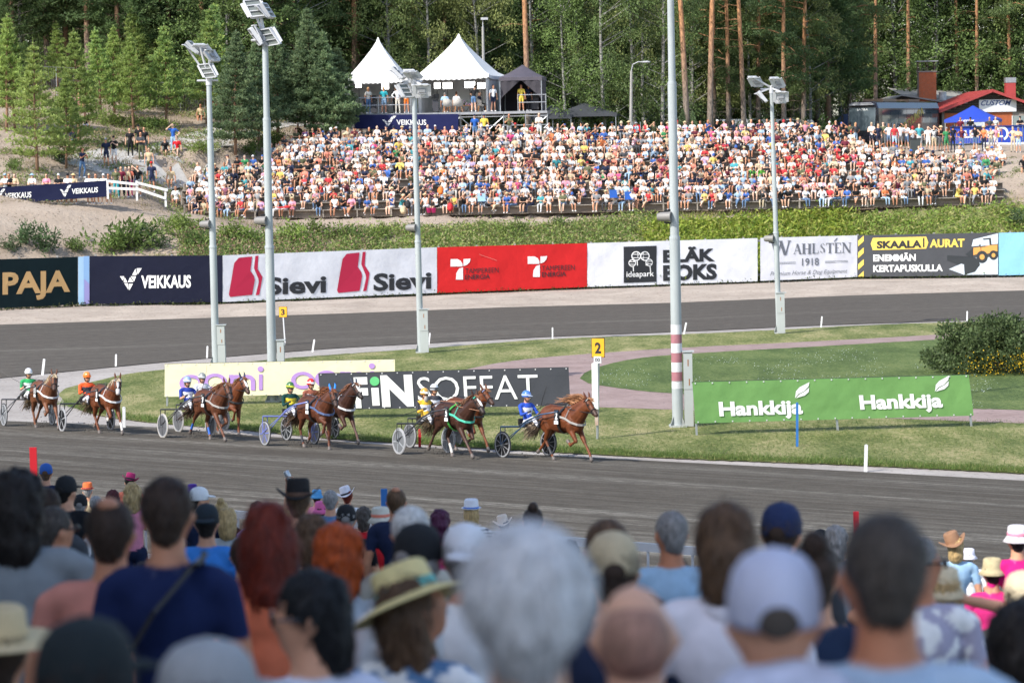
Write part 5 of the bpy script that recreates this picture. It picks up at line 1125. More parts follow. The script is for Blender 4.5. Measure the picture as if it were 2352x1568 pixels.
STAND = [(190, 412, 'man in navy shirt and jeans stepping onto a stone, reading his phone', dict(sh='navy', bt='denim', shorts=False, arms='phone', pose='walk', face=.9)), (245, 387, 'man in navy tee and navy shorts beside the gravel path', dict(sh='navy', bt='navy', hatc='grey', head='cap')),
   (263, 382, 'man in black tee and white shorts beside the gravel path', dict(sh='black', bt='white', arms='phone', hatc='black', head='cap')), (300, 362, 'man in black tee and black trousers left of the path group', dict(sh='black', bt='black', shorts=False)),
   (320, 355, 'man in black band tee at the back of the path group', dict(sh='black', bt='black', shorts=False, hatc='black', head='cap')), (325, 372, 'man in dark tee and khaki trousers, arms crossed, on the path', dict(sh='dark grey', bt='olive', shorts=False, arms='crossed')),
   (333, 366, 'man in black tee and shorts on the right of the path group', dict(sh='black', bt='dark grey')), (399, 355, 'man in blue tee and jeans shading his eyes on the path', dict(sh='blue', bt='light blue', shorts=False, arms=('shade', 'hips'), head='none', hair='grey hair')),
   (447, 226, 'woman in black top standing high on the wooded slope', dict(sh='black', bt='grey', tank=True, fem=True, head='long', hair='blonde hair')), (268, 455, 'woman in olive top standing by the white rail', dict(sh='olive', bt='teal', shorts=False, fem=True, head='cap', hatc='black')),
   (280, 455, 'man in maroon checked shirt at the white rail', dict(sh='maroon', bt='black', shorts=False)), (291, 456, 'man in pale shirt behind the white rail', dict(sh='beige', bt='navy', shorts=False)), (299, 455, 'woman in coral and magenta dress at the rail', dict(sh='coral', bt='magenta', shorts=False, fem=True)),
   (307, 452, 'person in black top raising a hand by the rail', dict(sh='black', bt='denim', arms=('down', 'shade'))), (318, 452, 'man in black tee and grey shorts by the rail post', dict(sh='black', bt='grey')), (350, 442, 'man in navy shirt and red cap right of the rail', dict(sh='navy', bt='navy', head='cap', hatc='red')),
   (344, 408, 'bare-armed man in tan vest near the rail end', dict(sh='beige', bt='olive', tank=True))]
for (u, v, lab, k) in STAND: figure(u, v, None, lab, sc=1.05, **k)
for (u, v, lab, k) in ((380, 345, 'woman in black top sitting beside the path', dict(sh='black', bt='black', fem=True, head='long')), (407, 342, 'person in red sitting behind the man in blue', dict(sh='red', bt='beige')), (462, 266, 'pale shirtless-looking man sitting high on the slope in dark shorts', dict(sh='beige', bt='black')), (490, 255, 'person in coral top sitting under the pines', dict(sh='coral', bt='grey')),
      (158, 284, 'person in white top sitting half hidden by a young pine', dict(sh='white', bt='black')), (197, 288, 'person in black and white top sitting among young pines', dict(sh='black', bt='white')), (182, 240, 'person in pink sitting high among the pines', dict(sh='pink', bt='beige')), (170, 322, 'person in navy sitting below a young pine on the left', dict(sh='navy', bt='denim')),
      (405, 468, 'man in white shirt seated on the ground by the rail end', dict(sh='white', bt='white')), (394, 430, 'bare-chested man in beige seated near the rail', dict(sh='beige', bt='beige'))): figure(u, v + 8, None, lab, pose='sit', sc=1.03, **k)
# things lying about on the terrace
def fold_chair(u, v, y, lab, col):
 q = P(u, v, y); t = thing('camping_chair', lab, 'camping chair', q, R(15)); mt = mat('cloth_' + col, CL[col], .8)
 a = MB(); a.box((0, 0, .42), (.5, .45, .03)); a.build('seat', mt, t); a = MB(); a.box((0, .26, .66), (.46, .03, .46), M=Matrix.Rotation(R(-12), 3, 'X')); a.build('backrest', mt, t)
 a = MB(); [a.tube([(sx * .25, sy * .22, 0), (-sx * .25, sy * .22, .42)], .014, 5) for sx in (-1, 1) for sy in (-1, 1)]; [a.tube([(sx * .26, .24, .4), (sx * .26, .32, 1.08)], .014, 5) for sx in (-1, 1)]; a.build('frame', M_steel, t)
fold_chair(1109, 478, T0 - .35, 'empty light blue camping chair on the front row', 'light blue'); fold_chair(1412, 470, T0 - .35, 'blue camping chair on the grass left of the banded pole', 'blue'); fold_chair(1447, 474, T0 - .35, 'lower blue camping chair nearest the banded pole', 'blue'); fold_chair(1466, 318, 188.5, 'red folding chair among the standing crowd', 'red')
for (u, v, lab, col, kind) in ((985, 489, 'left pink plastic bucket below the front row', 'magenta', 'bucket'), (996, 489, 'right pink plastic bucket below the front row', 'magenta', 'bucket'), (937, 478, 'black backpack on the terrace behind the middle pole', 'black', 'backpack'), (926, 491, 'beige backpack lying below the terrace', 'beige', 'backpack'), (1034, 484, 'red backpack beside the front row', 'red', 'backpack'), (652, 478, 'red blanket on the ground by the second pole', 'red', 'blanket'), (1012, 447, 'orange tote bag on the terrace steps', 'orange', 'backpack')):
 q = P(u, v, T0 - .5); a = MB()
 if kind == 'bucket': a.lathe([(.001, 0), (.11, 0), (.15, .28), (.165, .29), (.14, .27), (.10, .03)], 14)
 elif kind == 'backpack': a.ell((0, 0, .22), (.19, .13, .25), n=10); a.ell((0, -.1, .14), (.13, .08, .12), n=10); a.tube([(-.1, .08, .4), (0, .1, .5), (.1, .08, .4)], .018, 5)
 else: a.ell((0, 0, .04), (.5, .25, .05), n=10); a.ell((.2, -.05, .08), (.2, .15, .07), n=8)
 o = a.build(kind, mat('bag_' + col, CL[col], .7, var=.15), None, (0, 0, 0), smooth=True); o.location = (q.x, q.y, q.z); tag(o, lab, kind)
# ================================================================= vegetation
def leafmat(name, trans=.38, rough=.6, var=.25):
 m = bpy.data.materials.new(name); m.use_nodes = True; nt = m.node_tree; b = nt.nodes['Principled BSDF']; b.inputs['Roughness'].default_value = rough; b.inputs['Specular IOR Level'].default_value = .3
 a = nn(nt, 'ShaderNodeAttribute'); a.attribute_name = 'Col'; oi = nn(nt, 'ShaderNodeObjectInfo')
 mr = nn(nt, 'ShaderNodeMapRange'); mr.inputs[3].default_value = 1 - var; mr.inputs[4].default_value = 1 + var; nt.links.new(oi.outputs['Random'], mr.inputs[0])
 sc = nn(nt, 'ShaderNodeVectorMath', operation='SCALE'); nt.links.new(a.outputs['Color'], sc.inputs[0]); nt.links.new(mr.outputs[0], sc.inputs['Scale'])
 nt.links.new(sc.outputs[0], b.inputs['Base Color']); t = nn(nt, 'ShaderNodeBsdfTranslucent'); nt.links.new(sc.outputs[0], t.inputs[0])
 ms = nn(nt, 'ShaderNodeMixShader'); ms.inputs[0].default_value = trans; nt.links.new(b.outputs[0], ms.inputs[1]); nt.links.new(t.outputs[0], ms.inputs[2]); nt.links.new(ms.outputs[0], nt.nodes['Material Output'].inputs[0]); return m
M_leaf = leafmat('foliage')
def unit(v): return v / np.maximum(np.linalg.norm(v, axis=1, keepdims=True), 1e-6)
def leaves(C, D, L, Wd, col, rng, cvar=.25, roll=True):
 """rhombic leaves at C pointing along D; returns V, F, per-face colours"""
 n = len(C); D = unit(D); rnd = rng.normal(size=(n, 3)); Bv = unit(np.cross(D, rnd)); L = np.broadcast_to(L, (n,))[:, None]; Wd = np.broadcast_to(Wd, (n,))[:, None]
 a = C; c = C + D * L; m = C + D * L * .45; V = np.stack([a, m + Bv * Wd / 2, c, m - Bv * Wd / 2], 1).reshape(-1, 3)
 Fc = np.arange(n * 4).reshape(n, 4); k = rng.uniform(1 - cvar, 1 + cvar, (n, 1)); col = np.asarray(col); col = np.broadcast_to(col, (n, 3)) * k
 return V, Fc, np.clip(col, 0, 1)
class Leafy:
 def __init__(s): s.V = []; s.F = []; s.C = []; s.n = 0
 def add(s, V, Fc, C): s.V.append(V); s.F.append(Fc + s.n); s.C.append(C); s.n += len(V)
 def mesh(s, name, mt=None):
  return mesh_np(name, np.concatenate(s.V), np.concatenate(s.F), [mt or M_leaf], col=np.concatenate(s.C))
def shoots(rng, P0, D0, n, spread, L):
 """n tufts scattered about the points P0"""
 i = rng.integers(0, len(P0), n); return P0[i] + rng.normal(size=(n, 3)) * spread, D0[i]
def young_pine(seed, H, W, col, dens=1.0, col2=None):
 r = np.random.default_rng(seed); tr = MB(); lx = r.normal(0, .02); pts = [(lx * H * t * 2 + .03 * math.sin(t * 9 + seed), .03 * math.cos(t * 7), H * t) for t in np.linspace(0, 1, 9)]
 tr.tube(pts, [.075 * (1 - t) * (H / 6) + .015 for t in np.linspace(0, 1, 9)], 7); lf = Leafy(); z = H * r.uniform(.12, .24); br = MB()
 Pc, Dc = [], []
 while z < H * .985:
  t = z / H; rad = W * 1.18 * (1 - t) ** 1.05 * (1 if t > .28 else .6 + 1.4 * t) * r.uniform(.8, 1.15); nb = r.integers(5, 8); a0 = r.uniform(0, 6.28)
  for k in range(nb):
   a = a0 + k * 6.283 / nb + r.normal(0, .2); rb = rad * r.uniform(.7, 1.15); up = .25 + .55 * t
   b0 = np.array(pts[min(8, int(t * 8))]) * [1, 1, 0] + [0, 0, z]; d = np.array([math.cos(a), math.sin(a), up * .6])
   tip = b0 + d * rb + [0, 0, rb * .25 * up]; 
   if t < .9: br.tube([b0, b0 + d * rb * .5, tip], [.018, .012, .006], 3, cap=False)
   m = int((7 + rb * 20) * dens); tt = r.uniform(.25, 1, m) ** .7; base = b0 + d * rb * tt[:, None]; base[:, 2] += rb * .25 * up * tt ** 2
   side = r.normal(size=(m, 3)) * [.15, .15, .07] * (.4 + rb * .5); pc = base + side; dd = unit(side * 1.5 + d * .5 + [0, 0, .55]); Pc.append(pc); Dc.append(dd)
  z += .30 + .22 * (1 - t) * (H / 6)
 Pc.append(np.array([[lx * H * 2, 0, H - .35 + .09 * i] for i in range(5)])); Dc.append(np.tile([0, 0, 1.], (5, 1)))
 Pc, Dc = np.concatenate(Pc), np.concatenate(Dc); n = len(Pc); cc = np.array(col) * r.uniform(.75, 1.2, (n, 1)); c2 = np.array(col2 if col2 else col); mk = r.random(n) < .35; cc[mk] = c2 * r.uniform(.9, 1.3, (mk.sum(), 1))
 for _ in range(5):
  D = unit(Dc + r.normal(size=(n, 3)) * .55); lf.add(*leaves(Pc - D * .03, D, r.uniform(.14, .26, n), .055, cc, r, .2))
 return tr, br, lf
def cloud_crown(r, cents, rads, flat, nper, leaf, col, droop=0., wd=.5, cvar=.3, shell=.6):
 lf = Leafy()
 for c, rd in zip(cents, rads):
  n = int(nper * rd * rd); d = unit(r.normal(size=(n, 3))); rr = rd * (shell + (1 - shell) * r.random((n, 1))) * r.uniform(.75, 1.12, (n, 1)); p = np.array(c) + d * rr * [1, 1, flat]
  dd = unit(d + r.normal(size=(n, 3)) * .8 + [0, 0, -droop]); k = np.clip(.9 + r.normal(0, .12), .6, 1.3)
  lf.add(*leaves(p, dd, r.uniform(.7, 1.3, n) * leaf * 1.25, leaf * wd * 1.25, np.array(col) * k, r, cvar))
 return lf
def tall_pine(seed, H=21, low=6, dens=1.0, col=(.07, .12, .045)):
 r = np.random.default_rng(seed); tr = MB(); pts = [(.25 * math.sin(t * 3 + seed) * t, .2 * math.cos(t * 4 + seed) * t, H * t) for t in np.linspace(0, 1, 12)]
 tr.tube(pts, [.21 * (1 - t * .75) + .02 * (t < .05) for t in np.linspace(0, 1, 12)], 10); br = MB(); cen, rad = [], []
 for k in range(int(10 + (H - low) * 1.5)):
  z = low + (H - low) * (k / (10 + (H - low) * 1.5)) ** .9; t = (z - low) / (H - low); a = r.uniform(0, 6.283); R_ = (3.0 * (1 - t * .6) * (.55 + .45 * min(1, t * 4))) * r.uniform(.7, 1.15)
  b0 = np.array([pts[int(z / H * 11)][0], pts[int(z / H * 11)][1], z]); tip = b0 + [math.cos(a) * R_, math.sin(a) * R_, r.uniform(-.5, .35) * R_ * .5]; mid = (b0 + tip) / 2 + [0, 0, .25]
  br.tube([b0, mid, tip], [.055, .035, .012], 4, cap=False)
  for q in range(3): f = (.45, .75, 1)[q]; cen.append(b0 + (tip - b0) * f + r.normal(size=3) * [.4, .4, .12] + [0, 0, .15]); rad.append(r.uniform(.5, .95))
 for k in range(7):
  z = low * r.uniform(.45, 1.); a = r.uniform(0, 6.28); b0 = Vector((0, 0, z)); L_ = r.uniform(.8, 2.2); br.tube([b0, b0 + Vector((math.cos(a) * L_ * .5, math.sin(a) * L_ * .5, .1)), b0 + Vector((math.cos(a) * L_, math.sin(a) * L_, -.15))], [.03, .018, .006], 3, cap=False)
 return tr, br, cloud_crown(r, cen, rad, .38, 210 * dens, .22, col, 0, .30, .35, .3)
def birch(seed, H=15, W=3.2, col=(.07, .12, .03), low=2.0, n=70, nper=190, droop=1.6):
 r = np.random.default_rng(seed); tr = MB(); pts = [(.5 * math.sin(t * 2.5 + seed) * t, .3 * t, H * t) for t in np.linspace(0, 1, 10)]; tr.tube(pts, [.15 * (1 - t * .85) for t in np.linspace(0, 1, 10)], 8)
 br = MB(); cen, rad = [], []
 for k in range(n):
  t = r.random() ** .8; z = low + (H - low) * t; a = r.uniform(0, 6.283); R_ = W * math.sin(min(1, .18 + t) * math.pi * .93) ** .6 * r.uniform(.35, 1.05); c = np.array([pts[int(t * 9)][0] + math.cos(a) * R_, math.sin(a) * R_, z]); cen.append(c); rad.append(r.uniform(.45, .9))
  if k % 3 == 0: br.tube([(pts[int(t * 9)][0], 0, max(z - 1.2, 1)), tuple(c)], [.035, .01], 3, cap=False)
 lf = cloud_crown(r, cen, rad, 1.15, nper, .13, col, droop, .6, .45, .25); return tr, br, lf
M_pinebark = bpy.data.materials.new('pine_bark'); M_pinebark.use_nodes = True
def bark(m, lo, hi, z0, z1, vs=6):
 nt = m.node_tree; b = nt.nodes['Principled BSDF']; b.inputs['Roughness'].default_value = .9; tc = nn(nt, 'ShaderNodeTexCoord'); sp = nn(nt, 'ShaderNodeSeparateXYZ'); nt.links.new(tc.outputs['Object'], sp.inputs[0])
 mp = nn(nt, 'ShaderNodeMapping'); mp.inputs['Scale'].default_value = (2, 2, .6); nt.links.new(tc.outputs['Object'], mp.inputs[0]); n = nn(nt, 'ShaderNodeTexNoise'); n.inputs['Scale'].default_value = vs; n.inputs['Detail'].default_value = 5; nt.links.new(mp.outputs[0], n.inputs['Vector'])
 mr = nn(nt, 'ShaderNodeMapRange'); mr.inputs[1].default_value = z0; mr.inputs[2].default_value = z1; nt.links.new(sp.outputs[2], mr.inputs[0])
 mx = nn(nt, 'ShaderNodeMix', data_type='RGBA'); nt.links.new(mr.outputs[0], mx.inputs[0]); mx.inputs[6].default_value = (*lo, 1); mx.inputs[7].default_value = (*hi, 1)
 r2 = nn(nt, 'ShaderNodeMapRange'); r2.inputs[1].default_value = .3; r2.inputs[2].default_value = .7; r2.inputs[3].default_value = .45; r2.inputs[4].default_value = 1.5; nt.links.new(n.outputs[0], r2.inputs[0])
 sc = nn(nt, 'ShaderNodeVectorMath', operation='SCALE'); nt.links.new(mx.outputs[2], sc.inputs[0]); nt.links.new(r2.outputs[0], sc.inputs['Scale']); nt.links.new(sc.outputs[0], b.inputs['Base Color'])
 bp = nn(nt, 'ShaderNodeBump'); bp.inputs['Strength'].default_value = .8; bp.inputs['Distance'].default_value = .05; nt.links.new(n.outputs[0], bp.inputs['Height']); nt.links.new(bp.outputs[0], b.inputs['Normal'])
bark(M_pinebark, (.20, .16, .13), (.42, .21, .10), 3.0, 8.5)
M_youngbark = mat('young_pine_bark', (.24, .14, .085), .9, var=.3, vscale=8); M_birchbark = mat('birch_bark', (.42, .41, .38), .8, col2=(.06, .055, .05), vscale=5, stretch=(.6, .6, 3)); M_twig = mat('dead_twigs', (.20, .17, .14), .9)
def tree_set(name, parts, bm, tw=None):
 tr, br, lf = parts; t = bpy.data.objects.new(name, None); t.empty_display_size = .5
 tm = mesh_np('trunk', tr.v, tr.f, [bm], smooth=True); bmh = mesh_np('branches', br.v, br.f, [tw or bm]) if br.v else None; lm = lf.mesh('crown'); return (name, tm, bmh, lm)
def plant(ts, loc, rz, sc, label, group, cat='tree', sxy=1.0):
 name, tm, bmh, lm = ts; t = thing(name, label, cat, loc, rz, group); t.scale = (sc * sxy, sc * sxy, sc); link('trunk', tm, t); link('crown', lm, t)
 if bmh: link('branches', bmh, t)
 return t
YP = [tree_set('young_pine', young_pine(40 + i, 6.5, 1.75 + .12 * (i % 3), [(.29, .39, .11), (.24, .35, .11), (.20, .31, .12), (.33, .41, .12)][i % 4], 1.5 if i != 3 else 1.0, (.37, .46, .14)), M_youngbark) for i in range(5)]
BP = [tree_set('bushy_pine', young_pine(60 + i, 7.5, 2.1, (.18, .26, .13), 2.6, (.26, .34, .17)), M_youngbark) for i in range(3)]
TP = [tree_set('tall_pine', tall_pine(80 + i, 21, [6.5, 4.5, 9.5, 5.5][i], 1.0, [(.125, .19, .07), (.15, .21, .075), (.135, .20, .07), (.115, .18, .07)][i]), M_pinebark) for i in range(4)]
SP = [tree_set('dark_spruce', young_pine(95 + i, 15, 3.2, (.10, .16, .06), 1.9, (.135, .20, .075)), M_youngbark, M_twig) for i in range(2)]
BI = [tree_set('birch', birch(110 + i, 15, 3.0, [(.21, .27, .09), (.155, .225, .075), (.28, .32, .11)][i], 2.2, 95, 210), M_birchbark) for i in range(3)]
DB_ = [tree_set('leafy_tree', birch(120 + i, 12, 3.8, (.16, .235, .07), .3, 120, 190, .6), M_birchbark) for i in range(2)]
def tree_at(ts, u, vb, y, top=None, H=None, sc=1., label='', group='', rz=None, zoff=0):
 q = P(u, vb, y) if y else on_hill(u, vb); z = hz(q.x, q.y) - .1 + zoff
 if top is not None: H_ = P(u, top, q.y).z - z; sc = H_ / H
 return plant(ts, (q.x, q.y, z), RNG.uniform(0, 6.28) if rz is None else rz, sc, label, group)
trng = random.Random(3)
# the young pines on the open slope, each where the photograph shows it: (u, base v, top v, kind)
YPL = [(15, 300, 35, 0, 'yellow-green young pine at the upper left edge'), (34, 297, 45, 1, 'slender young pine second from the left edge'), (85, 396, 100, 3, 'bright sparse young pine rising above the left banner'), (153, 388, 170, 1, 'short young pine above the VEIKKAUS lettering of the left banner'),
  (133, 210, 50, 2, 'young pine with a bare orange trunk on the left slope'), (183, 335, 68, 0, 'wide bright young pine in the middle of the left slope'), (235, 286, 66, 1, 'young pine left of the path group'), (262, 258, 62, 2, 'bluish young pine behind the path group'), (306, 300, 80, 0, 'tall thin-trunked young pine rising from the path group'),
  (322, 245, 18, 2, 'young pine with long top shoot on the upper slope'), (348, 238, 18, 1, 'narrow upper young pine behind the thin-trunked one'), (383, 293, 58, 3, 'light-green young pine behind the man in blue'), (424, 240, 22, 2, 'young pine left of the woman in black'), (160, 150, 45, 1, 'small young pine high on the slope'), (475, 285, 20, 1, 'young pine behind the first light pole'), (500, 268, 12, 2, 'slim young pine right of the first light pole'), (60, 200, 95, 2, 'small dark young pine near the mesh fence'), (285, 200, 40, 3, 'pale young pine at the wood edge')]
for (u, vb, vt, k, lab) in YPL:
 tree_at(YP[(k + u) % 5] if k != 0 else YP[0], u, vb, None, vt, 6.5, label=lab, group='young pines on the left slope')
for (u, vb, vt, k, lab) in [(540, 365, 72, 0, 'dense blue-green pine between the two left light poles'), (597, 352, 100, 1, 'bushy pine with dark trunk left of the second light pole'), (640, 330, 60, 2, 'bushy pine right of the second light pole'), (752, 322, 72, 0, 'large dense pine beside the left white tent'), (700, 300, 90, 1, 'bushy pine behind the large one by the tent'), (722, 290, 22, 2, 'tall conical pine behind the tent pine')]:
 q = on_hill(u, vb) if u < 640 else None; t = tree_at(BP[k], u, vb, q.y if q else 187, vt, 7.5, label=lab, group='bushy pines beside the terrace')
tree_at(BP[1], 783, 300, 188, 110, 7.5, label='dark pine touching the left edge of the stage', group='bushy pines beside the terrace'); tree_at(BP[0], 1565, 282, 204, 250, 7.5, label='small round pine sapling left of the two bare pine trunks', group='pine saplings')
tree_at(BP[2], 1588, 282, 205, 256, 7.5, label='smallest pine sapling right of the banded light pole', group='pine saplings')
# mature pines with bare red trunks: (u at the ground, u at the top of the picture, y, lower crown height, width)
TR = [(1580, 1562, 205, 0, 'bare pine trunk leaning left beside the banded light pole'), (1630, 1633, 206, 0, 'thick orange bare pine trunk right of the banded pole'), (1711, 1694, 212, 2, 'reddish pine trunk left of the far right light pole'), (2013, 2008, 250, 2, 'straight orange pine trunk above the coach'), (2090, 2083, 254, 2, 'orange pine trunk left of the brick chimney'), (1213, 1207, 204, 0, 'bright orange pine trunk behind the charcoal tent'), (1742, 1740, 222, 1, 'grey lower pine trunk behind the standing crowd'), (1900, 1893, 234, 3, 'pine with layered crown left of the coach'), (1845, 1850, 220, 1, 'pine with drooping layered branches right of the far light pole'),
  (1880, 1868, 232, 3, 'darker pine trunk between the vans'), (2199, 2199, 258, 2, 'pine trunk right of the brick chimney'), (2245, 2240, 256, 2, 'thin pine trunk behind the red roof'), (820, 822, 214, 1, 'orange-stemmed pine behind the left tent'), (1672, 1672, 218, 1, 'layered pine left of the reddish trunk'), (1800, 1803, 217, 3, 'layered pine above the far right mast lamps'), (1820, 1822, 228, 1, 'pine with low layered boughs behind the mast'), (1640, 1642, 222, 3, 'layered pine behind the thick bare trunk'), (1950, 1950, 238, 1, 'pine above the coach roof'), (2320, 2318, 256, 1, 'pine behind the red chimney')]
BARE = tree_set('tall_pine', tall_pine(91, 24, 16, .35), M_pinebark)
for (u, ut, y, k, lab) in TR:
 ts = BARE if k in (0, 2) else TP[k]; q = P(u, 300, y); z = hz(q.x, y) - .2; top = P(ut, 0, y); t = plant(ts, (q.x, y, z), trng.uniform(0, 6.28), 1.0 if k else 1.12, lab, 'tall pines behind the crowd')
 lean = math.atan2(top.x - q.x, top.z - z); t.rotation_mode = 'XYZ'; rz_ = t.rotation_euler.z; t.matrix_world = Matrix.Translation((q.x, y, z)) @ Matrix.Rotation(lean, 4, 'Y') @ Matrix.Rotation(rz_, 4, 'Z') @ Matrix.Scale(t.scale[0], 4)
# birches and leafy trees
for i, (u, y, k, s, vt, lab) in enumerate([(900, 205, 0, 1.0, None, 'light green birch above the left tent'), (985, 206, 2, 1.05, None, 'sunlit birch between the two white tents'), (1040, 210, 0, 1.1, None, 'birch directly behind the right tent'), (1100, 207, 2, 1.0, None, 'yellowish birch behind the lamp post'), (1300, 207, 1, 1.0, None, 'dark birch right of the charcoal tent'),
          (1390, 206, 1, 1.1, None, 'drooping dark birch above the grey canopies'), (1460, 209, 0, 1.05, None, 'drooping birch behind the curved lamp post'), (1520, 207, 1, 1.1, None, 'birch just left of the banded light pole'), (1230, 212, 1, 1.1, None, 'shaded birch behind the orange pine'), (2290, 262, 0, 1.3, None, 'birch above the red roof'), (2350, 258, 0, 1.3, None, 'birch at the right picture edge'), (1590, 226, 2, 1., None, 'bright birch between the two bare trunks'), (1680, 228, 0, 1., None, 'birch left of the far right mast'), (1725, 226, 2, 1., None, 'bright birch behind the reddish trunk'), (1800, 229, 0, 1., None, 'birch just right of the far right mast'), (1860, 226, 2, 1., None, 'sunlit birch above the vans'), (1930, 240, 0, 1.1, None, 'birch above the left end of the coach'), (2050, 262, 2, 1.2, None, 'bright birch behind the grey roof'), (2130, 264, 0, 1.2, None, 'birch behind the brick chimney'), (1480, 216, 2, 1., None, 'bright birch behind the drooping one'), (1330, 216, 2, 1., None, 'bright birch above the grey canopies'), (2200, 264, 1, 1.3, None, 'dark birch above the chimney'), (560, 215, 1, 1., None, 'birch with white stem behind the second lamp head'), (1770, 240, 2, 1.2, None, 'bright birch seen between the pine trunks'), (1960, 256, 2, 1.2, None, 'bright birch behind the coach'), (1660, 238, 2, 1.1, None, 'sunlit birch behind the bare trunks'), (1120, 215, 0, 1.1, None, 'birch right of the tall lamp post')]):
 tree_at(BI[k] if u not in (1300,) else DB_[0], u, 290, y, sc=s, label=lab, group='birches behind the stage and crowd')
# the wood closing the picture: rows of trees one behind another
fk = 0; _oc = {}
def ordn(k):
 _oc[k] = _oc.get(k, 0) + 1; n = _oc[k]; w_ = ['first', 'second', 'third', 'fourth', 'fifth', 'sixth', 'seventh', 'eighth', 'ninth', 'tenth', 'eleventh', 'twelfth', 'thirteenth', 'fourteenth', 'fifteenth', 'sixteenth', 'seventeenth', 'eighteenth', 'nineteenth', 'twentieth']; return (w_[n - 1] if n <= 20 else ['twenty-', 'thirty-', 'forty-', 'fifty-', 'sixty-', 'seventy-', 'eighty-'][n // 10 - 2] + w_[n % 10 - 1] if n % 10 else ['thirtieth', 'fortieth', 'fiftieth', 'sixtieth', 'seventieth', 'eightieth'][n // 10 - 3]) + ' '
for (y, du, kinds, s) in ((200, 62, 'tsl', 1.), (213, 70, 'tstl', 1.05), (224, 60, 'sttl', 1.15), (231, 46, 'lslt', 1.1), (238, 46, 'slls', 1.3), (260, 40, 'slll', 1.5)):
 u = -160
 while u < 2520:
  uu = u + trng.uniform(-15, 15); k = kinds[fk % len(kinds)]; fk += 1; u += du
  if y < 212 and not (uu < 760): continue
  if y == 213 and (760 < uu < 800 or uu > 1560): continue
  if y in (213, 224) and uu > 1240: continue
  if y < 250 and uu > 1940: continue
  if uu < 480 and y < 212: k = 't' if fk % 2 else 's'
  ts = {'t': TP[fk % 4], 's': SP[fk % 2], 'l': (BI[1] if fk % 2 else DB_[fk % 2])}[k]
  nm = {'t': 'dark pine', 's': 'dense dark spruce', 'l': 'dark leafy tree'}[k]; where = {231: 'in the leafy belt of the wood', 200: 'at the front edge of the wood', 213: 'in the second line of the wood', 224: 'in the middle of the wood', 238: 'deep in the wood', 260: 'at the back of the wood'}[y]
  q = P(uu, 280, y); xx = q.x; plant(ts, (xx, y + trng.uniform(-3, 3), hz(xx, y) - .2), trng.uniform(0, 6.28), s * trng.uniform(.9, 1.15), f"{ordn(nm + where)}{nm} from the left {where}", 'trees of the dark wood', sxy=1.15)
def shrub_mesh(seed, col, n=26, W=1.0, H=1.0, leaf=.13, nper=260, fl=None):
 r = np.random.default_rng(seed); cen = [(r.normal(0, W * .42), r.normal(0, W * .3), abs(r.normal(.42, .25)) * H) for _ in range(n)]; lf = cloud_crown(r, cen, [r.uniform(.22, .42) for _ in cen], .9, nper, leaf, col, -.3, .45, .4, .2)
 st = MB(); [st.tube([(0, 0, 0), (c[0] * .6, c[1] * .6, c[2] * .6), c], [.02, .012, .005], 3, cap=False) for c in cen[::3]]
 return ('shrub', mesh_np('stems', st.v, st.f, [M_twig]), None, lf.mesh('leaves'))
M_floor = sand_mat('forest_floor', (.045, .06, .025), (.09, .11, .045), (.03, .03, .02), .6, .4)
V = []; xs_, ys_ = np.linspace(-75, 75, 76), np.linspace(0, 1, 22)
for x in xs_:
 y0 = float(np.interp(x, [-75, -16, -8, 0, 75], [209, 207, 200, 199, 203])) + 1.5 * mnoise.noise((x * .3, 0, 0))
 for t in ys_: y = y0 + t * (276 - y0); V.append((x, y, hz(x, y) + .07))
Fs = np.array([(i * 22 + j, (i + 1) * 22 + j, (i + 1) * 22 + j + 1, i * 22 + j + 1) for i in range(75) for j in range(21)]); link('forest_floor', mesh_np('forest_floor', np.array(V), Fs, [M_floor], smooth=True))['kind'] = 'structure'
UB = [shrub_mesh(31, (.13, .20, .055), 34, 2.2, 2.6, .17, 120), shrub_mesh(32, (.20, .26, .07), 34, 2.4, 2.2, .17, 120), shrub_mesh(33, (.08, .13, .045), 34, 2.2, 3.2, .17, 120)]
k = 0
for (y, du) in ((209, 44), (219, 40), (231, 34), (247, 30)):
 u = -60 if y > 210 else 20
 while u < 2420:
  uu = u + trng.uniform(-10, 10); u += du; k += 1
  if (y < 215 and (760 < uu < 1240 or uu > 1640)) or (uu > 1930 and y < 250): continue
  x = P(uu, 280, y).x; nm_, tm, _, lm = UB[k % 3]; t = thing('forest_bush', f"{ordn('bush%d' % y)}bush from the left in the {({209: 'nearest', 219: 'second', 231: 'third', 247: 'farthest'})[y]} undergrowth belt of the wood", 'bush', (x, y + trng.uniform(-2, 2), hz(x, y) - .1), trng.uniform(0, 6), 'undergrowth of the wood'); s_ = trng.uniform(.8, 1.35); t.scale = (s_, s_, s_); link('stems', tm, t); link('leaves', lm, t)
# undergrowth: bracken, shrubs and grass on the slopes
def scatter(name, label, n, region, leaf, wd, cols, spread_z, seed, up=.6, clump=None, kind='stuff', cvar=.3, per=8, zf=None):
 r = np.random.default_rng(seed); pts = []
 while len(pts) < n:
  x, d = region(r); pts.append((x, bar_y(x) + d if zf is None else d))
 Cn = np.array([(x, y, (hz(x, y) if zf is None else zf(x, y))) for x, y in pts]); ii = np.repeat(np.arange(n), per); c = Cn[ii] + r.normal(size=(len(ii), 3)) * [clump or leaf * 1.5, clump or leaf * 1.5, 0]; c[:, 2] += np.abs(r.normal(size=len(ii))) * spread_z
 D = unit(r.normal(size=(len(ii), 3)) * [1, 1, .6] + [0, 0, up]); cols = np.array(cols); ci = cols[r.integers(0, len(cols), n)][ii]
 lf = Leafy(); lf.add(*leaves(c, D, leaf * r.uniform(.6, 1.3, len(ii)), leaf * wd, ci, r, cvar)); o = link(name, lf.mesh(name)); return tag(o, label, name.replace('_', ' '), kind=kind)
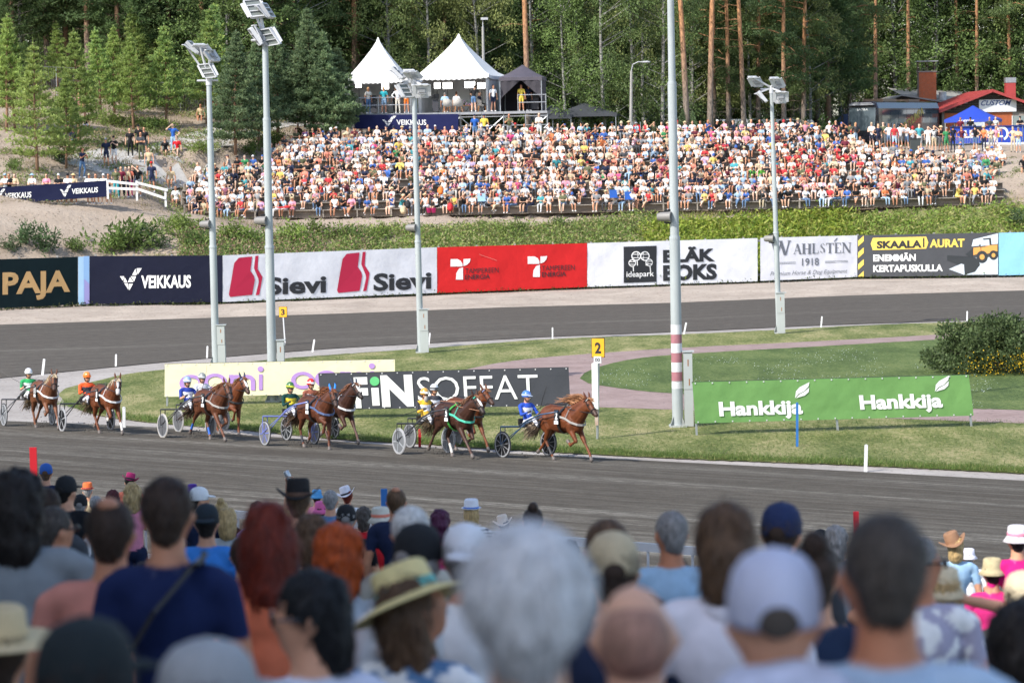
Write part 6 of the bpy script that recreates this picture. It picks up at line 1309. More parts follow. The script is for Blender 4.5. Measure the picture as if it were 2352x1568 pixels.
def reg(x0, x1, d0, d1, keep=None):
 def f(r):
  while True:
   x, d = r.uniform(x0, x1), r.uniform(d0, d1)
   if keep is None or mnoise.noise((x * keep[0], d * keep[0] * 1.5, keep[2] if len(keep) > 2 else 0)) > keep[1]: return x, d
 return f
X = lambda u, y=165: (u - 1176) / F * y
scatter('bracken', 'bright yellow-green bracken covering the bank below the terrace', 6500, reg(X(1500), X(1985), 1.2, 10.5, (.8, -.5)), .30, .36, [(.27, .36, .05), (.34, .41, .06), (.21, .30, .05), (.37, .38, .09)], .28, 1, .45)
scatter('bracken', 'yellowish bracken on the right end of the bank', 2300, reg(X(1960), X(2420), 1.2, 9.5, (.5, -.25)), .26, .35, [(.23, .32, .06), (.32, .32, .11), (.17, .25, .05)], .2, 2, .4)
scatter('undergrowth', 'mixed green weeds and shoots on the middle of the bank', 7500, reg(X(800), X(1520), 1.2, 12.5, (.35, -.4)), .21, .4, [(.20, .29, .07), (.27, .33, .08), (.15, .22, .06), (.36, .32, .16), (.24, .27, .10)], .24, 3, .5)
scatter('undergrowth', 'rusty and green low shrubs on the left part of the bank', 6500, reg(X(455), X(860), 1.2, 12, (.45, -.3)), .20, .4, [(.17, .25, .07), (.22, .28, .08), (.33, .21, .16), (.13, .20, .06), (.32, .27, .14)], .25, 4, .5)
scatter('dry_grass', 'straw-coloured dry grass between the shrubs on the bank', 3800, reg(X(400), X(2400), 1.2, 13, (.25, -.1, 7)), .32, .10, [(.42, .37, .19), (.34, .34, .15), (.27, .31, .11)], .05, 5, 1.6, .2)
scatter('slope_weeds', 'patchy low plants over the sandy slope among young pines', 3600, reg(X(-60, 180), X(620, 180), 17, 56, (.22, .08, 3)), .2, .35, [(.15, .21, .06), (.22, .26, .08), (.25, .2, .11), (.12, .17, .05)], .12, 6, .5, per=7)
scatter('dry_grass', 'thin dry grass on the upper left slope', 2600, reg(X(-60, 180), X(700, 180), 15, 60, (.3, -.05, 5)), .26, .1, [(.28, .23, .13), (.22, .2, .1), (.3, .24, .16)], .04, 7, 1.4, .25)
scatter('slope_weeds', 'sparse weeds on the sandy slope at the right edge', 500, reg(X(2050, 185), X(2400, 185), 10, 27, (.5, .1)), .14, .35, [(.12, .17, .05), (.16, .18, .06)], .06, 8, .5)
scatter('verge_weeds', 'weeds along the foot of the advertising barrier', 1700, lambda r: (r.uniform(X(-40), X(2400)), r.normal(-.25, .18)), .14, .4, [(.07, .11, .03), (.12, .15, .05), (.10, .12, .04)], .09, 9, .6, zf=lambda x, d: .2) if False else None
r9 = np.random.default_rng(9); xs = r9.uniform(X(-60), X(2420), 1500); 
def strew(name, label, pts, leaf, wd, cols, spread, zsp, seed, up=.8, per=7):
 r = np.random.default_rng(seed); Cn = np.array(pts); n = len(Cn); ii = np.repeat(np.arange(n), per); c = Cn[ii] + r.normal(size=(len(ii), 3)) * [spread, spread, 0]; c[:, 2] += np.abs(r.normal(size=len(ii))) * zsp
 D = unit(r.normal(size=(len(ii), 3)) * [1, 1, .5] + [0, 0, up]); cols = np.array(cols); ci = cols[r.integers(0, len(cols), n)][ii]; lf = Leafy(); lf.add(*leaves(c, D, leaf * r.uniform(.6, 1.3, len(ii)), leaf * wd, ci, r, .3)); return tag(link(name, lf.mesh(name)), label, name.replace('_', ' '), kind='stuff')
strew('verge_weeds', 'weeds along the foot of the advertising barrier', [(x, bar_y(x) + .15 + r9.normal(0, .12), .08) for x in xs if mnoise.noise((x * .35, 1, 1)) > -.25], .15, .4, [(.07, .11, .03), (.12, .15, .05), (.10, .12, .04)], .12, .09, 10)
# single shrubs on the left bank and slope
SH = [shrub_mesh(1, (.15, .22, .06)), shrub_mesh(2, (.09, .15, .06)), shrub_mesh(3, (.22, .30, .07)), shrub_mesh(4, (.12, .18, .08))]
def put_shrub(k, u, v, s, lab):
 q = on_hill(u, v, 150); nm, tm, _, lm = SH[k]; t = thing('shrub', lab, 'shrub', (q.x, q.y, q.z - .05), RNG.uniform(0, 6), 'shrubs on the banks'); t.scale = (s, s, s); link('stems', tm, t); link('leaves', lm, t)
for (k, u, v, s, lab) in [(1, 62, 560, 1.1, 'dark shrub on the bare sand above the PAJA banner'), (1, 112, 580, 1.3, 'dense bluish shrub behind the PAJA banner edge'), (3, 25, 578, .8, 'low dark shrub at the left end of the barrier'), (0, 175, 578, .9, 'green shrub behind the pale blue strip'), (0, 300, 575, 2.0, 'large green shrub left of the first light pole'), (0, 255, 580, 1.3, 'shrub left of the largest green shrub'), (3, 345, 570, 1.3, 'shrub right of the largest green shrub'), (2, 410, 545, 1.3, 'bright shrub below the white rail end'), (2, 402, 520, .9, 'small bright sapling on the sandy bank'), (0, 455, 572, 1.2, 'shrub just left of the first light pole'), (2, 530, 560, 1.3, 'yellow-green shrub right of the first light pole'), (0, 575, 565, 1.2, 'shrub left of the second light pole'), (2, 665, 560, 1.4, 'bright leafy shrub right of the second light pole'), (2, 730, 545, 1.2, 'bright shrub above the second Sievi word'), (0, 800, 555, 1.1, 'round shrub above the white Sievi banner'), (2, 880, 550, 1., 'shrub left of the middle light pole'), (2, 1180, 540, 1.0, 'shrub above the red banner middle'), (0, 1290, 530, .9, 'shrub above the red banner end'), (3, 2330, 520, 1., 'shrub above the light blue banner'),
       (2, 402, 253, 1.1, 'yellow-green sapling bush high on the left slope'), (2, 268, 292, 1.1, 'bush below the upper slope pines'), (0, 340, 300, 1., 'bush behind the man in blue'), (2, 370, 296, .9, 'light bush left of the man in blue'), (0, 30, 390, .8, 'small dark bush on the sandy slope at far left'), (1, 135, 372, 1.0, 'bush between the two foremost young pines'), (2, 467, 366, .8, 'bush at the top left corner of the terrace'), (0, 310, 345, .7, 'low bush beside the path group'), (2, 640, 335, .9, 'golden bush under the pines by the terrace'), (0, 610, 345, 1., 'bush below the bushy pines'), (0, 700, 325, .9, 'bush between terrace top and the pine trunks'), (0, 575, 355, 1., 'bush at the left of the upper terrace')]: put_shrub(k, u, v, s, lab)
# welded-mesh fence at the wood edge
t0_ = on_hill(60, 215, 160); 
for (ul, ur, v0, v1, lab) in ((50, 210, 190, 195, 'grey mesh fence behind the young pines on the far left'), (360, 470, 225, 240, 'grey mesh fence behind the woman in black')):
 A_, B_ = on_hill(ul, v0 + 30, 160), on_hill(ur, v1 + 30, 160); t = thing('mesh_fence', lab, 'fence', A_); n = max(2, int((B_ - A_).length / 3))
 for i in range(n):
  p, q = A_.lerp(B_, i / n), A_.lerp(B_, (i + 1) / n); a = MB(); a.tube([p, p + Vector((0, 0, 2)), q + Vector((0, 0, 2)), q], .025, 4)
  for k in range(1, 14): f = k / 14; a.tube([p.lerp(q, f), p.lerp(q, f) + Vector((0, 0, 2))], .006, 3, cap=False)
  a.build('fence_panel', M_steel, t, A_)
# grass fringe, daisies and the large shrub on the infield
r5 = np.random.default_rng(5)
def in_strip(n, poly, z): 
 out = []
 for _ in range(n): u = r5.uniform(140, 2400); v = at_u(poly, u) - abs(r5.normal(0, 5)) ; q = G(u, v, z); out.append((q.x, q.y, z))
 return out
edgeL = [(133, 930), (308, 966), (430, 977), (550, 986), (784, 1009), (980, 1020), (1176, 1033), (1568, 1053), (1960, 1068), (2352, 1087)]
strew('grass_tufts', 'ragged grass tufts along the track edge of the infield', in_strip(4200, edgeL, .0), .11, .12, [(.12, .19, .04), (.17, .24, .06), (.26, .27, .10), (.12, .20, .05)], .09, .012, 21, 1.6, 8)
pts = []
for _ in range(9000):
 u, v = r5.uniform(150, 2400), r5.uniform(800, 1085); q = G(u, v, .01); e = at_u(edgeL, u)
 if v < e - 2 and v > at_u([(150, 905), (300, 862), (784, 816), (1300, 815), (2400, 760)], u) and not (u > 1000 and v < 940 and v > 815 and u < 1330) and not (u > 1320 and 768 < v < 965): pts.append((q.x, q.y, .01))
strew('grass_blades', 'uneven mown grass of the infield between track and banners', pts, .085, .12, [(.15, .21, .05), (.20, .25, .07), (.32, .31, .14), (.10, .17, .04)], .16, .01, 22, 1.4, 7)
dz = []
while len(dz) < 1500:
 u, v = r5.uniform(1380, 2400), r5.uniform(775, 935)
 if mnoise.noise((u * .008, v * .03, 2)) < -.05 or v < at_u([(1380, 850), (1568, 822), (1900, 803), (2400, 772)], u) or v > at_u([(1380, 880), (1568, 900), (2030, 928), (2400, 940)], u): continue
 q = G(u, v, .06); dz.append((q.x, q.y, .05))
lf = Leafy(); dz = np.array(dz); lf.add(*leaves(dz, r5.normal(size=(len(dz), 3)) * [1, 1, .3], .034, .028, (.5, .55, .52), r5, .2)); tag(link('daisies', lf.mesh('daisies')), 'white daisies dotted over the dark green inner lawn', 'flowers', kind='stuff')
# big dark infield shrub with yellow flowers
q = G(2302, 860, 0); r6 = np.random.default_rng(6); cen, rad = [], []
for _ in range(150):
 a, e = r6.uniform(0, 6.283), r6.uniform(0, 1.45); k = r6.uniform(.55, 1.0); cen.append((2.55 * k * math.cos(a) * math.cos(e) ** .8, 2.4 * k * math.sin(a) * math.cos(e) ** .8, 1.6 * k * math.sin(e) + .22)); rad.append(r6.uniform(.28, .5))
bush = thing('round_shrub', 'large dark round shrub with yellow flowers on the infield lawn', 'shrub', (q.x, q.y + 1.5, 0)); lf = cloud_crown(r6, cen, rad, .85, 700, .10, (.085, .12, .045), -.2, .6, .5, .45); link('leaves', lf.mesh('leaves'), bush)
st = MB(); [st.tube([(0, 0, 0), tuple(Vector(c) * .5), c], [.05, .03, .01], 4, cap=False) for c in cen[::5]]; st.build('stems', M_twig, bush)
cn2 = [(r6.uniform(-1.5, 1.3), -2.1 + r6.normal(0, .15), abs(r6.normal(.35, .22))) for _ in range(38)]; lf = cloud_crown(r6, cn2, [.3] * 38, .9, 300, .07, (.07, .10, .03), 0, .5, .4, .2); 
fp = np.array(cn2)[r6.integers(0, 38, 420)] + r6.normal(size=(420, 3)) * [.2, .1, .16] + [0, -.22, .05]; lf.add(*leaves(fp, r6.normal(size=(420, 3)), .055, .05, lin('E8C030'), r6, .1)); link('flowering_edge', lf.mesh('flowering_edge'), bush)
# ================================================================= masts, signs and banners of the infield
M_mast = mat('grey_mast_paint', (.38, .415, .42), .5, var=.13, vscale=2.2, bump=.05, stretch=(1, 1, .25)); M_lampf = mat('lamp_housing', (.52, .53, .55), .4, var=.08, vscale=5); M_louv = mat('lamp_louvre', (.16, .18, .17), .35, spec=.6)
M_cab = mat('cable_box_paint', (.43, .46, .45), .55, col2=(.40, .42, .41), vscale=2); M_redp = mat('faded_red_paint', lin('A06A72'), .7, var=.12, vscale=6); M_whp = mat('chalky_white_paint', (.62, .62, .63), .7, var=.1, vscale=5)
M_stake = mat('white_stake', (.78, .78, .78), .5); M_rust = mat('rust_streak', (.30, .13, .05), .9)
def pt(u, v, y): return P(u, v, y)
def mast(base, top, steps, label, lamps, box, drum, bands=None, ext=0):
 """base/top: picture points; steps: (v, width below, width above) of each collar"""
 g = G(*base); y = g.y; o0 = (g.x, g.y, 0); t = thing('floodlight_mast', label, 'light pole', o0, 0, 'floodlight masts of the infield')
 Bp, Tp = Vector((g.x, y, 0)), P(top[0], top[1], y); at = lambda v: Bp.lerp(Tp, (P(base[0], v, y).z - P(base[0], base[1], y).z) / (P(base[0], top[1], y).z - P(base[0], base[1], y).z))
 mw = lambda w_: w_ / F * y / 2
 vs = [base[1]] + [s[0] for s in steps] + [top[1]]; 
 for i in range(len(vs) - 1):
  w0 = steps[i - 1][2] if i else steps[0][1] * 1.04; w1 = steps[i][1] if i < len(steps) else steps[-1][2] * .93
  a, b = at(vs[i]), at(vs[i + 1]); m_ = MB(); m_.tube([a, b], [mw(w0), mw(w1)], 20, cap=True); sp_ = m_.build('mast_section', M_mast, t, o0, autos=40)
  if i: c = MB(); d = (b - a).normalized(); c.tube([a - d * .05, a + d * .03], [mw(w0) * 1.25, mw(w0) * 1.2], 20); c.build('collar', M_mast, sp_, (0, 0, 0)); sp_.children[0].data.transform(Matrix.Translation(-Vector(o0)))
 f_ = MB(); f_.box((Bp.x, Bp.y, .03), (mw(steps[0][1]) * 3.2, mw(steps[0][1]) * 3.2, .06))
 for k in range(4): f_.add([(Bp.x + math.cos(k * 1.571 + .78) * .14, Bp.y + math.sin(k * 1.571 + .78) * .14, .36), (Bp.x + math.cos(k * 1.571 + .78) * .30, Bp.y + math.sin(k * 1.571 + .78) * .30, .06), (Bp.x + math.cos(k * 1.571 + .78) * .13, Bp.y + math.sin(k * 1.571 + .78) * .13, .06)], [(0, 1, 2), (2, 1, 0)])
 f_.build('base_plate', M_cab, t, o0)
 if ext:
  a, b = Tp, Tp + (Tp - Bp).normalized() * ext; m_ = MB(); m_.tube([a, b], [mw(steps[-1][2]) * .95, mw(steps[-1][2]) * .7], 16); m_.build('mast_section', M_mast, t, o0); m_ = MB(); m_.tube([b - Vector((.6, 0, .1)), b + Vector((.6, 0, -.1))], .05, 8); m_.build('cross_arm', M_lampf, t, o0); Tp = b
 if bands:
  for (v0, v1, mt) in bands: m_ = MB(); m_.tube([at(v1), at(v0)], [mw(steps[0][1]) * 1.035, mw(steps[0][1]) * 1.03], 20); m_.build('painted_band', mt, t, o0, autos=40)
 if not ext: m_ = MB(); d = (Tp - Bp).normalized(); m_.tube([Tp - d * .3, Tp + d * .02], mw(steps[-1][2]) * 1.15, 14); m_.tube([Tp + Vector((-.45, 0, -.12)), Tp + Vector((.35, 0, -.12))], .04, 8); m_.build('cross_arm', M_lampf, t, o0)
 for (lu, lv, ex, ed, face) in lamps:
  c = P(lu, lv, y - .15) if not ext else Tp + Vector((lu, 0, lv)); ex, ed = Vector(ex), Vector(ed); nrm = ex.cross(-ed).normalized()
  if nrm.y > 0: nrm = -nrm
  if face == 'back': nf = -nrm
  else: nf = nrm
  a = MB(); wx, wd = ex.length, ed.length; Mx = Matrix((ex.normalized(), nf, (-ed).normalized())).transposed()
  for (px, pz, sx, sz) in ((-wx / 2, 0, .04, wd), (wx / 2, 0, .04, wd), (0, wd / 2, wx, .04), (0, -wd / 2, wx, .04), (0, wd * .17, wx, .03), (0, -wd * .17, wx, .03)): a.box(c + Mx @ Vector((px, .02, pz)), (sx, .13, sz), M=Mx)
  a.box(c + Mx @ Vector((0, -.03, 0)), (wx, .03, wd), M=Mx); lp = a.build('lamp_housing', M_lampf, t, o0)
  for k in (-1, 0, 1): q_ = MB(); q_.box(c + Mx @ Vector((0, .01, k * wd * .335)), (wx - .06, .04, wd * .28), M=Mx); o_ = q_.build('louvre', M_louv, lp, o0)
  q_ = MB()
  for s in (-1, 1):
   p0 = c + Mx @ Vector((s * (wx / 2 + .04), -.10, wd * .5)); p1 = c + Mx @ Vector((s * (wx / 2 + .04), -.02, -wd * .42)); q_.beam(p0, p1, .14, .025, up=tuple(nf))
  q_.beam(c + Mx @ Vector((-wx / 2 - .04, -.14, wd * .52)), c + Mx @ Vector((wx / 2 + .04, -.14, wd * .52)), .12, .03); q_.beam(c + Mx @ Vector((0, -.14, wd * .52)), at(top[1] + 4) if not ext else Tp, .07, .07); q_.build('bracket', M_lampf, lp, o0)
  q_ = MB(); q_.box(c + Mx @ Vector((0, -.08, .02)), (wx * .5, .07, wd * .26), M=Mx); q_.box(c + Mx @ Vector((wx * .05, -.11, -.1)), (wx * .6, .03, .03), M=Mx); q_.tube([c + Mx @ Vector((-wx * .3, -.1, -.1)), c + Mx @ Vector((0, -.14, -.22)), c + Mx @ Vector((wx * .3, -.1, -.12))], .012, 4); q_.build('driver_box', mat('driver_grey', (.30, .31, .33), .5), lp, o0)
 u0, u1, v0, v1 = box; A_ = P((u0 + u1) / 2, v1, y); Z0_, Z1_ = max(.02, P(u0, v1, y).z), P(u0, v0, y).z; wb = (u1 - u0) / F * y; xm = P((u0 + u1) / 2, (v0 + v1) / 2, y).x
 a = MB(); n3 = 2; hh = (Z1_ - Z0_)
 for k in range(n3): a.box((xm + .012 * k * -1, y - .05, Z0_ + hh * (k + .5) / n3), (wb, .3, hh / n3 - .012))
 cb_ = a.build('cable_box', M_cab, t, o0); a = MB(); a.box((xm, y - .05, Z1_ + .02), (wb * 1.35, .36, .03)); a.build('box_lid', M_cab, cb_, None); cb_.children[0].data.transform(Matrix.Translation(-Vector(o0)))
 a = MB(); [a.box((xm + wb * .5 * q1 * .8, y - .203, Z0_ + hh * q2), (.03, .004, hh * .09)) for q1, q2 in ((-.1, .86), (.2, .6))]; a.build('rust_stain', M_rust, cb_, o0)
 if drum:
  du, dv, s = drum; c = P(du, dv, y - .1); a = MB(); Mx = Matrix.Rotation(R(90), 3, 'Y') @ Matrix.Rotation(R(20), 3, 'X'); a.lathe([(.001, -.2), (.10, -.2), (.13, -.12), (.14, .12), (.15, .2), (.12, .2), (.001, .16)], 16, Mx, 0, c); a.build('spotlight', mat('spotlight_grey', (.22, .21, .20), .5), t, o0, autos=40)
  m_p = at(dv); a = MB(); a.beam(c + Vector((0, 0, -.16)), Vector((m_p.x, m_p.y, c.z - .2)), .05); a.beam(c + Vector((0, 0, .17)), Vector((m_p.x, m_p.y, c.z + .2)), .05); a.build('spotlight_bracket', M_dark, t, o0)
 return t
mast((1557, 980), (1540, -12), [(545, 24.5, 20.3), (190, 20.3, 16.5)], 'thickest floodlight mast with red and white bands, beside the green banner', [(-.5, -.4, (.5, .1, 0), (.2, -.2, -.5), 'front'), (.5, -.4, (.5, -.1, 0), (.2, -.2, -.5), 'front')], (1571, 1591, 808, 978), (1526, 498, 1),
  [(808, 824, M_whp), (824.3, 839, M_redp), (839.3, 855, M_whp), (855.3, 871, M_redp), (871.3, 887, M_whp), (887.3, 902.4, M_redp), (902.7, 915, M_whp)], ext=4.5)
mast((626.5, 923), (608.5, 84), [(566, 20.5, 18), (273, 17.5, 14.5)], 'tall floodlight mast on the left behind the pale oomi banner', [(586.5, 21, (.50, .1, .05), (.27, -.25, -.53), 'front'), (613, 26, (.12, .4, 0), (.25, .1, -.42), 'front'), (619, 85, (.40, -.2, .05), (.33, -.1, -.5), 'front'), (588, 83, (-.1, .4, 0), (.33, 0, -.5), 'front')], (639, 655, 782, 921), (599, 507, 1))
mast((496, 838), (479.5, 178), [(566, 16.6, 15), (317, 14.5, 12.3)], 'leftmost floodlight mast with lamp heads turned left', [(446, 111, (.12, .4, 0), (.42, .1, -.42), 'front'), (468, 115, (.40, .1, 0), (.3, .2, -.42), 'back'), (477, 163, (.42, -.1, .03), (.27, -.05, -.5), 'front'), (486, 130, (.25, .3, 0), (.28, .1, -.35), 'back')], (501, 518, 747, 836), (471, 515, 1))
mast((966.5, 810), (950, 180), [(554, 14, 12.5), (345, 12.7, 10.8)], 'middle floodlight mast in front of the left white tent', [(914, 169, (.1, .35, 0), (.42, 0, -.42), 'front'), (948, 171, (.40, .1, 0), (.28, .25, -.3), 'back'), (931, 209, (.34, .2, 0), (.25, 0, -.5), 'front'), (969, 209, (.50, 0, 0), (0, .1, -.5), 'back')], (966, 984, 711, 809), (944, 523, .7))
mast((1789.5, 766), (1771.5, 198), [(534, 12.3, 10.9), (347, 10.8, 9)], 'floodlight mast farthest right, in front of the WAHLSTÉN banner', [(1735, 188, (.36, .1, 0), (.24, .2, -.4), 'back'), (1785, 190, (.36, .1, 0), (.24, .2, -.4), 'back'), (1751, 223, (.05, .35, 0), (.32, 0, -.42), 'front'), (1793, 224, (.44, 0, 0), (0, .05, -.46), 'back')], (1784, 1802, 673, 766), (1766, 548, .7))
# distance markers
def marker(name, label, board, digit, post, extras=()):
 (u0, u1, v0, v1) = board; g = G(*post); y = g.y; o0 = (g.x, y, 0); t = thing(name, label, 'sign', o0)
 c = P((u0 + u1) / 2, (v0 + v1) / 2, y - .05); w_, h_ = (u1 - u0) / F * y, (v1 - v0) / F * y; rz = R(-14)
 M_ = Matrix.Rotation(rz, 3, 'Z'); a = MB(); a.box(c, (w_ * 1.06, .03, h_ * 1.04), rz); bd = a.build('board', M_black, t, o0); a = MB(); a.box(c + M_ @ Vector((0, -.012, 0)), (w_ * .99, .03, h_ * .975), rz); a.build('yellow_face', mat('sign_yellow', lin('F3AE22'), .5), bd, o0)
 v, f = glyphs(digit, .04); a = MB(); a.add([c + M_ @ Vector(((x - .5) * w_ * .5, -.031, (z - .5) * h_ * .55)) for x, z in v], f); a.build('number', M_black, bd, o0)
 a = MB(); a.tube([Vector((g.x, y, 0)), P((u0 + u1) / 2 + .5, v1, y)], .035, 8); a.build('post', M_steel, t, o0); return t, c, M_, y, o0
t, c, M_, y, o0 = marker('distance_marker', 'yellow marker board numbered 2 on a post beside the leading horse', (1359.5, 1388.5, 776.5, 820), '2', (1372, 1008))
a = MB(); c2 = P(1372.5, 826, y - .06); a.box(c2, (.21, .03, .19), R(-14)); b2 = a.build('small_board', M_whp, t, o0); v, f = glyphs('00', .02); a = MB(); a.add([c2 + M_ @ Vector(((x - .5) * .14, -.018, (z - .5) * .10)) for x, z in v], f); a.build('number', M_black, b2, o0)
c3a, c3b = P(1367, 834, y - .1), P(1368, 939, y - .1); a = MB(); a.box((c3a + c3b) / 2, (.17, .13, c3a.z - c3b.z), R(-14)); a.build('white_case', mat('cream_case', (.72, .72, .66), .5, var=.05), t, o0)
a = MB(); a.beam(P(1369.5, 940, y - .04), P(1370.5, 976, y - .04), .09, .09); a.build('wood_piece', mat('rusty_white_wood', (.62, .55, .48), .8, col2=(.35, .16, .08), vscale=5), t, o0)
t, c, M_, y, o0 = marker('distance_marker', 'yellow marker board numbered 3 at the inner edge of the far track', (641, 659.5, 704.5, 728), '3', (654.5, 792)); a = MB(); a.beam(P(650.5, 729, y - .08), P(655, 787, y - .08), .11, .04); a.build('white_lath', M_stake, t, o0)
def stake(base, top, mt, label, w_=.07, group='white stakes along the track', y=None, name='track_stake'):
 b = G(*base) if y is None else P(base[0], base[1], y); tp = P(top[0], top[1], b.y); a = MB(); a.beam(b - Vector((0, 0, .02)), tp, w_, w_ * .5, up=(0, 1, 0)); a.tube([tp, tp + Vector((0, 0, .015))], [w_ * .45, w_ * .2], 6); o = a.build(name, mt, None, b); tag(o, label, 'stake', group)
for (b, tp, w_, lab) in (((97.5, 859.6), (101.5, 824.6), .085, 'leaning white stake above horse number 11'), ((266, 841), (266.5, 814), .07, 'white stake above horse number 8'), ((475.5, 822), (476.5, 795), .065, 'white stake left of the leftmost mast foot'), ((717.5, 807), (722, 780), .07, 'leaning white stake right of marker 3'), ((984.5, 791), (987.5, 765), .06, 'white stake beside the middle mast box'),
       ((1269, 777.6), (1269, 752.6), .06, 'upright white stake on the far inner edge, alone below the red banner'), ((1570.5, 767.6), (1576, 741), .07, 'leaning white stake right of the banded mast'), ((1885.5, 752), (1888, 727), .065, 'white stake below the WAHLSTÉN banner edge'), ((2221, 737), (2221.6, 715), .06, 'white stake left above the round shrub'),
       ((285, 984), (284.6, 935), .09, 'white stake behind the legs of horse number 8'), ((1988, 1081.6), (1989.6, 1021.6), .08, 'tallest white stake, at the near track edge below the green banner')): stake(b, tp, M_stake, lab, w_)
M_red = mat('red_stake', lin('C8202C'), .5); M_blu = mat('blue_stake', lin('2F6FB5'), .5, var=.1)
stake((964, 1028), (964, 986), M_red, 'red stake behind the wheels of the number 5 sulky', .075, None); stake((1831, 1026), (1831, 925), M_blu, 'tall blue stake in front of the green banner', .065, None)
# infield banners on posts
def infield(tl, tr, br, bl, yl_, yr_, mt, label, prints, legs, seed, wr=.02):
 c = Cloth(tl, tr, br, bl, yl_, yr_, wr, seed); t = thing('infield_banner', label, 'banner', c.c[3]); o0 = c.c[3]; c.cloth('cloth', mt, t, o0, .1)
 for nm, fn, mts in prints: mb = MB(); fn(c, mb); mb.build(nm, mts, t, o0)
 for lu in legs:
  s_ = (lu - bl[0]) / (br[0] - bl[0]); p = c.at(s_, 1) - c.n * .06; tp = c.at(s_, 0) - c.n * .06; a = MB(); a.beam(Vector((p.x, p.y, 0)), tp, .06, .06); a.build('leg', M_steel, t, o0)
 a = MB(); [a.beam(c.at(0, b_) - c.n * .05, c.at(1, b_) - c.n * .05, .04, .04) for b_ in (.01, .985)]; a.build('frame', M_dark, t, o0)
 a = MB()
 for i in range(17):
  for b_ in (.03, .97): p = c.at(.01 + .98 * i / 16, b_, .012); a.box(p, (.035, .01, .035))
 o = a.build('eyelet', M_whp, t, o0); o['kind'] = 'stuff'; return t
yA, yB = G(378, 933).y, G(907, 921).y; M_lilac = print_mat('lilac', 'B58FD0')
def oomi(du, dv):
 def fn(c, mb):
  for (u, v) in ((439, 880), (494, 877)): c.disc(mb, u + du, v + dv, 27 if du == 0 else 27, 20, n=28, hole=.62)
  u0, v0 = 525 + du, 897 + dv
  c.rect(mb, u0, u0 + 11, v0 - 37, v0)
  for cx in (u0 + 18, u0 + 43):
   for i in range(10):
    g0, g1 = R(180 + 18 * i), R(198 + 18 * i); ro, ri = (18, 7.5); c.shape(mb, [(cx + 0 + ro * math.cos(g0), v0 - 21 + 16 * math.sin(g0)), (cx + ro * math.cos(g1), v0 - 21 + 16 * math.sin(g1)), (cx + ri * math.cos(g1), v0 - 21 + 7 * math.sin(g1)), (cx + ri * math.cos(g0), v0 - 21 + 7 * math.sin(g0))])
   c.rect(mb, cx + 7.5, cx + 18, v0 - 21, v0 - 1)
  c.rect(mb, u0 + 69, u0 + 78, v0 - 38, v0 - 2); c.disc(mb, u0 + 73, v0 - 50, 7, 6.5)
 return fn
infield((378.5, 836), (907, 825), (907, 903), (378, 911), yA, yB, vinyl('cream', 'EBE3BF'), 'cream banner with lilac oomi lettering behind the horses', [('lettering', oomi(0, 0), M_lilac), ('lettering', oomi(256, -7), M_lilac)], (383, 900), 31, .015)
yA, yB = G(738, 962).y, G(1312, 953).y
def finso(c, mb):
 c.text(mb, 'F', 815, 846, 867, 932, bold=.05); c.rect(mb, 853, 870, 890, 931); c.text(mb, 'N', 876, 949, 862, 929, bold=.05); c.text(mb, 'SOFFAT', 959, 1236, 860, 918, bold=-.005)
infield((731, 858), (1306, 843.5), (1310, 931), (738, 941), yA, yB, vinyl('graphite', '45474D'), 'dark grey banner with white FINSOFFAT lettering behind the leading horses', [('lettering', finso, M_white), ('green_dot', lambda c, mb: c.disc(mb, 861, 875, 11, 10.5), print_mat('mint', '5FBF78'))], (745, 1040, 1300), 32, .02)
gl_, gr_ = G(1600, 1000), G(2233, 979.5)
def hank(du, dv):
 def fn(c, mb):
  c.text(mb, 'Hankkija', 1650 + du, 1841 + du, 920 + dv, 951 + dv, bold=.04); q = lambda l: c.shape(mb, [(u + du, v + dv) for u, v in l])
  q([(1824, 914), (1826, 898), (1834, 889), (1857, 877), (1855, 887), (1845, 898), (1832, 904)]); q([(1826, 914), (1834, 905), (1846, 899), (1856, 890), (1855, 900), (1846, 908)])
 return fn
infield((1590, 877.5), (2225, 860.5), (2236, 954), (1597, 972), gl_.y, gr_.y, vinyl('green', '6F9A5A'), 'light green banner with two white Hankkija words right of the banded mast', [('lettering', hank(0, 0), M_white), ('lettering', hank(322, -15), M_white)], (1601, 1923, 2232), 33, .035)
# outer rail of the near track
best = min(np.arange(18, 34, .1), key=lambda W: abs((lambda q: (784 - ((q - Vector((0, 0, CAMH))).dot(_U) / (q - Vector((0, 0, CAMH))).dot(_f0) * F)))(
 (lambda p: Vector((p.x, p.y, W * BANK + 1.05)))(_A + TNRM * W + TDIR * ((_A + TNRM * W).x * -1 + 0) / TDIR.x)) - 1232))
W_RAIL = float(best); rp = lambda s: _A + TNRM * W_RAIL + TDIR * s
rt = thing('track_rail', 'white rail with uprights between the near track and the standing crowd', 'fence', (rp(10).x, rp(10).y, W_RAIL * BANK)); o0 = (rp(10).x, rp(10).y, W_RAIL * BANK); zr = W_RAIL * BANK
s = -12.
while s < 63:
 a, b = rp(s), rp(s + 3); q_ = MB(); q_.beam(a + Vector((0, 0, zr + 1.05)), b + Vector((0, 0, zr + 1.05)), .05, .12, up=(0, 0, 1)); q_.build('top_rail', M_whp, rt, o0); q_ = MB()
 q_.beam(a + Vector((0, 0, zr + .25)), b + Vector((0, 0, zr + .25)), .04, .08)
 for k in range(12): p = a.lerp(b, k / 12); q_.box((p.x, p.y, zr + .62), (.035, .035, .8))
 q_.build('baluster_panel', M_whp, rt, o0); s += 3
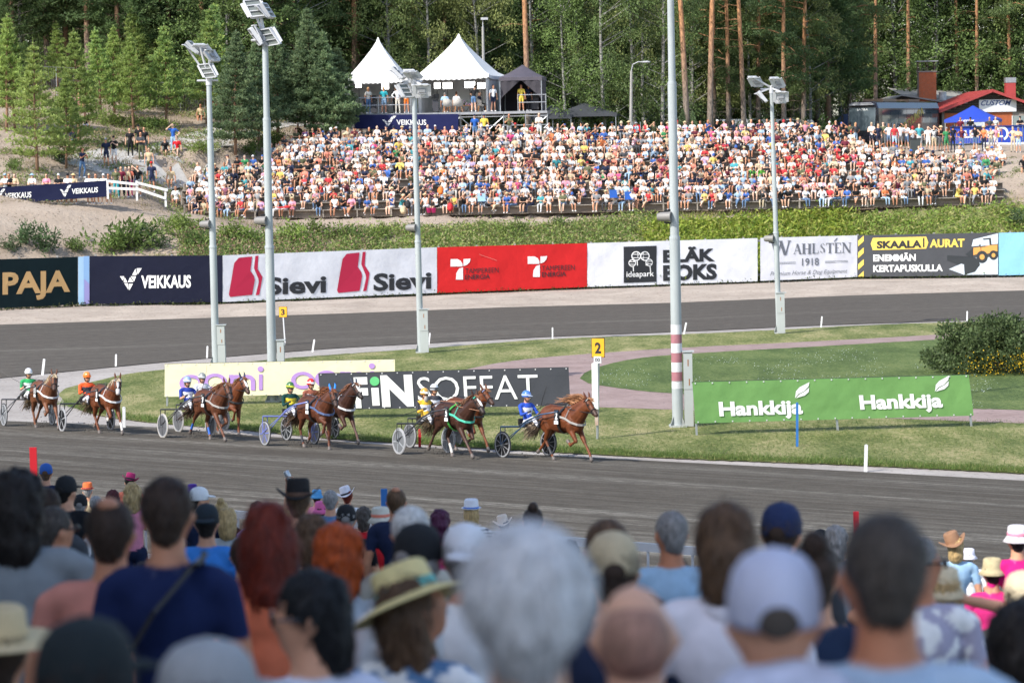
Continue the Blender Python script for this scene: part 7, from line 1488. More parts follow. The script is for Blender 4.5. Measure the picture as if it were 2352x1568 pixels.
for (u, vt, mt, lab, w_) in ((76, 1027, M_red, 'red stake by the near rail at the left edge', .12), (1966, 1174, M_red, 'red stake tip rising behind the grey-black haired man', .075), (882, 1122, M_blu, 'blue stake tip standing by the near rail', .10)):
 a_, b_ = rp(0), P(u, vt, 1.); s_ = (b_.x * a_.y - a_.x) / (TDIR.x - b_.x * TDIR.y); yy = rp(s_).y + .5; p = P(u, vt, yy); zb_ = W_RAIL * BANK - .05; a = MB(); a.beam(Vector((p.x, p.y, zb_)), p, w_, w_ * .4, up=(0, 1, 0)); o = a.build('track_stake', mt, None, (p.x, p.y, zb_)); tag(o, lab, 'stake')
# ================================================================= the race
M_coat = vmat('horse_coat', .5, .3, fine=.22, bscale=7); M_hair = vmat('mane_hair', .55, .4); M_leather = mat('black_leather', (.018, .016, .016), .45); M_hoof = mat('hoof', (.12, .10, .09), .7)
def basis(pos, th):
 z = _pn.copy(); z = z if z.z > 0 else -z; x = Vector((math.cos(th), -math.sin(th), 0)); x = (x - z * x.dot(z)).normalized(); y = z.cross(x); m_ = Matrix((x, y, z)).transposed().to_4x4(); m_.translation = pos; return m_
LEGS = {  # joints in the side plane (x, z): elbow/stifle, knee/hock, fetlock, hoof tip
 'F_ext': [(.50, .84), (.74, .52), (.98, .24), (1.07, .10)], 'F_lift': [(.50, .84), (.70, .56), (.44, .44), (.33, .52)], 'F_stand': [(.46, .84), (.52, .46), (.56, .15), (.62, .04)], 'F_high': [(.52, .88), (.80, .76), (.66, .50), (.56, .48)], 'F_back': [(.44, .84), (.36, .46), (.16, .18), (.10, .08)],
 'H_back': [(-.52, .88), (-.86, .60), (-1.10, .30), (-1.22, .18)], 'H_under': [(-.44, .88), (-.62, .52), (-.38, .16), (-.30, .04)], 'H_lift': [(-.42, .86), (-.70, .58), (-.62, .28), (-.70, .18)], 'H_stand': [(-.50, .88), (-.74, .52), (-.62, .16), (-.55, .04)]}
def ribbons(strands, w_, cols, rng):
 V, Fc, C = [], [], []; n = 0
 for pts in strands:
  pts = [Vector(p) for p in pts]; sd_ = Vector((rng.normal(), rng.normal(), rng.normal())); sd_ = (pts[-1] - pts[0]).cross(sd_).normalized(); k = len(pts); c = np.array(cols[rng.integers(0, len(cols))]) * rng.uniform(.75, 1.25)
  for i, p in enumerate(pts): ww = w_ * (1 - .7 * i / (k - 1)); V += [tuple(p - sd_ * ww), tuple(p + sd_ * ww)]
  for i in range(k - 1): Fc.append((n + 2 * i, n + 2 * i + 1, n + 2 * i + 3, n + 2 * i + 2)); C.append(c)
  n += 2 * k
 return np.array(V), np.array(Fc), np.clip(np.array(C), 0, 1)
def strap(mb, pts, w_, th=.012, mi=0, up=None):
 pts = [Vector(p) for p in pts]
 for a, b in zip(pts, pts[1:]): mb.beam(a, b, th, w_, mi, up=up or (0, 0, 1))
def horse(pos, th, label, coat, mane, legs, num=None, blaze=False, hyaw=0., hpitch=0., ears=None, boots=(None,) * 4, collar='black', mflow=.5, leglight=0.00, snow=False, whitelegs=(), saddle=None, numw='white', tailc=None, group='trotting horses in the race', seed=1, neckup=0.):
 r = np.random.default_rng(seed); t = thing('trotting_horse', label, 'horse', group=group, matrix=basis(pos, th) @ Matrix.Scale(.955, 4)); B = Body()
 B.cap((-.42, 0, 1.12), (.30, 0, 1.08), .29, .31, 'coat'); B.el((-.08, 0, 1.05), (.56, .285, .33), 'coat'); B.el((.50, 0, 1.07), (.25, .225, .31), 'coat'); B.el((-.56, 0, 1.20), (.35, .28, .27), 'coat'); B.cap((.34, 0, 1.36), (-.05, 0, 1.33), .12, .12, 'coat'); B.cap((-.05, 0, 1.33), (-.55, 0, 1.36), .12, .13, 'coat')
 for s in (-1, 1): B.el((.46, s * .14, 1.02), (.17, .11, .30), 'coat'); B.el((-.58, s * .16, 1.04), (.25, .13, .32), 'coat')
 B.el((.62, 0, .98), (.16, .17, .2), 'coat')
 nb, nt_ = Vector((.58, 0, 1.22)), Vector((.96, hyaw * -.10, 1.52 + neckup)); B.cap(nb, nt_, .215, .135, 'coat'); B.cap((.38, 0, 1.38), nt_ + Vector((-.06, 0, .10)), .12, .085, 'coat'); B.cap(nb + Vector((.05, 0, -.1)), nt_ + Vector((.04, 0, -.05)), .17, .11, 'coat')
 poll = nt_ + Vector((.05, 0, .13)); Mh = Matrix.Rotation(-hyaw, 3, 'Z') @ Matrix.Rotation(R(42) + hpitch, 3, 'Y'); hp = lambda x, y, z: poll + Mh @ Vector((x, y, z))     # x runs down the face
 B.cap(hp(.02, 0, -.02), hp(.34, 0, -.02), .105, .075, 'coat'); B.cap(hp(.34, 0, -.02), hp(.52, 0, -.025), .07, .062, 'muzzle'); B.el(hp(.16, 0, -.09), (.15, .075, .11), 'coat', Mh); B.cap(hp(.2, 0, -.1), hp(.48, 0, -.075), .05, .04, 'coat')
 for s in (-1, 1): B.el(hp(.52, s * .035, -.01), (.03, .025, .028), 'muzzle', Mh); B.el(hp(.17, s * .088, .015), (.032, .018, .024), 'eye', Mh)
 if blaze: B.el(hp(.2, 0, .075), (.2, .035, .022), 'blaze', Mh)
 for s in (-1, 1): B.cap(hp(-.04, s * .06, .05), hp(-.15, s * .085, .10), .035, .030, 'ear'); B.cap(hp(-.15, s * .085, .10), hp(-.235, s * .08, .125), .028, .008, 'ear')
 cl_leg = {}
 for i, (nm, s) in enumerate(zip(legs, (-1, 1, -1, 1))):     # right front, left front, right hind, left hind
  J = LEGS[nm]; yy = s * (.15 if i < 2 else .155); p = [Vector((x, yy * (1 - .12 * k), z)) for k, (x, z) in enumerate(J)]; f_ = i < 2
  if f_: B.cap((.48, yy, 1.0), p[0], .13, .095, 'coat'); B.cap(p[0], p[1], .088, .052, 'coat')
  else: B.cap((-.54, yy, 1.08), p[0], .17, .125, 'coat'); B.cap(p[0], p[1], .105, .055, 'coat')
  B.el(p[1], (.056, .05, .06), 'leg%d' % i); mid = p[1].lerp(p[2], .5); B.cap(p[1], mid, .043, .036, 'leg%d' % i); B.cap(mid, p[2], .036, .040, 'boot%d' % i); B.el(p[2], (.046, .045, .048), 'boot%d' % i)
  d = (p[3] - p[2]); pa = p[2] + d * .75; B.cap(p[2], pa, .037, .04, 'past%d' % i); B.cap(pa, p[3] + d.normalized() * .03, .046, .060, 'hoof')
 B.cap((-.84, 0, 1.30), (-.98, 0, 1.22), .06, .05, 'coat')
 V, T = B.mesh(.0185, 2, .8); tg = B.tags(V[T].mean(axis=1)); co = np.array(coat); lut = {'coat': co, 'muzzle': co * .35 + .02, 'eye': (.01, .01, .01), 'blaze': (.7, .68, .65), 'ear': ears if ears is not None else co * .8, 'hoof': (.14, .12, .11)}
 for i in range(4): lc = co * (1 + leglight) + leglight * .05; lut['leg%d' % i] = lc; lut['boot%d' % i] = boots[i] if boots[i] is not None else ((.6, .57, .53) if i in whitelegs else lc * 1.1); lut['past%d' % i] = (.62, .58, .54) if i in whitelegs else lc * 1.15
 if snow: lut['muzzle'] = np.array([.5, .46, .44])
 C = np.array([lut[x] for x in tg]); Cc = V[T].mean(axis=1); low = (np.isin(tg, ['coat'])) & (Cc[:, 2] < .85); C[low] *= 1.1; C *= (1 + .12 * np.sin(Cc[:, :1] * 7 + Cc[:, 2:] * 5) * (tg == 'coat')[:, None])
 link('body', mesh_np('body', V, T, [M_coat], col=np.clip(C, 0, 1), smooth=True), t)
 # mane, forelock and tail
 st_ = []; cr0, cr1 = Vector((.36, 0, 1.48)), poll + Vector((-.05, 0, .06))
 for k in range(200):
  f = r.random(); p = cr0.lerp(cr1, f) + Vector((r.normal(0, .02), r.normal(0, .03), .02)); L = r.uniform(.16, .34) * (.7 + mflow); side = r.choice([-1, 1]) if mflow > .6 else -1
  d1 = Vector((-.9 * mflow, side * .35 * (1.3 - mflow), .35 * mflow - .5 * (1 - mflow))); d2 = Vector((-1.2 * mflow, side * .25, -.15 - .9 * (1 - mflow) + r.normal(0, .15)))
  st_.append([p, p + d1 * L * .5, p + d1 * L * .5 + d2 * L * .6 + Vector((0, 0, r.normal(0, .02)))])
 for k in range(26): p = hp(-.02, r.normal(0, .025), .09); st_.append([p, p + Mh @ Vector((.1, r.normal(0, .03), .05)), p + Mh @ Vector((.2, r.normal(0, .05) , .04))])
 mv, mf, mc = ribbons(st_, .013, [mane, np.array(mane) * .8], r); link('mane', mesh_np('mane', mv, mf, [M_hair], col=mc), t)
 st_ = []; tc_ = tailc if tailc is not None else mane
 for k in range(230):
  p = Vector((-.96 + r.normal(0, .02), r.normal(0, .03), 1.24 + r.normal(0, .02))); L = r.uniform(.55, .95); fl_ = r.uniform(.5, 1.); sp_ = r.normal(0, .07)
  st_.append([p, p + Vector((-.16 * fl_, sp_ * .4, -.08)), p + Vector((-.30 * fl_, sp_, -.36 * L / .75)), p + Vector((-.42 * fl_ - .1 * L, sp_ * 1.6, -.62 * L)), p + Vector((-.60 * fl_ - .15 * L, sp_ * 2.2 + r.normal(0, .03), -.84 * L))])
 mv, mf, mc = ribbons(st_, .014, [tc_, np.array(tc_) * .7, np.array(tc_) * .55], r); link('tail', mesh_np('tail', mv, mf, [M_hair], col=mc), t)
 # harness
 ring = lambda x0, w0, h0, zc, dx=0.: [(x0 + dx * math.sin(g), w0 * math.cos(g), zc + h0 * math.sin(g)) for g in np.linspace(0, 2 * math.pi, 25)]
 a = MB(); strap(a, ring(.13, .325, .355, 1.075), .085, .014, up=(1, 0, 0)); a.ell((.13, 0, 1.43), (.09, .10, .035), n=10); a.tube([(.13, -.05, 1.42), (.13, -.06, 1.50)], .012, 5); a.tube([(.13, .05, 1.42), (.13, .06, 1.50)], .012, 5); a.build('saddle_and_girth', M_leather if saddle is None else mat('girth_' + saddle, CL[saddle] if saddle in CL else lin(saddle), .6), t)
 cc_ = {'white': (.62, .62, .63), 'black': (.02, .02, .02), 'green': lin('4FBFA0'), 'blue': (.08, .12, .25), 'grey': (.35, .33, .31)}[collar]; a = MB()
 strap(a, [(.14, -.33, 1.20), (.40, -.30, 1.16), (.60, -.255, 1.06), (.76, -.14, 1.0), (.80, 0, .985), (.76, .14, 1.0), (.60, .255, 1.06), (.40, .30, 1.16), (.14, .33, 1.20)], .055, .014, up=(0, 0, 1)); [strap(a, [(.42, s * .285, 1.17), (.46, s * .20, 1.38), (.46, 0, 1.50)], .022, .01) for s in (-1, 1)]; a.build('breast_collar', mat('collar_' + collar, cc_, .6), t)
 a = MB(); bw = MB(); hr_ = lambda x, wy, zt, zb: [hp(x, wy * math.cos(g), (zt + zb) / 2 + (zt - zb) / 2 * math.sin(g)) for g in np.linspace(0, 2 * math.pi, 17)]
 a.tube(hr_(.36, .078, .062, -.115), .012, 5, cap=False); a.tube(hr_(.0, .108, .09, -.13), .011, 5, cap=False); [a.tube([hp(.02, s * .105, .02), hp(.2, s * .10, -.03), hp(.42, s * .07, -.04)], .011, 5) for s in (-1, 1)]; [a.tube([hp(-.02, s * .05, .1), hp(.14, 0, .095), hp(.38, 0, .06)], .009, 4) for s in (-1, 1)]
 [a.lathe([(.03, -.006), (.042, 0), (.03, .006)], 10, Matrix.Rotation(R(90), 3, 'X'), 0, hp(.44, s * .072, -.045)) for s in (-1, 1)]; a.build('bridle', M_leather, t)
 bw.tube([hp(.05, -.11, .03), hp(.03, -.06, .088), hp(.03, .06, .088), hp(.05, .11, .03)], .014, 5); bw.build('browband', mat('browband_' + collar, cc_ if collar != 'black' else (.3, .32, .5), .6), t)
 a = MB()
 for s in (-1, 1): a.tube([hp(.44, s * .075, -.045), (.45, s * .20, 1.40), (.13, s * .10, 1.50), (-.55, s * .14, 1.50), (-1.08, s * .11, 1.30)], .010, 4)
 a.build('reins', M_leather if num != '5' else mat('tan_leather', (.35, .17, .10), .6), t)
 if num:
  for s in (-1,):
   a = MB(); a.box((.13, s * .355, 1.19), (.19, .02, .38)); nc = a.build('number_cloth', M_black, t); a = MB(); a.box((.13, s * .362, 1.035), (.17, .02, .085)); a.build('white_flap', M_white, nc)
   v, f = glyphs(num, .05); a = MB(); wn = .10 if len(num) == 1 else .15; a.add([(.13 + (x - .5) * wn, s * .368, 1.12 + z * .21) for x, z in v], f); a.build('number', M_white, nc)
   a = MB(); a.box((.13, s * .374, 1.035), (.05, .004, .04)); a.build('emblem', print_mat('emb', '4A5AA0'), nc)
 return t
def sulky(pos, th, label, frame, disc, spokes=5, spokec=None, tyre=(.05, .05, .055), seed=1):
 t = thing('racing_sulky', label, 'sulky', group='racing sulkies', matrix=basis(pos, th)); ax = -1.6; fm = mat('sulky_frame_%02x%02x%02x' % tuple(int(255 * min(1, x)) for x in frame), frame, .3, coat=.4); dm = mat('wheel_disc_%02x%02x' % (int(disc[0] * 255), int(disc[2] * 255)), tuple(x * .34 for x in disc), .5, spec=.3); tm = mat('tyre_%02x' % int(tyre[0] * 255), tyre, .7)
 for s in (-1, 1):
  c = Vector((ax, s * .75, .335)); Rm = Matrix.Rotation(R(90), 3, 'X'); a = MB(); n = 32
  w_ = bpy.data.objects.new('wheel', None); COL.objects.link(w_); w_.parent = t; w_.location = c
  a = MB(); a.lathe([(.335 + .017 * math.cos(g), .017 * math.sin(g)) for g in np.linspace(0, 2 * math.pi, 9)], n, Rm); a.build('tyre', tm, w_, smooth=True)
  a = MB(); a.lathe([(.318, -.016), (.318, .016), (.288, .020), (.288, -.020), (.318, -.016)], n, Rm); a.build('rim', mat('alu_rim', (.40, .41, .43), .4, metal=.2), w_)
  a = MB(); a.lathe([(.288, -.004), (.05, -.022), (.001, -.022)], n, Rm); a.lathe([(.001, .022), (.05, .022), (.288, .004)], n, Rm); a.build('disc', dm, w_)
  a = MB()
  for k in range(spokes): g = 2 * math.pi * k / spokes + seed; a.beam(Vector((.04 * math.cos(g), -.021, .04 * math.sin(g))), Vector((.29 * math.cos(g), -.006, .29 * math.sin(g))), .016 if spokes > 6 else .03, .014, up=(0, 1, 0)); a.beam(Vector((.04 * math.cos(g), .021, .04 * math.sin(g))), Vector((.29 * math.cos(g), .006, .29 * math.sin(g))), .016 if spokes > 6 else .03, .014, up=(0, 1, 0))
  a.build('spokes', mat('spoke_%02x%02x' % (int((spokec or disc)[0] * 255), int((spokec or disc)[2] * 255)), spokec or tuple(x * .3 for x in disc), .4), w_); a = MB(); a.lathe([(.001, -.05), (.03, -.05), (.035, 0), (.03, .05), (.001, .05)], 10, Rm); a.build('hub', M_steel, w_)
  a = MB(); a.tube([(.20, s * .36, 1.27), (-.45, s * .42, 1.16), (-1.0, s * .42, .98), (-1.42, s * .36, .80)], [.018, .022, .026, .026], 8); a.build('shaft', fm, t, smooth=True)
  a = MB(); [a.tube([(ax + .0, s * (.75 + o_), .80), (ax, s * (.75 + o_), .335)], .014, 6) for o_ in (-.07, .07)]; a.tube([(ax, s * .82, .80), (ax, s * .68, .80)], .014, 6); a.tube([(ax, s * .68, .345), (-1.0, s * .5, .90), (-.35, s * .43, 1.12)], .014, 6); a.tube([(ax, s * .82, .345), (-1.25, s * .7, .62), (-.95, s * .45, .94)], .012, 6); a.build('wheel_fork', fm, t)
  a = MB(); a.tube([(-.98, s * .42, .96), (-.92, s * .30, .86), (-.80, s * .30, .86)], .014, 6); a.build('foot_rest', M_leather, t)
 a = MB(); a.tube([(ax, -.82, .80), (-1.45, -.4, .80), (-1.42, 0, .79), (-1.45, .4, .80), (ax, .82, .80)], .022, 8); a.build('cross_bar', fm, t); a = MB(); a.box((-1.52, 0, .84), (.34, .36, .05)); a.box((-1.68, 0, .92), (.05, .36, .14)); a.build('seat', M_leather, t); return t
def driver(pos, th, label, shirt, shirt2, helmet, helmet2, pants=(.62, .62, .64), beard=None, lean=0., whip=None, look=0., short=False, vest=None):
 t = bpy.data.objects.new('person', None); COL.objects.link(t); M0 = basis(pos, th); t.matrix_world = M0 @ Matrix.Translation((-1.5, 0, .78)) @ Matrix.Rotation(R(90), 4, 'Z'); tag(t, label, 'driver', 'sulky drivers')
 B = human('drive', 'reins', 'none', lean=-.02 + lean, yaw=look, fine=True); V, T = B.mesh(.017, 1, .7); tg = B.tags(V[T].mean(axis=1)); sk = np.array(SKIN[1]) * .9
 C = wear(tg, shirt, pants, sk, (.1, .08, .06), None, 'long', False, shoe=(.05, .05, .06)); Cc = V[T].mean(axis=1)
 m_ = np.isin(tg, ['shirt']) & (Cc[:, 2] > .34) & (Cc[:, 2] < .50) & (np.abs(Cc[:, 0]) < .17); C[m_] = shirt2
 m_ = np.isin(tg, ['sleeve', 'upperarm']) & (Cc[:, 2] > .3); C[m_] = np.array(vest if vest is not None else shirt)
 C[np.isin(tg, ['hand'])] = (.03, .03, .035)
 if short: C[np.isin(tg, ['forearm'])] = sk
 link('body', mesh_np('body', V, T, [M_people], col=np.clip(C, 0, 1), smooth=True), t)
 top = Vector((0, .10, .59)); hd = top + Vector((0, -.02, .19)); Mh = Matrix.Rotation(look, 3, 'Z'); h = MB()
 for i in range(8):
  pass
 h.lathe([(.001, .135), (.05, .128), (.09, .10), (.115, .055), (.122, .0), (.118, -.03), (.112, -.035), (.105, 0)], 18, Mh @ Matrix.Diagonal(Vector((.92, 1.12, 1.05))), 0, hd + Vector((0, .01, .03))); hb_ = h.build('helmet', mat('helmet_%02x%02x%02x' % tuple(int(x * 255) for x in helmet), helmet, .25, coat=.5), t, smooth=True)
 h = MB(); h.lathe([(.123, .035), (.1265, .02), (.124, .0)], 18, Mh @ Matrix.Diagonal(Vector((.93, 1.13, 1))), 0, hd + Vector((0, .01, .035))); h.build('stripe', mat('helmet_%02x%02x%02x' % tuple(int(x * 255) for x in helmet2), helmet2, .25), hb_)
 h = MB(); h.ell(hd + Mh @ Vector((0, -.135, .022)), (.085, .05, .012), Mh, 10, 4); h.build('peak', mat('helmet_%02x%02x%02x' % tuple(int(x * 255) for x in helmet2), helmet2, .25), hb_)
 h = MB(); h.ell(hd + Mh @ Vector((0, -.085, .0)), (.068, .028, .026), Mh, 12, 6); h.build('goggles', mat('dark_lens', (.01, .01, .012), .1, spec=.9), t, smooth=True)
 h = MB(); [h.tube([hd + Mh @ Vector((s * .09, -.01, -.02)), hd + Mh @ Vector((s * .06, -.03, -.11)), hd + Mh @ Vector((0, -.05, -.125))], .012, 5) for s in (-1, 1)]; h.build('chin_strap', M_leather, t)
 if beard: h = MB(); h.ell(hd + Vector((0, -.08, -.13)), (.06, .05, .085), n=12, k=7); h.build('beard', mat('grey_beard', (.35, .32, .29), .95, var=.3, vscale=30), t, smooth=True)
 if whip:
  lab, pts = whip; W0 = t.matrix_world; a = MB(); P_ = [W0 @ Vector(p) for p in pts]; a.tube(P_, [.009, .007, .004, .003][:len(P_)], 5); o = a.build('whip', M_leather, None, P_[0]); tag(o, lab, 'whip')
 return t
chest, dchest, liver, bay = (.125, .036, .012), (.085, .026, .011), (.045, .017, .010), (.095, .032, .014)
fl_ = lambda: None
def K(px, py): return GT(px / 1.3776, py / 1.3776)
def hd_(deg): return R(deg)
def origin(px, py, deg): p = K(px, py); z_ = _pn if _pn.z > 0 else -_pn; f = Vector((math.cos(R(deg)), -math.sin(R(deg)), 0)); f = (f - z_ * f.dot(z_)).normalized(); return p + f * 1.6
def behind(p, deg, lat, back):
 f = Vector((math.cos(R(deg)), -math.sin(R(deg)), 0)); l = Vector((math.sin(R(deg)), math.cos(R(deg)), 0)); q = p - f * back + l * lat; q.z = track_z(q); return q
WH = ('F_lift', 'F_ext', 'H_under', 'H_back'); WHm = ('F_ext', 'F_lift', 'H_back', 'H_under'); BLUEB = lin('2F62B8')
o2 = origin(1663, 1444, 53); horse(o2, R(53), 'leading chestnut horse number 2 with flying mane', chest, (.36, .17, .08), WH, '2', mflow=1., leglight=0.05, boots=(None, None, (.05, .05, .055), None), collar='grey', tailc=(.36, .27, .19), seed=2, whitelegs=())
sulky(o2, R(53), 'dark blue sulky with black disc wheels behind number 2', (.03, .07, .14), (.02, .02, .024), 10, (.25, .25, .26), seed=.2); driver(o2, R(53), 'driver in blue and white silks and blue helmet, leading sulky', lin('2B4FB2'), (.75, .75, .78), lin('4C78C8'), lin('B9C4D6'), lean=.06, look=.2, whip=('thin black whip held by the leading driver', [(.05, -.45, .5), (.0, -.6, .75), (-.1, -.9, 1.1)]))
o5 = origin(1340.7, 1433.5, 58); horse(o5, R(58), 'dark chestnut horse number 5 with white blaze and green breast collar', liver, (.22, .10, .05), WHm, '5', blaze=True, mflow=.35, leglight=0.40, collar='green', saddle='3D9A3A', whitelegs=(3,), tailc=(.20, .14, .08), hyaw=-.1, seed=5)
sulky(o5, R(58), 'black sulky with clear grey disc wheels behind number 5', (.03, .03, .035), (.42, .44, .47), 5, (.3, .32, .34), (.35, .35, .36), seed=.7); driver(o5, R(58), 'grey-bearded driver in yellow and green silks, white-striped helmet', lin('E0B03A'), (.72, .72, .76), lin('C9963A'), (.75, .75, .72), beard=True, vest=(.04, .04, .045), whip=('long thin whip trailing behind the bearded driver', [(-.25, -.35, .45), (-.5, .0, .3), (-.9, .8, .05)]))
o5b = behind(o5, 58, 1.5, 2.0); horse(o5b, R(57), 'chestnut horse half hidden behind number 5, white browband', chest, (.25, .12, .06), WH, '3', mflow=.2, collar='black', seed=6, neckup=.05, hpitch=-.15)
sulky(o5b, R(57), 'sulky half hidden behind the number 5 horse', (.04, .04, .045), (.40, .42, .45), 6, seed=1.4); driver(o5b, R(57), 'driver in black and white silks hidden behind the bearded driver', (.05, .05, .06), (.7, .7, .72), (.55, .57, .6), (.05, .05, .05))
o10 = origin(916, 1407, 59); horse(o10, R(59), 'dark chestnut horse number 10 with bright blue ear hood', dchest, (.24, .085, .035), ('F_high', 'F_stand', 'H_stand', 'H_lift'), '10', ears=lin('2E86E0'), mflow=.85, leglight=0.105, collar='blue', boots=(None, None, (.05, .05, .06), None), tailc=(.17, .10, .06), hyaw=.2, seed=10)
sulky(o10, R(59), 'violet-blue sulky with star-spoked grey wheels behind number 10', (.16, .19, .48), (.40, .40, .44), 6, (.12, .15, .42), seed=.1); driver(o10, R(59), 'driver in dark green silks with yellow chest and striped helmet', lin('123C38'), lin('D8C23A'), lin('3E6A3C'), lin('C9D24A'))
o10b = behind(o10, 59, 1.55, 1.75); horse(o10b, R(58), 'dark chestnut horse in black ear hood before the FINSOFFAT banner', liver, (.20, .08, .04), WH, None, ears=(.03, .035, .06), blaze=True, mflow=.5, leglight=0.45, collar='white', seed=11, neckup=.06, hpitch=-.12)
sulky(o10b, R(58), 'sulky with dark disc wheels between number 10 and the banner', (.05, .05, .06), (.05, .06, .065), 8, (.35, .36, .38), seed=.4); driver(o10b, R(58), 'driver in red and white helmet hidden behind horse number 10', (.25, .08, .05), (.6, .6, .6), lin('D8322A'), (.7, .7, .7))
o9 = origin(591, 1382, 58); horse(o9, R(58), 'chestnut horse number 9 with bright blue hind boots', bay, (.24, .10, .05), WHm, '9', mflow=.6, leglight=0.25, collar='grey', boots=(None, None, BLUEB, BLUEB), tailc=(.13, .07, .045), hyaw=.15, seed=9)
sulky(o9, R(58), 'black sulky with white-rimmed disc wheels behind number 9', (.05, .05, .055), (.30, .31, .34), 5, (.08, .08, .09), (.45, .42, .38), seed=.9); driver(o9, R(58), 'driver in blue silks and silver-blue helmet beside the oomi banner', lin('2A3F92'), (.68, .68, .72), lin('8FA6C8'), (.65, .67, .7), short=True, whip=('long whip held up in front of the oomi banner', [(.15, -.45, .42), (.1, -.75, .75), (.0, -1.15, 1.15), (-.02, -1.2, 1.3)]))
o9b = behind(o9, 58, 1.5, 2.1); horse(o9b, R(57), 'chestnut horse in navy ear hood behind number 9', chest, (.26, .11, .05), ('F_high', 'F_stand', 'H_under', 'H_back'), None, ears=(.02, .03, .07), blaze=True, mflow=.3, leglight=0.10, seed=12, neckup=.05)
sulky(o9b, R(57), 'sulky with pale disc wheels inside the number 9 sulky', (.06, .06, .065), (.38, .39, .42), 3, seed=.6, tyre=(.4, .38, .35)); driver(o9b, R(57), 'driver in white silks and dark silver helmet behind blue driver', (.62, .62, .66), (.7, .7, .72), (.25, .27, .26), (.6, .62, .62))
o8 = origin(273.6, 1362, 61); horse(o8, R(61), 'chestnut horse number 8 with pale mane, white blaze and white collar', chest, (.55, .45, .32), WH, '8', blaze=True, snow=True, mflow=.25, leglight=0.05, collar='white', whitelegs=(1, 0), tailc=(.30, .22, .13), hyaw=.35, seed=8)
sulky(o8, R(61), 'black sulky with black disc wheels behind number 8', (.03, .03, .035), (.015, .015, .018), 5, (.3, .3, .32), (.3, .3, .32), seed=.3); driver(o8, R(61), 'driver in orange and black silks with orange helmet', lin('E8582A'), (.04, .04, .05), lin('F08A3C'), lin('E8772E'))
o11 = origin(89, 1346, 63); horse(o11, R(63), 'chestnut horse number 11 with flaxen mane, last of the field', (.135, .05, .022), (.60, .48, .32), ('F_lift', 'F_ext', 'H_stand', 'H_back'), '11', mflow=.3, leglight=0.05, collar='white', tailc=(.27, .20, .12), hyaw=.3, seed=13)
sulky(o11, R(63), 'black sulky with silver disc wheels behind number 11', (.04, .04, .045), (.42, .44, .47), 0 + 4, (.38, .4, .43), seed=.5); driver(o11, R(63), 'driver in green silks and white helmet, last sulky', lin('2F9A5A'), (.65, .72, .68), (.72, .72, .72), (.65, .65, .66), short=True, whip=('thin whip held back by the driver in green', [(-.2, -.4, .42), (-.6, .1, .7), (-.9, .5, .95)]))
# clods thrown up by the hooves
r7 = np.random.default_rng(17); cv, cf = [], []; ico = np.array([(1, 0, 0), (-1, 0, 0), (0, 1, 0), (0, -1, 0), (0, 0, 1), (0, 0, -1)]); icf = np.array([(0, 2, 4), (2, 1, 4), (1, 3, 4), (3, 0, 4), (2, 0, 5), (1, 2, 5), (3, 1, 5), (0, 3, 5)]); n = 0
for (o_, dg, cnt, ex) in ((o11, 69, 150, .7), (o8, 66, 130, .8), (o9, 58, 90, .5), (o9b, 62, 90, .4), (o10, 64, 120, .5), (o5, 61, 70, .8), (o2, 56, 50, .5)):
 f = Vector((math.cos(R(dg)), -math.sin(R(dg)), 0)); l = Vector((f.y, -f.x, 0))
 for k in range(cnt): p = o_ - f * (r7.uniform(.3, 1.5)) + Vector((r7.normal(0, .3), r7.normal(0, .2), 0)); p.z = track_z(p) + abs(r7.normal(0, .16 * ex)) + .01; s_ = r7.uniform(.006, .02); cv.append(ico * s_ * r7.uniform(.6, 1.3, (6, 1)) + np.array(p)); cf.append(icf + n); n += 6
tag(link('flying_dirt', mesh_np('flying_dirt', np.concatenate(cv), np.concatenate(cf), [mat('track_dirt', (.06, .055, .05), .95)])), 'small clods of track dirt thrown up behind the hooves', 'dirt', kind='stuff')
# ================================================================= the crowd standing in front of the camera
M_hairp = vmat('head_hair', .6, .35, fine=.3, bscale=60, bump=.5, zs=.22); M_skin = vmat('skin_fg', .55, .35, fine=.10, bscale=14); M_cloth = vmat('shirt_cloth', .85, .2, fine=.06, bscale=18, bump=.2)
HC = {'dark': lin('1E1714'), 'brown': lin('3A2A20'), 'lightbrown': lin('5E4632'), 'greybrown': lin('4C443E'), 'grey': lin('8F8C8A'), 'silver': lin('D6D6D8'), 'white': lin('D8D6D2'), 'blonde': lin('B79A6A'), 'red': lin('6E2412'), 'orange': lin('B04A14'), 'stub': tuple(np.array(SKIN[3]) * [.5, .42, .42]), 'purple': lin('4B1E3C'), 'darkred': lin('4A1518'), 'black': lin('121216')}
_fgt = {}
def fg_body(key, **kw):
 if key not in _fgt:
  B = human(head='none', fine=True, **kw); V, T = B.mesh(.019, 2, .75); _fgt[key] = (B, V, T, B.tags(V[T].mean(axis=1)))
 return _fgt[key]
feet = []
_wd = .98
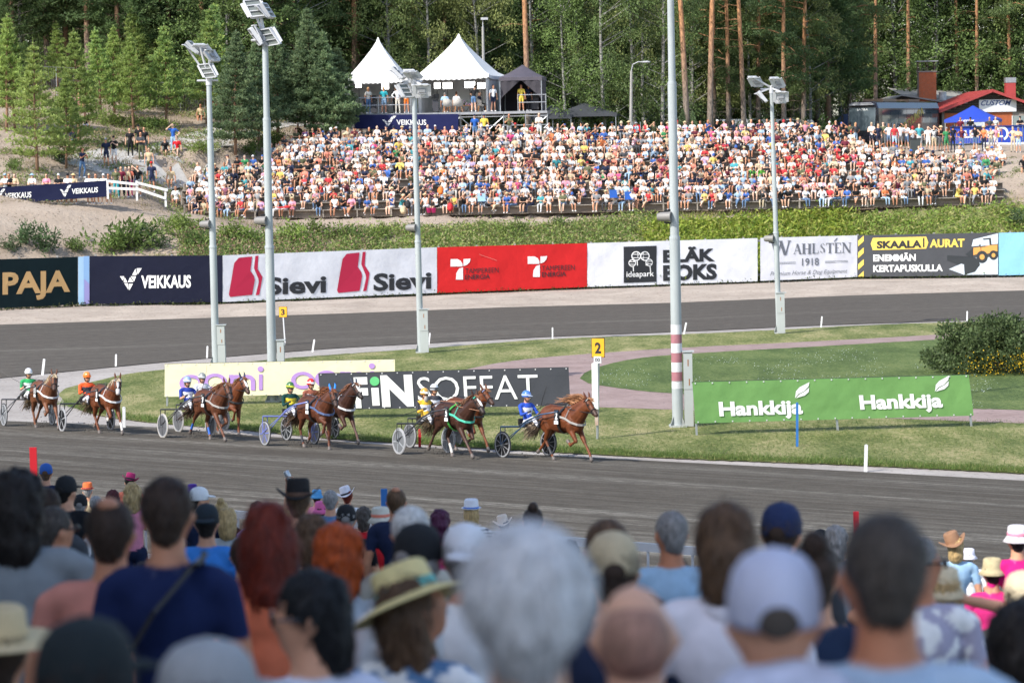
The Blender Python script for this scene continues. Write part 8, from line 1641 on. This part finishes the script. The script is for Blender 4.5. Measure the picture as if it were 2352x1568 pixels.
def hairmesh(B, voxel, amp, freq, seed, name, parent, col, ratio=1., nape=None, strands=0):
 V, T = B.mesh(voxel, 1, ratio); V = V.astype(float); c = V.mean(axis=0); N = np.zeros_like(V)
 fn = np.cross(V[T[:, 1]] - V[T[:, 0]], V[T[:, 2]] - V[T[:, 0]]); [np.add.at(N, T[:, i], fn) for i in range(3)]; N /= np.maximum(np.linalg.norm(N, axis=1, keepdims=True), 1e-9)
 d = np.array([mnoise.noise((p[0] * freq + seed, p[1] * freq, p[2] * freq * .5)) for p in V]); V = V + N * (d * amp)[:, None]
 cc = np.array(col) * (1 + .35 * np.clip(np.array([mnoise.noise((p[0] * freq * 1.6 + seed, p[1] * freq * 1.6, p[2] * freq * .6 + 7)) for p in V]), -1, 1))[:, None]
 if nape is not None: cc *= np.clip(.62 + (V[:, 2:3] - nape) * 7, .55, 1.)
 if strands:
  rs = np.random.default_rng(abs(int(seed))); fi = rs.integers(0, len(T), 1500); p = V[T[fi]].mean(axis=1); n_ = N[T[fi, 0]]; dn = np.array([0, 0, -1.]) - n_ * n_[:, 2:] * -1 + rs.normal(size=(1500, 3)) * .35; dn = unit(dn - n_ * (dn * n_).sum(1)[:, None]); L = strands * rs.uniform(.5, 1.2, (1500, 1)); sd_ = unit(np.cross(dn, n_)) * .0016
  q0, q1, q2 = p - n_ * .003, p + dn * L * .5 + n_ * .004, p + dn * L + n_ * (.001 + .006 * rs.random((1500, 1))); vv = np.stack([q0 - sd_, q0 + sd_, q1 - sd_, q1 + sd_, q2 - sd_ * .3, q2 + sd_ * .3], 1).reshape(-1, 3); b_ = np.arange(1500)[:, None] * 6
  link('strands', mesh_np('strands', vv, np.concatenate([b_ + [0, 1, 3, 2], b_ + [2, 3, 5, 4]]), [M_hair], col=np.clip(np.tile(np.array(col) * (cc[T[fi, 0]] / np.array(col))[:, :1] * rs.uniform(.55, 1.6, (1500, 1)), (2, 1)), 0, 1)), parent)
 return link(name, mesh_np(name, V, T, [M_hairp], col=np.clip(cc, 0, 1), smooth=True), parent)
def fgp(u, vtop, w, label, hair='short', hc='brown', shirt='navy', skin=0, yaw=0., hat=None, hatc=None, band=None, arms='down', wd=1.0, fem=False, tilt=0., hw=.18, sleeves='short', s=1.04, strap_=False, lean=.02, pattern=None, collar=False, cap2=None, dz=0., roll=0., glasses=False, body_yaw=0., hood=False):
 """a standing spectator seen from behind; yaw turns the head (positive: towards the left of the picture)"""
 wide = {'fedora': .24, 'cowboy': .30, 'sun': .36, 'bucket': .24, 'brim': .42}.get(hat, hw); d = F * wide * s / w
 a_, b_ = rp(0), P(u, vtop, 1.); s_ = (b_.x * a_.y - a_.x) / (TDIR.x - b_.x * TDIR.y); yr = rp(s_).y - .75
 if d > yr: s *= yr / d; d = yr
 top = P(u, vtop, d); Hh = 1.755 * s + (.02 if hat else 0) + dz; base = Vector((top.x, top.y, top.z - Hh)); feet.append((base.x, base.y, base.z))
 t = bpy.data.objects.new('person', None); COL.objects.link(t); t.location = base; t.rotation_euler = (0, 0, math.pi + body_yaw); t.scale = (s, s, s); tag(t, label, 'person', 'crowd in front of the camera')
 key = (str(arms), wd, fem, round(yaw, 2), round(tilt, 2)); B, V, T, tg = fg_body(key, arms=arms, female=fem, w=wd, yaw=yaw, tilt=tilt, lean=.02)
 sk = np.array(SKIN[skin]) * [.92, .80, .74]; sc_ = np.array(CL[shirt] if isinstance(shirt, str) and shirt in CL else lin(shirt) if isinstance(shirt, str) else shirt)
 tg = B.tags(V); C = wear(tg, sc_, CL['navy'], sk, sk, None, 'long' if sleeves == 'long' else 'short', False, tank=sleeves == 'none', shoe=CL['black'])
 Cc = V
 if pattern:
  mk = np.isin(tg, ['shirt', 'sleeve']); alt = np.array(CL[pattern[1]]); kd = pattern[0]
  if kd == 'stripe': q = np.sin(Cc[:, 0] * 160) > .2
  elif kd == 'hstripe': q = np.sin(Cc[:, 2] * 150) > .3
  elif kd == 'check': q = (np.sin(Cc[:, 0] * 70) > .1) ^ (np.sin(Cc[:, 2] * 70) > .1)
  else: q = np.array([mnoise.noise((p[0] * 16, p[1] * 16, p[2] * 16)) for p in Cc]) > .12
  C[mk & q] = alt
 q = np.isin(tg, ['skin']) & (Cc[:, 2] < 1.50); C[q & (Cc[:, 2] < 1.465)] = sc_
 me = mesh_np('body', V, T, [M_cloth, M_skin], np.isin(tg, ['skin', 'hand', 'forearm'])[T[:, 0]].astype(int), col=np.clip(C, 0, 1), smooth=True); link('body', me, t)
 P0 = Vector((0, 0, .93)); tp = Vector((0, -.02, 1.43)); hd = tp + Vector((0, -.026, .19)); Mh = Matrix.Rotation(yaw, 3, 'Z') @ Matrix.Rotation(tilt, 3, 'X'); hp = lambda x, y, z: hd + Mh @ Vector((x, y, z)); H = Body(); col = HC[hc]; amp, fr, vx = .006, 40, .0125
 if hair in ('short', 'buzz', 'bald_spot', 'crop'):
  k = .93 if hair == 'buzz' else 1.; H.el(hp(0, .018, .036), (.090 * k, .098 * k, .098 * k), 'h', Mh); H.cap(hp(0, .04, .0), hp(0, .045, -.042 if hair != 'crop' else -.03), .076 * k, .058 * k, 'h'); amp = .004
 elif hair == 'full': H.el(hp(0, .02, .035), (.101, .108, .104), 'h', Mh); H.cap(hp(0, .045, .0), hp(0, .045, -.045), .084, .062, 'h'); amp = .010; fr = 38
 elif hair == 'stub': H.el(hp(0, .014, -.002), (.0785, .0945, .088), 'h', Mh); amp = .001
 elif hair == 'long': H.el(hp(0, .02, .035), (.092, .10, .102), 'h', Mh); H.cap(hp(0, .05, .0), hp(0, .075, -.20), .092, .085, 'h'); [H.cap(hp(x, .03, .0), hp(x * 1.05, .06, -.2), .04, .03, 'h') for x in (-.07, .07)]; amp = .014
 elif hair == 'bob': H.el(hp(0, .02, .035), (.092, .10, .102), 'h', Mh); H.cap(hp(0, .045, .0), hp(0, .055, -.10), .092, .088, 'h'); amp = .012
 elif hair == 'curly': H.el(hp(0, .03, .03), (.115, .12, .12), 'h', Mh); H.cap(hp(0, .05, -.02), hp(0, .06, -.15), .115, .10, 'h'); amp = .022; fr = 30
 elif hair == 'shaggy': H.el(hp(0, .02, .04), (.098, .106, .108), 'h', Mh); H.cap(hp(0, .05, .0), hp(0, .055, -.10), .088, .072, 'h'); amp = .018; fr = 34
 elif hair == 'bun': H.el(hp(0, .018, .035), (.084, .095, .100), 'h', Mh); H.cap(hp(0, .045, .0), hp(0, .05, -.05), .07, .055, 'h'); H.el(hp(0, .075, .13), (.045, .045, .045), 'h', Mh); amp = .008
 elif hair == 'ring': H.cap(hp(-.05, .03, -.02), hp(.05, .03, -.02), .052, .052, 'h'); H.el(hp(0, .045, -.01), (.078, .055, .045), 'h', Mh); amp = .003
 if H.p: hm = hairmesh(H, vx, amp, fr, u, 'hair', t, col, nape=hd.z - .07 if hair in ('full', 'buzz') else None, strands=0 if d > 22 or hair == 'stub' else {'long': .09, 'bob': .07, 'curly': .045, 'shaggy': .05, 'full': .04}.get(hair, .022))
 if hair == 'bald_spot': a = MB(); a.ell(hp(0, .055, .115), (.04, .035, .028), Mh, 12, 6); a.build('bald_patch', mat('scalp', tuple(sk * .85), .5), t, smooth=True)
 if hair in ('crop',): a = MB(); a.ell(hp(0, .085, .02), (.045, .035, .05), Mh, 12, 6); a.build('bald_patch', mat('scalp2', tuple(sk * .7), .5), t, smooth=True)
 if hat:
  hm_ = mat('hat_%s' % (hatc if isinstance(hatc, str) else 'x'), CL[hatc] if hatc in CL else lin(hatc), .85, var=.10, vscale=10, bump=.35, bscale=60); Mr = Mh @ Matrix.Rotation(roll, 3, 'Y')
  o_ = hd + Mr @ Vector((0, .008, .05)); El = Matrix.Diagonal(Vector((.95, 1.12, 1)))
  a = MB()
  if hat in ('cap', 'capback'):
   a.lathe([(.001, .098), (.032, .095), (.062, .082), (.083, .055), (.094, .015), (.096, -.035), (.093, -.045), (.085, .0)], 22, Mr @ El, 0, o_); hb = a.build('cap_crown', hm_, t, smooth=True)
   sgn = 1 if hat == 'capback' else -1; a = MB(); a.ell(o_ + Mr @ Vector((0, sgn * .118, -.012)), (.078, .07, .012), Mr @ Matrix.Rotation(-sgn * .12, 3, 'X'), 14, 5); a.build('peak', hm_, hb, smooth=True)
   a = MB(); a.ell(o_ + Mr @ Vector((0, .0, .098)), (.009, .009, .005), Mr, 8, 4); [a.tube([o_ + Mr @ (El @ Vector((.0885 * r_ * math.cos(g), .0885 * r_ * math.sin(g), z_))) for r_, z_ in ((.2, .0965), (.66, .081), (.9, .053), (1.01, .015), (1.03, -.015))], .0018, 4) for g in (0.5, 1.57, 2.6, 3.7, 4.71, 5.8)]; a.build('seam', hm_, hb)
   if hat == 'cap': a = MB(); g_ = np.linspace(-1, 1, 9); a.tube([o_ + Mr @ Vector((.044 * math.sin(k * 1.57), .103, -.034 + .042 * math.cos(k * 1.57))) for k in g_], .005, 5); a.ell(o_ + Mr @ Vector((0, .099, -.026)), (.042, .012, .034), Mr, 10, 5, mi=1); a.build('cap_opening', [hm_, mat('hair_' + hc, HC[hc], .8)], hb, smooth=True)
   if cap2: a = MB(); v, f = glyphs(cap2, .03); a.add([o_ + Mr @ Vector(((.5 - x) * -.07, .1015, .008 + z * .016)) for x, z in v], f); a.build('lettering', M_whp, hb)
  elif hat in ('fedora', 'cowboy', 'sun', 'bucket', 'brim'):
   rb = {'fedora': .125, 'cowboy': .165, 'sun': .185, 'bucket': .13, 'brim': .21}[hat]; up = {'fedora': .018, 'cowboy': .055, 'sun': -.035, 'bucket': -.05, 'brim': .0}[hat]; ht = {'fedora': .12, 'cowboy': .13, 'sun': .10, 'bucket': .09, 'brim': .10}[hat]
   n = 28; vs, rows = [], [(.001, ht * .82), (.045, ht * .95), (.070, ht), (.082, ht * .9), (.088, .02), (.091, .0), (rb * .8, .0), (rb, 0)]
   for r_, z_ in rows:
    for j in range(n):
     g = 2 * math.pi * j / n; zz = z_
     if r_ > .095: zz += up * ((r_ - .09) / (rb - .09)) * (abs(math.cos(g)) ** 2 * 1.6 - (.35 if hat == 'cowboy' else 0)) if hat == 'cowboy' else up * ((r_ - .09) / (rb - .09))
     if hat in ('fedora', 'cowboy') and r_ < .06: zz -= .022 * (1 - abs(math.cos(g)))
     vs.append(o_ + Mr @ Vector((r_ * .95 * math.cos(g), r_ * 1.1 * math.sin(g), zz)))
   a.add(vs, [(i * n + j, i * n + (j + 1) % n, (i + 1) * n + (j + 1) % n, (i + 1) * n + j) for i in range(len(rows) - 1) for j in range(n)]); hb = a.build('hat_crown', hm_, t, smooth=True); sl_ = hb.modifiers.new('thickness', 'SOLIDIFY'); sl_.thickness = .004
   if band: a = MB(); a.lathe([(.0925, .005), (.0915, .034), (.089, .034), (.089, .005)], 24, Mr @ Matrix.Diagonal(Vector((.98, 1.14, 1))), 0, o_); a.build('hat_band', mat('band_' + band, CL[band] if band in CL else lin(band), .7), hb, smooth=True)
 if True: a = MB(); a.lathe([(.078, -.01), (.084, .03), (.072, .05), (.066, .0)] if collar else [(.080, -.03), (.080, -.008), (.074, .004), (.066, -.01)], 18, Matrix.Rotation(R(-8), 3, 'X') @ Matrix.Diagonal(Vector((1, 1, 1))), 0, tp + Vector((0, .02, -.02))); a.build('collar', mat('collar_%s' % shirt.replace('#', ''), tuple(sc_), .85), t, smooth=True)
 if hood: H2 = Body(); H2.el((0, .06, 1.50), (.145, .10, .07), 'h'); H2.el((0, .11, 1.44), (.12, .06, .10), 'h'); hm2 = hairmesh(H2, .016, .01, 14, 3, 'hood', t, tuple(sc_)); hm2.data.materials.clear(); hm2.data.materials.append(M_cloth)
 if strap_:
  a = MB(); pts = [(.19, .10, 1.02), (.14, .155, 1.15), (.03, .155, 1.33), (-.09, .10, 1.465), (-.115, .0, 1.485), (-.10, -.10, 1.42)]; strap(a, pts, .055, .014, up=(0, 1, 0)); a.build('bag_strap', M_leather, t)
 if glasses: a = MB(); [a.tube([hp(sx * .080, .0, .015), hp(sx * .078, -.09, .015)], .004, 5) for sx in (-1, 1)]; [a.ell(hp(sx * .036, -.105, .01), (.028, .008, .02), Mh, 10, 5) for sx in (-1, 1)]; a.build('glasses', mat('dark_lens', (.01, .01, .012), .1, spec=.9), t)
 return t, B, hp
L_, R__ = .95, -.95
fgp(30, 1082, 122, 'person with thick dark curly hair and grey shirt, largest at the left edge', 'curly', 'dark', '8A9094', wd=1.25, hw=.20, s=1.06)
fgp(104, 1120, 66, 'brown-haired man behind the dark curly head', 'short', 'brown', 'dark grey', skin=1)
fgp(124, 1163, 80, 'grey-brown haired man in glasses turned right, beside the curly head', 'crop', 'greybrown', 'grey', yaw=-.9, glasses=True, skin=1)
fgp(162, 1275, 60, 'spectator in white and lilac floral top holding up hands', 'bob', 'grey', 'white', arms='phone', pattern=('blot', 'lilac'), fem=True, dz=.0)
fgp(104, 1063, 31, 'man in bright blue cap at the rail by the red stake', 'short', 'lightbrown', 'navy', hat='cap', hatc='blue', hw=.185)
fgp(150, 1091, 49, 'man in black cap and black tee, second from the red stake', 'short', 'dark', 'black', hat='cap', hatc='black', yaw=-.5, hw=.185)
fgp(200, 1110, 31, 'person in orange checked trilby at the rail', 'short', 'grey', 'beige', hat='fedora', hatc='E4703A', band='maroon')
fgp(183, 1134, 34, 'person in flat black cap and white top below the orange trilby', 'short', 'grey', 'white', hat='cap', hatc='black', hw=.185)
fgp(296, 1089, 38, 'person in magenta and black cowboy hat', 'short', 'dark', 'coral', hat='cowboy', hatc='A0205F', band='black', tilt=.2, roll=-.2)
fgp(303, 1111, 38, 'woman with blonde curls in front of the magenta hat', 'curly', 'blonde', 'pink', fem=True, hw=.2)
fgp(258, 1126, 32, 'person with dark red tousled hair at the rail', 'shaggy', 'darkred', 'maroon', hw=.19)
fgp(219, 1138, 31, 'grey-haired person just right of the orange trilby', 'short', 'grey', 'grey')
fgp(248, 1146, 117, 'brown-haired man with thinning crown left of the tallest man', 'bald_spot', 'brown', 'D08A7A', skin=1, wd=1.1)
fgp(378, 1094, 127, 'tall brown-haired man in navy tee with a black shoulder strap', 'short', 'brown', '1C2850', wd=.92, strap_=True, skin=1, s=1.08)
fgp(457, 1117, 40, 'person in white cap turned right near the rail', 'short', 'dark', 'navy', hat='cap', hatc='white', yaw=-1.2, hw=.185)
fgp(441, 1110, 30, 'person in purple hat behind the white cap', 'short', 'dark', 'black', hat='bucket', hatc='4A2A88')
fgp(472, 1155, 60, 'man in dark slate cap and sky blue shirt', 'short', 'dark', '3F86D6', hat='capback', hatc='1E2A33', wd=1.0, hw=.185)
fgp(521, 1165, 46, 'woman with blonde bob and light grey tee', 'bob', 'blonde', 'A9AFB3', fem=True, hw=.188)
fgp(507, 1149, 36, 'person with small blonde bun behind the bob', 'bun', 'blonde', 'black', fem=True)
tc_, Bc, _ = fgp(590, 1150, 40, 'woman clapping, raising an arm with a drink can beside the red hair', 'bob', 'lightbrown', 'lilac', fem=True, arms=('up', 'phone'), hw=.188)
wr_ = tc_.matrix_basis if False else None
fgp(612, 1152, 116, 'woman with straight dark red hair and coral shirt', 'long', 'red', 'E97E5A', fem=True, wd=1.15, hw=.188)
fgp(683, 1109, 98, 'person in wide black cowboy hat with brown band', 'short', 'lightbrown', 'dark grey', hat='cowboy', hatc='1B1718', band='brown', tilt=.1)
fgp(672, 1156, 58, 'blonde person below the wide black hat', 'bob', 'blonde', 'grey', fem=True, hw=.188)
fgp(727, 1123, 31, 'person in light blue hat near the rail', 'short', 'dark', 'pink', hat='bucket', hatc='5AA5DC')
fgp(738, 1150, 44, 'person in bright pink shirt behind the black cap', 'short', 'brown', 'E0559A', hat='bucket', hatc='E06AA2')
fgp(758, 1125, 37, 'grey-haired man left of the white cowboy hat', 'short', 'grey', 'denim')
fgp(797, 1120, 44, 'person in white cowboy hat with black band', 'short', 'red', 'white', hat='cowboy', hatc='E4E2EA', band='black', roll=.3)
fgp(794, 1157, 48, 'man in black cap with white lettering on the back', 'short', 'grey', 'black', hat='cap', hatc='black', hw=.185, cap2='MAJESTIC')
fgp(834, 1165, 36, 'dark-haired person in red behind the striped hat', 'shaggy', 'greybrown', 'red', hw=.19)
fgp(716, 1185, 84, 'person with tousled streaked brown hair between the two redheads', 'shaggy', 'lightbrown', 'dark grey', hw=.2)
fgp(775, 1207, 120, 'woman with bright orange curly hair', 'curly', 'orange', 'B9C4CE', fem=True, hw=.235)
fgp(718, 1322, 165, 'black-haired person in glasses turned left, white shirt', 'shaggy', 'black', 'D5D8EA', yaw=1.25, glasses=True, hw=.205, body_yaw=.4)
fgp(190, 1416, 235, 'person in large dark green-black cap at the bottom left', 'short', 'dark', '141C22', hat='cap', hatc='131E22', wd=1.3, hw=.19, s=1.0, yaw=-.5)
fgp(-12, 1396, 330, 'person in broad beige straw hat cut by the left edge', 'short', 'brown', 'grey', hat='brim', hatc='D6BE93', s=1.0)
fgp(475, 1466, 232, 'person in light grey flat cap at the bottom edge', 'short', 'brown', 'grey', hat='cap', hatc='A3A5A8', yaw=-1.0, hw=.2, s=1.0)
fgp(909, 1120, 48, 'balding brown-haired man by the blue stake', 'bald_spot', 'lightbrown', 'navy', skin=1)
fgp(873, 1163, 58, 'person in cream bucket hat with thin stripes', 'short', 'grey', 'red', hat='bucket', hatc='D8D3C4', band='coral')
fgp(941, 1162, 92, 'white-haired man in beige shirt behind the black cap', 'short', 'white', 'B5B4A8', hw=.18)
fgp(960, 1200, 112, 'man in black cap turned right with reddish ear', 'ring', 'grey', 'D5D8DA', hat='cap', hatc='15171B', yaw=-.6, skin=2, hw=.185)
fgp(1010, 1172, 50, 'person with purple hair and green flower hairband', 'shaggy', 'purple', 'magenta', fem=True, hw=.2)
fgp(1082, 1150, 47, 'person in white trilby with blue band and striped shirt', 'bob', 'blonde', 'white', hat='fedora', hatc='EDEDF2', band='2F6FC8', pattern=('hstripe', 'navy'))
fgp(1157, 1186, 44, 'person in cream cowboy hat behind the big grey head', 'short', 'brown', 'beige', hat='cowboy', hatc='E2D2C2', roll=.2)
fgp(1068, 1200, 112, 'person in white cap behind the big grey head', 'short', 'grey', 'white', hat='capback', hatc='E4E6EC', hw=.185)
fgp(1224, 1163, 52, 'person with dark brown top bun at the rail', 'bun', 'brown', 'brown', fem=True)
fgp(1207, 1208, 322, 'nearest head of all, thick silver-grey hair in the centre', 'full', 'silver', '6F7A90', hw=.205, s=1.0, skin=3)
fgp(1394, 1192, 104, 'brown-haired person behind the beige cap', 'short', 'lightbrown', 'navy')
fgp(1408, 1219, 126, 'person in faded beige cap and black strap', 'short', 'brown', '2B3550', hat='cap', hatc='C9B795', hw=.185)
fgp(1541, 1171, 82, 'man with short grey hair and light blue shirt beside the white rail', 'buzz', 'grey', '9DBDD8', skin=2, yaw=.3)
fgp(1457, 1322, 186, 'bald man with pink scalp right of the big grey head', 'stub', 'stub', 'B43038', skin=3, hw=.16, s=1.0)
fgp(1549, 1278, 68, 'woman with streaked blonde-brown bob and black top', 'bob', 'lightbrown', 'navy', fem=True, hw=.188)
fgp(942, 1294, 262, 'woman in yellow straw hat with turquoise band turned right', 'long', 'lightbrown', '5A7FA8', hat='sun', hatc='E0CE92', band='6CC4BC', yaw=-1.0, tilt=-.3, roll=.35, fem=True, pattern=('blot', 'white'), skin=1, body_yaw=-.3)
fgp(870, 1330, 120, 'person in pale blue shirt between orange curls and straw hat', 'short', 'brown', 'A9BCCF', dz=-.0) if False else None
fgp(1666, 1155, 138, 'man with straight brown hair and white pinstriped shirt', 'bob', 'lightbrown', 'E6E2EC', hw=.182, collar=True, sleeves='long', skin=2)
fgp(1797, 1152, 98, 'man in navy cap with tan opening', 'short', 'brown', 'dark grey', hat='cap', hatc='1A2B55', hw=.185, yaw=-.3)
fgp(1780, 1257, 240, 'man in white cap with faint grey lettering, pale hooded top', 'none', 'greybrown', 'C8CCE0', hat='cap', hatc='C9CDE4', hw=.195, s=1.0, wd=1.15, hood=True)
fgp(1870, 1242, 118, 'person with brown hair twisted into a low knot', 'bun', 'brown', '22304A', fem=True, hw=.172)
fgp(1885, 1214, 32, 'person in small black cap at the rail', 'short', 'black', 'magenta', hat='cap', hatc='black', hw=.185)
fgp(1921, 1209, 52, 'grey-haired person beside the broad dark-haired man', 'shaggy', 'grey', 'grey', hw=.19)
fgp(2038, 1172, 204, 'broad man with short dark hair and pale blue shirt on the right', 'buzz', 'greybrown', 'AFC6DE', skin=2, wd=1.05, collar=True, hw=.165, s=1.0)
fgp(2112, 1228, 100, 'man in sunglasses looking right behind the broad man', 'crop', 'grey', 'A9A6BC', yaw=-1.35, glasses=True, skin=2, pattern=('blot', 'white'))
fgp(2195, 1226, 62, 'person in brown straw cowboy hat near the rail', 'bob', 'blonde', 'light blue', hat='cowboy', hatc='9A7458', roll=.35)
fgp(2281, 1280, 62, 'person in beige bucket hat at the right edge', 'short', 'dark', 'magenta', hat='bucket', hatc='C6B790')
fgp(2338, 1205, 62, 'person in white bucket hat with pink flowers', 'short', 'black', 'D8237E', hat='bucket', hatc='F0EAF0', band='pink')
fgp(2226, 1258, 38, 'person in small white hat left of the flowered hat', 'short', 'grey', 'white', hat='bucket', hatc='EEEAF4')
fgp(2165, 1300, 112, 'person in grey patterned tee with elbow raised behind the head', 'bob', 'blonde', '8A8478', arms=('behind', 'behind'), hat='bucket', hatc='DCCBAA', pattern=('blot', 'grey'), fem=True, sleeves='short', skin=0)
fgp(2352, 1310, 90, 'person in cream cap cut by the right edge', 'short', 'brown', 'black', hat='cap', hatc='D8C8A8', hw=.185)
fgp(2290, 1400, 100, 'dark-haired person in black shirt low at the right', 'short', 'dark', 'black') if False else None
fgp(2352, 1388, 150, 'dark-brown haired person at the bottom right corner', 'shaggy', 'dark', 'black', skin=1)
fgp(1307, 1242, 52, 'person with dark wavy hair right of the big grey head', 'shaggy', 'dark', 'denim', hw=.2)
fgp(640, 1178, 44, 'person in white sun cap hidden between redhead and black hat', 'short', 'brown', 'white', hat='cap', hatc='white')
fgp(1120, 1250, 80, 'dark-haired person hidden left of the big grey head', 'short', 'dark', 'navy')
fgp(560, 1230, 70, 'person in mid-blue shirt behind the coral shirt', 'short', 'brown', 'blue', dz=.0)
fgp(330, 1290, 66, 'person in light shirt between the two brown-haired men', 'short', 'brown', 'off-white')
fgp(1625, 1215, 60, 'dark-haired man with beard left of the pinstriped shirt', 'short', 'dark', 'navy', yaw=.6, skin=2)
# drink can in the raised hand
mw_ = Matrix.Translation(tc_.location) @ Matrix.Rotation(math.pi, 4, 'Z') @ Matrix.Scale(1.04, 4); q = [c for c in Bc.p if c[5] == 'hand'][0]; hc_ = mw_ @ Vector(q[2]); a = MB(); Mx = Matrix.Rotation(R(-25), 3, 'Y'); a.lathe([(.001, -.06), (.026, -.06), (.033, -.05), (.033, .05), (.026, .06), (.001, .06)], 14, Mx, 0, (0, 0, 0)); o = a.build('drink_can', mat('can_alu', (.6, .62, .64), .3, metal=.6), None, (0, 0, 0), autos=40); o.location = hc_ + Vector((.0, -.02, .05)); tag(o, 'silver drink can held up above the clapping hands', 'can')
for k in range(5):
 a = MB(); g = (k - 2) * .35; p0 = hc_ + Vector((.0, .0, .0)); a.tube([p0 + Vector((.012 * (k - 2), .0, -.01)), p0 + Vector((.02 * (k - 2) + .01, -.035, .02)), p0 + Vector((.014 * (k - 2) + .03, -.05, .045))], [.009, .008, .006], 6); o = a.build('finger', mat('skin_plain', SKIN[0], .6), tc_, (0, 0, 0)); o.matrix_parent_inverse = (Matrix.Translation(tc_.location) @ Matrix.Rotation(math.pi, 4, 'Z') @ Matrix.Scale(1.04, 4)).inverted()
# sloping ground the crowd stands on, fitted under their feet
M_asph = mat('worn_asphalt', (.10, .098, .095), .9, var=.2, vscale=1.2, bump=.3, bscale=20); fa_ = np.array(feet)
def slope_z(x, y):
 w_ = np.exp(-((fa_[:, 0] - x) ** 2 / 6. + (fa_[:, 1] - y) ** 2 / 8.)) + 1e-12; zl = 6.1 - .107 * y; wl = .02; return float(((fa_[:, 2] - .01) * w_).sum() + zl * wl) / (w_.sum() + wl)
xs, ys = np.linspace(-30, 30, 61), np.linspace(-6, 60, 67); V = []; rz0 = W_RAIL * BANK
for x in xs:
 for y in ys:
  dd = (Vector((x, y, 0)) - _A).dot(TNRM) - W_RAIL; z = slope_z(x, y); t_ = min(1, max(0, (dd - .3) / 2.5)); V.append((x, y, (rz0 - .06) * (1 - t_) + max(z, rz0 - .06) * t_ if dd > .3 else rz0 - .06 if dd > -.5 else -1.))
k = len(ys); Fs = [(i * k + j, (i + 1) * k + j, (i + 1) * k + j + 1, i * k + j + 1) for i in range(len(xs) - 1) for j in range(k - 1)]; Fs = [f for f in Fs if min(V[q][2] for q in f) > -.5]
link('spectator_slope', mesh_np('spectator_slope', V, Fs, [M_asph], smooth=True))['kind'] = 'structure'
# unseen block added on the left to keep the near crowd in the shade
M_conc = mat('shade_block_concrete', (.62, .61, .59), .85, var=.1, vscale=.5); gs = thing('shade_block', 'unseen concrete block added left of the near crowd to shade it', 'shade_block', (-26, 0, 0)); a = MB(); a.box((-21, 2, 9), (26, 64, 18)); a.build('block', M_conc, gs, (-26, 0, 0)); a = MB(); a.box((-21, 2, 18.2), (27, 65, .4)); a.build('roof', mat('shade_block_roof', (.25, .26, .28), .5), gs, (-26, 0, 0))  # walls of the added block are pale to bounce light onto the crowd
for fl in range(3): a = MB(); a.box((-7.97, 2, 3.5 + fl * 4), (.08, 60, 1.6)); a.build('block_glass_band', M_glass, gs, (-26, 0, 0))  # glass strips dressing the added block
if crowdV:
 me = mesh_np('crowd', np.concatenate(crowdV), np.concatenate(crowdT), [M_people], col=np.concatenate(crowdC), smooth=True); o = link('crowd', me); tag(o, 'dense mass of seated and standing spectators in the upper terrace rows', 'crowd', kind='stuff')
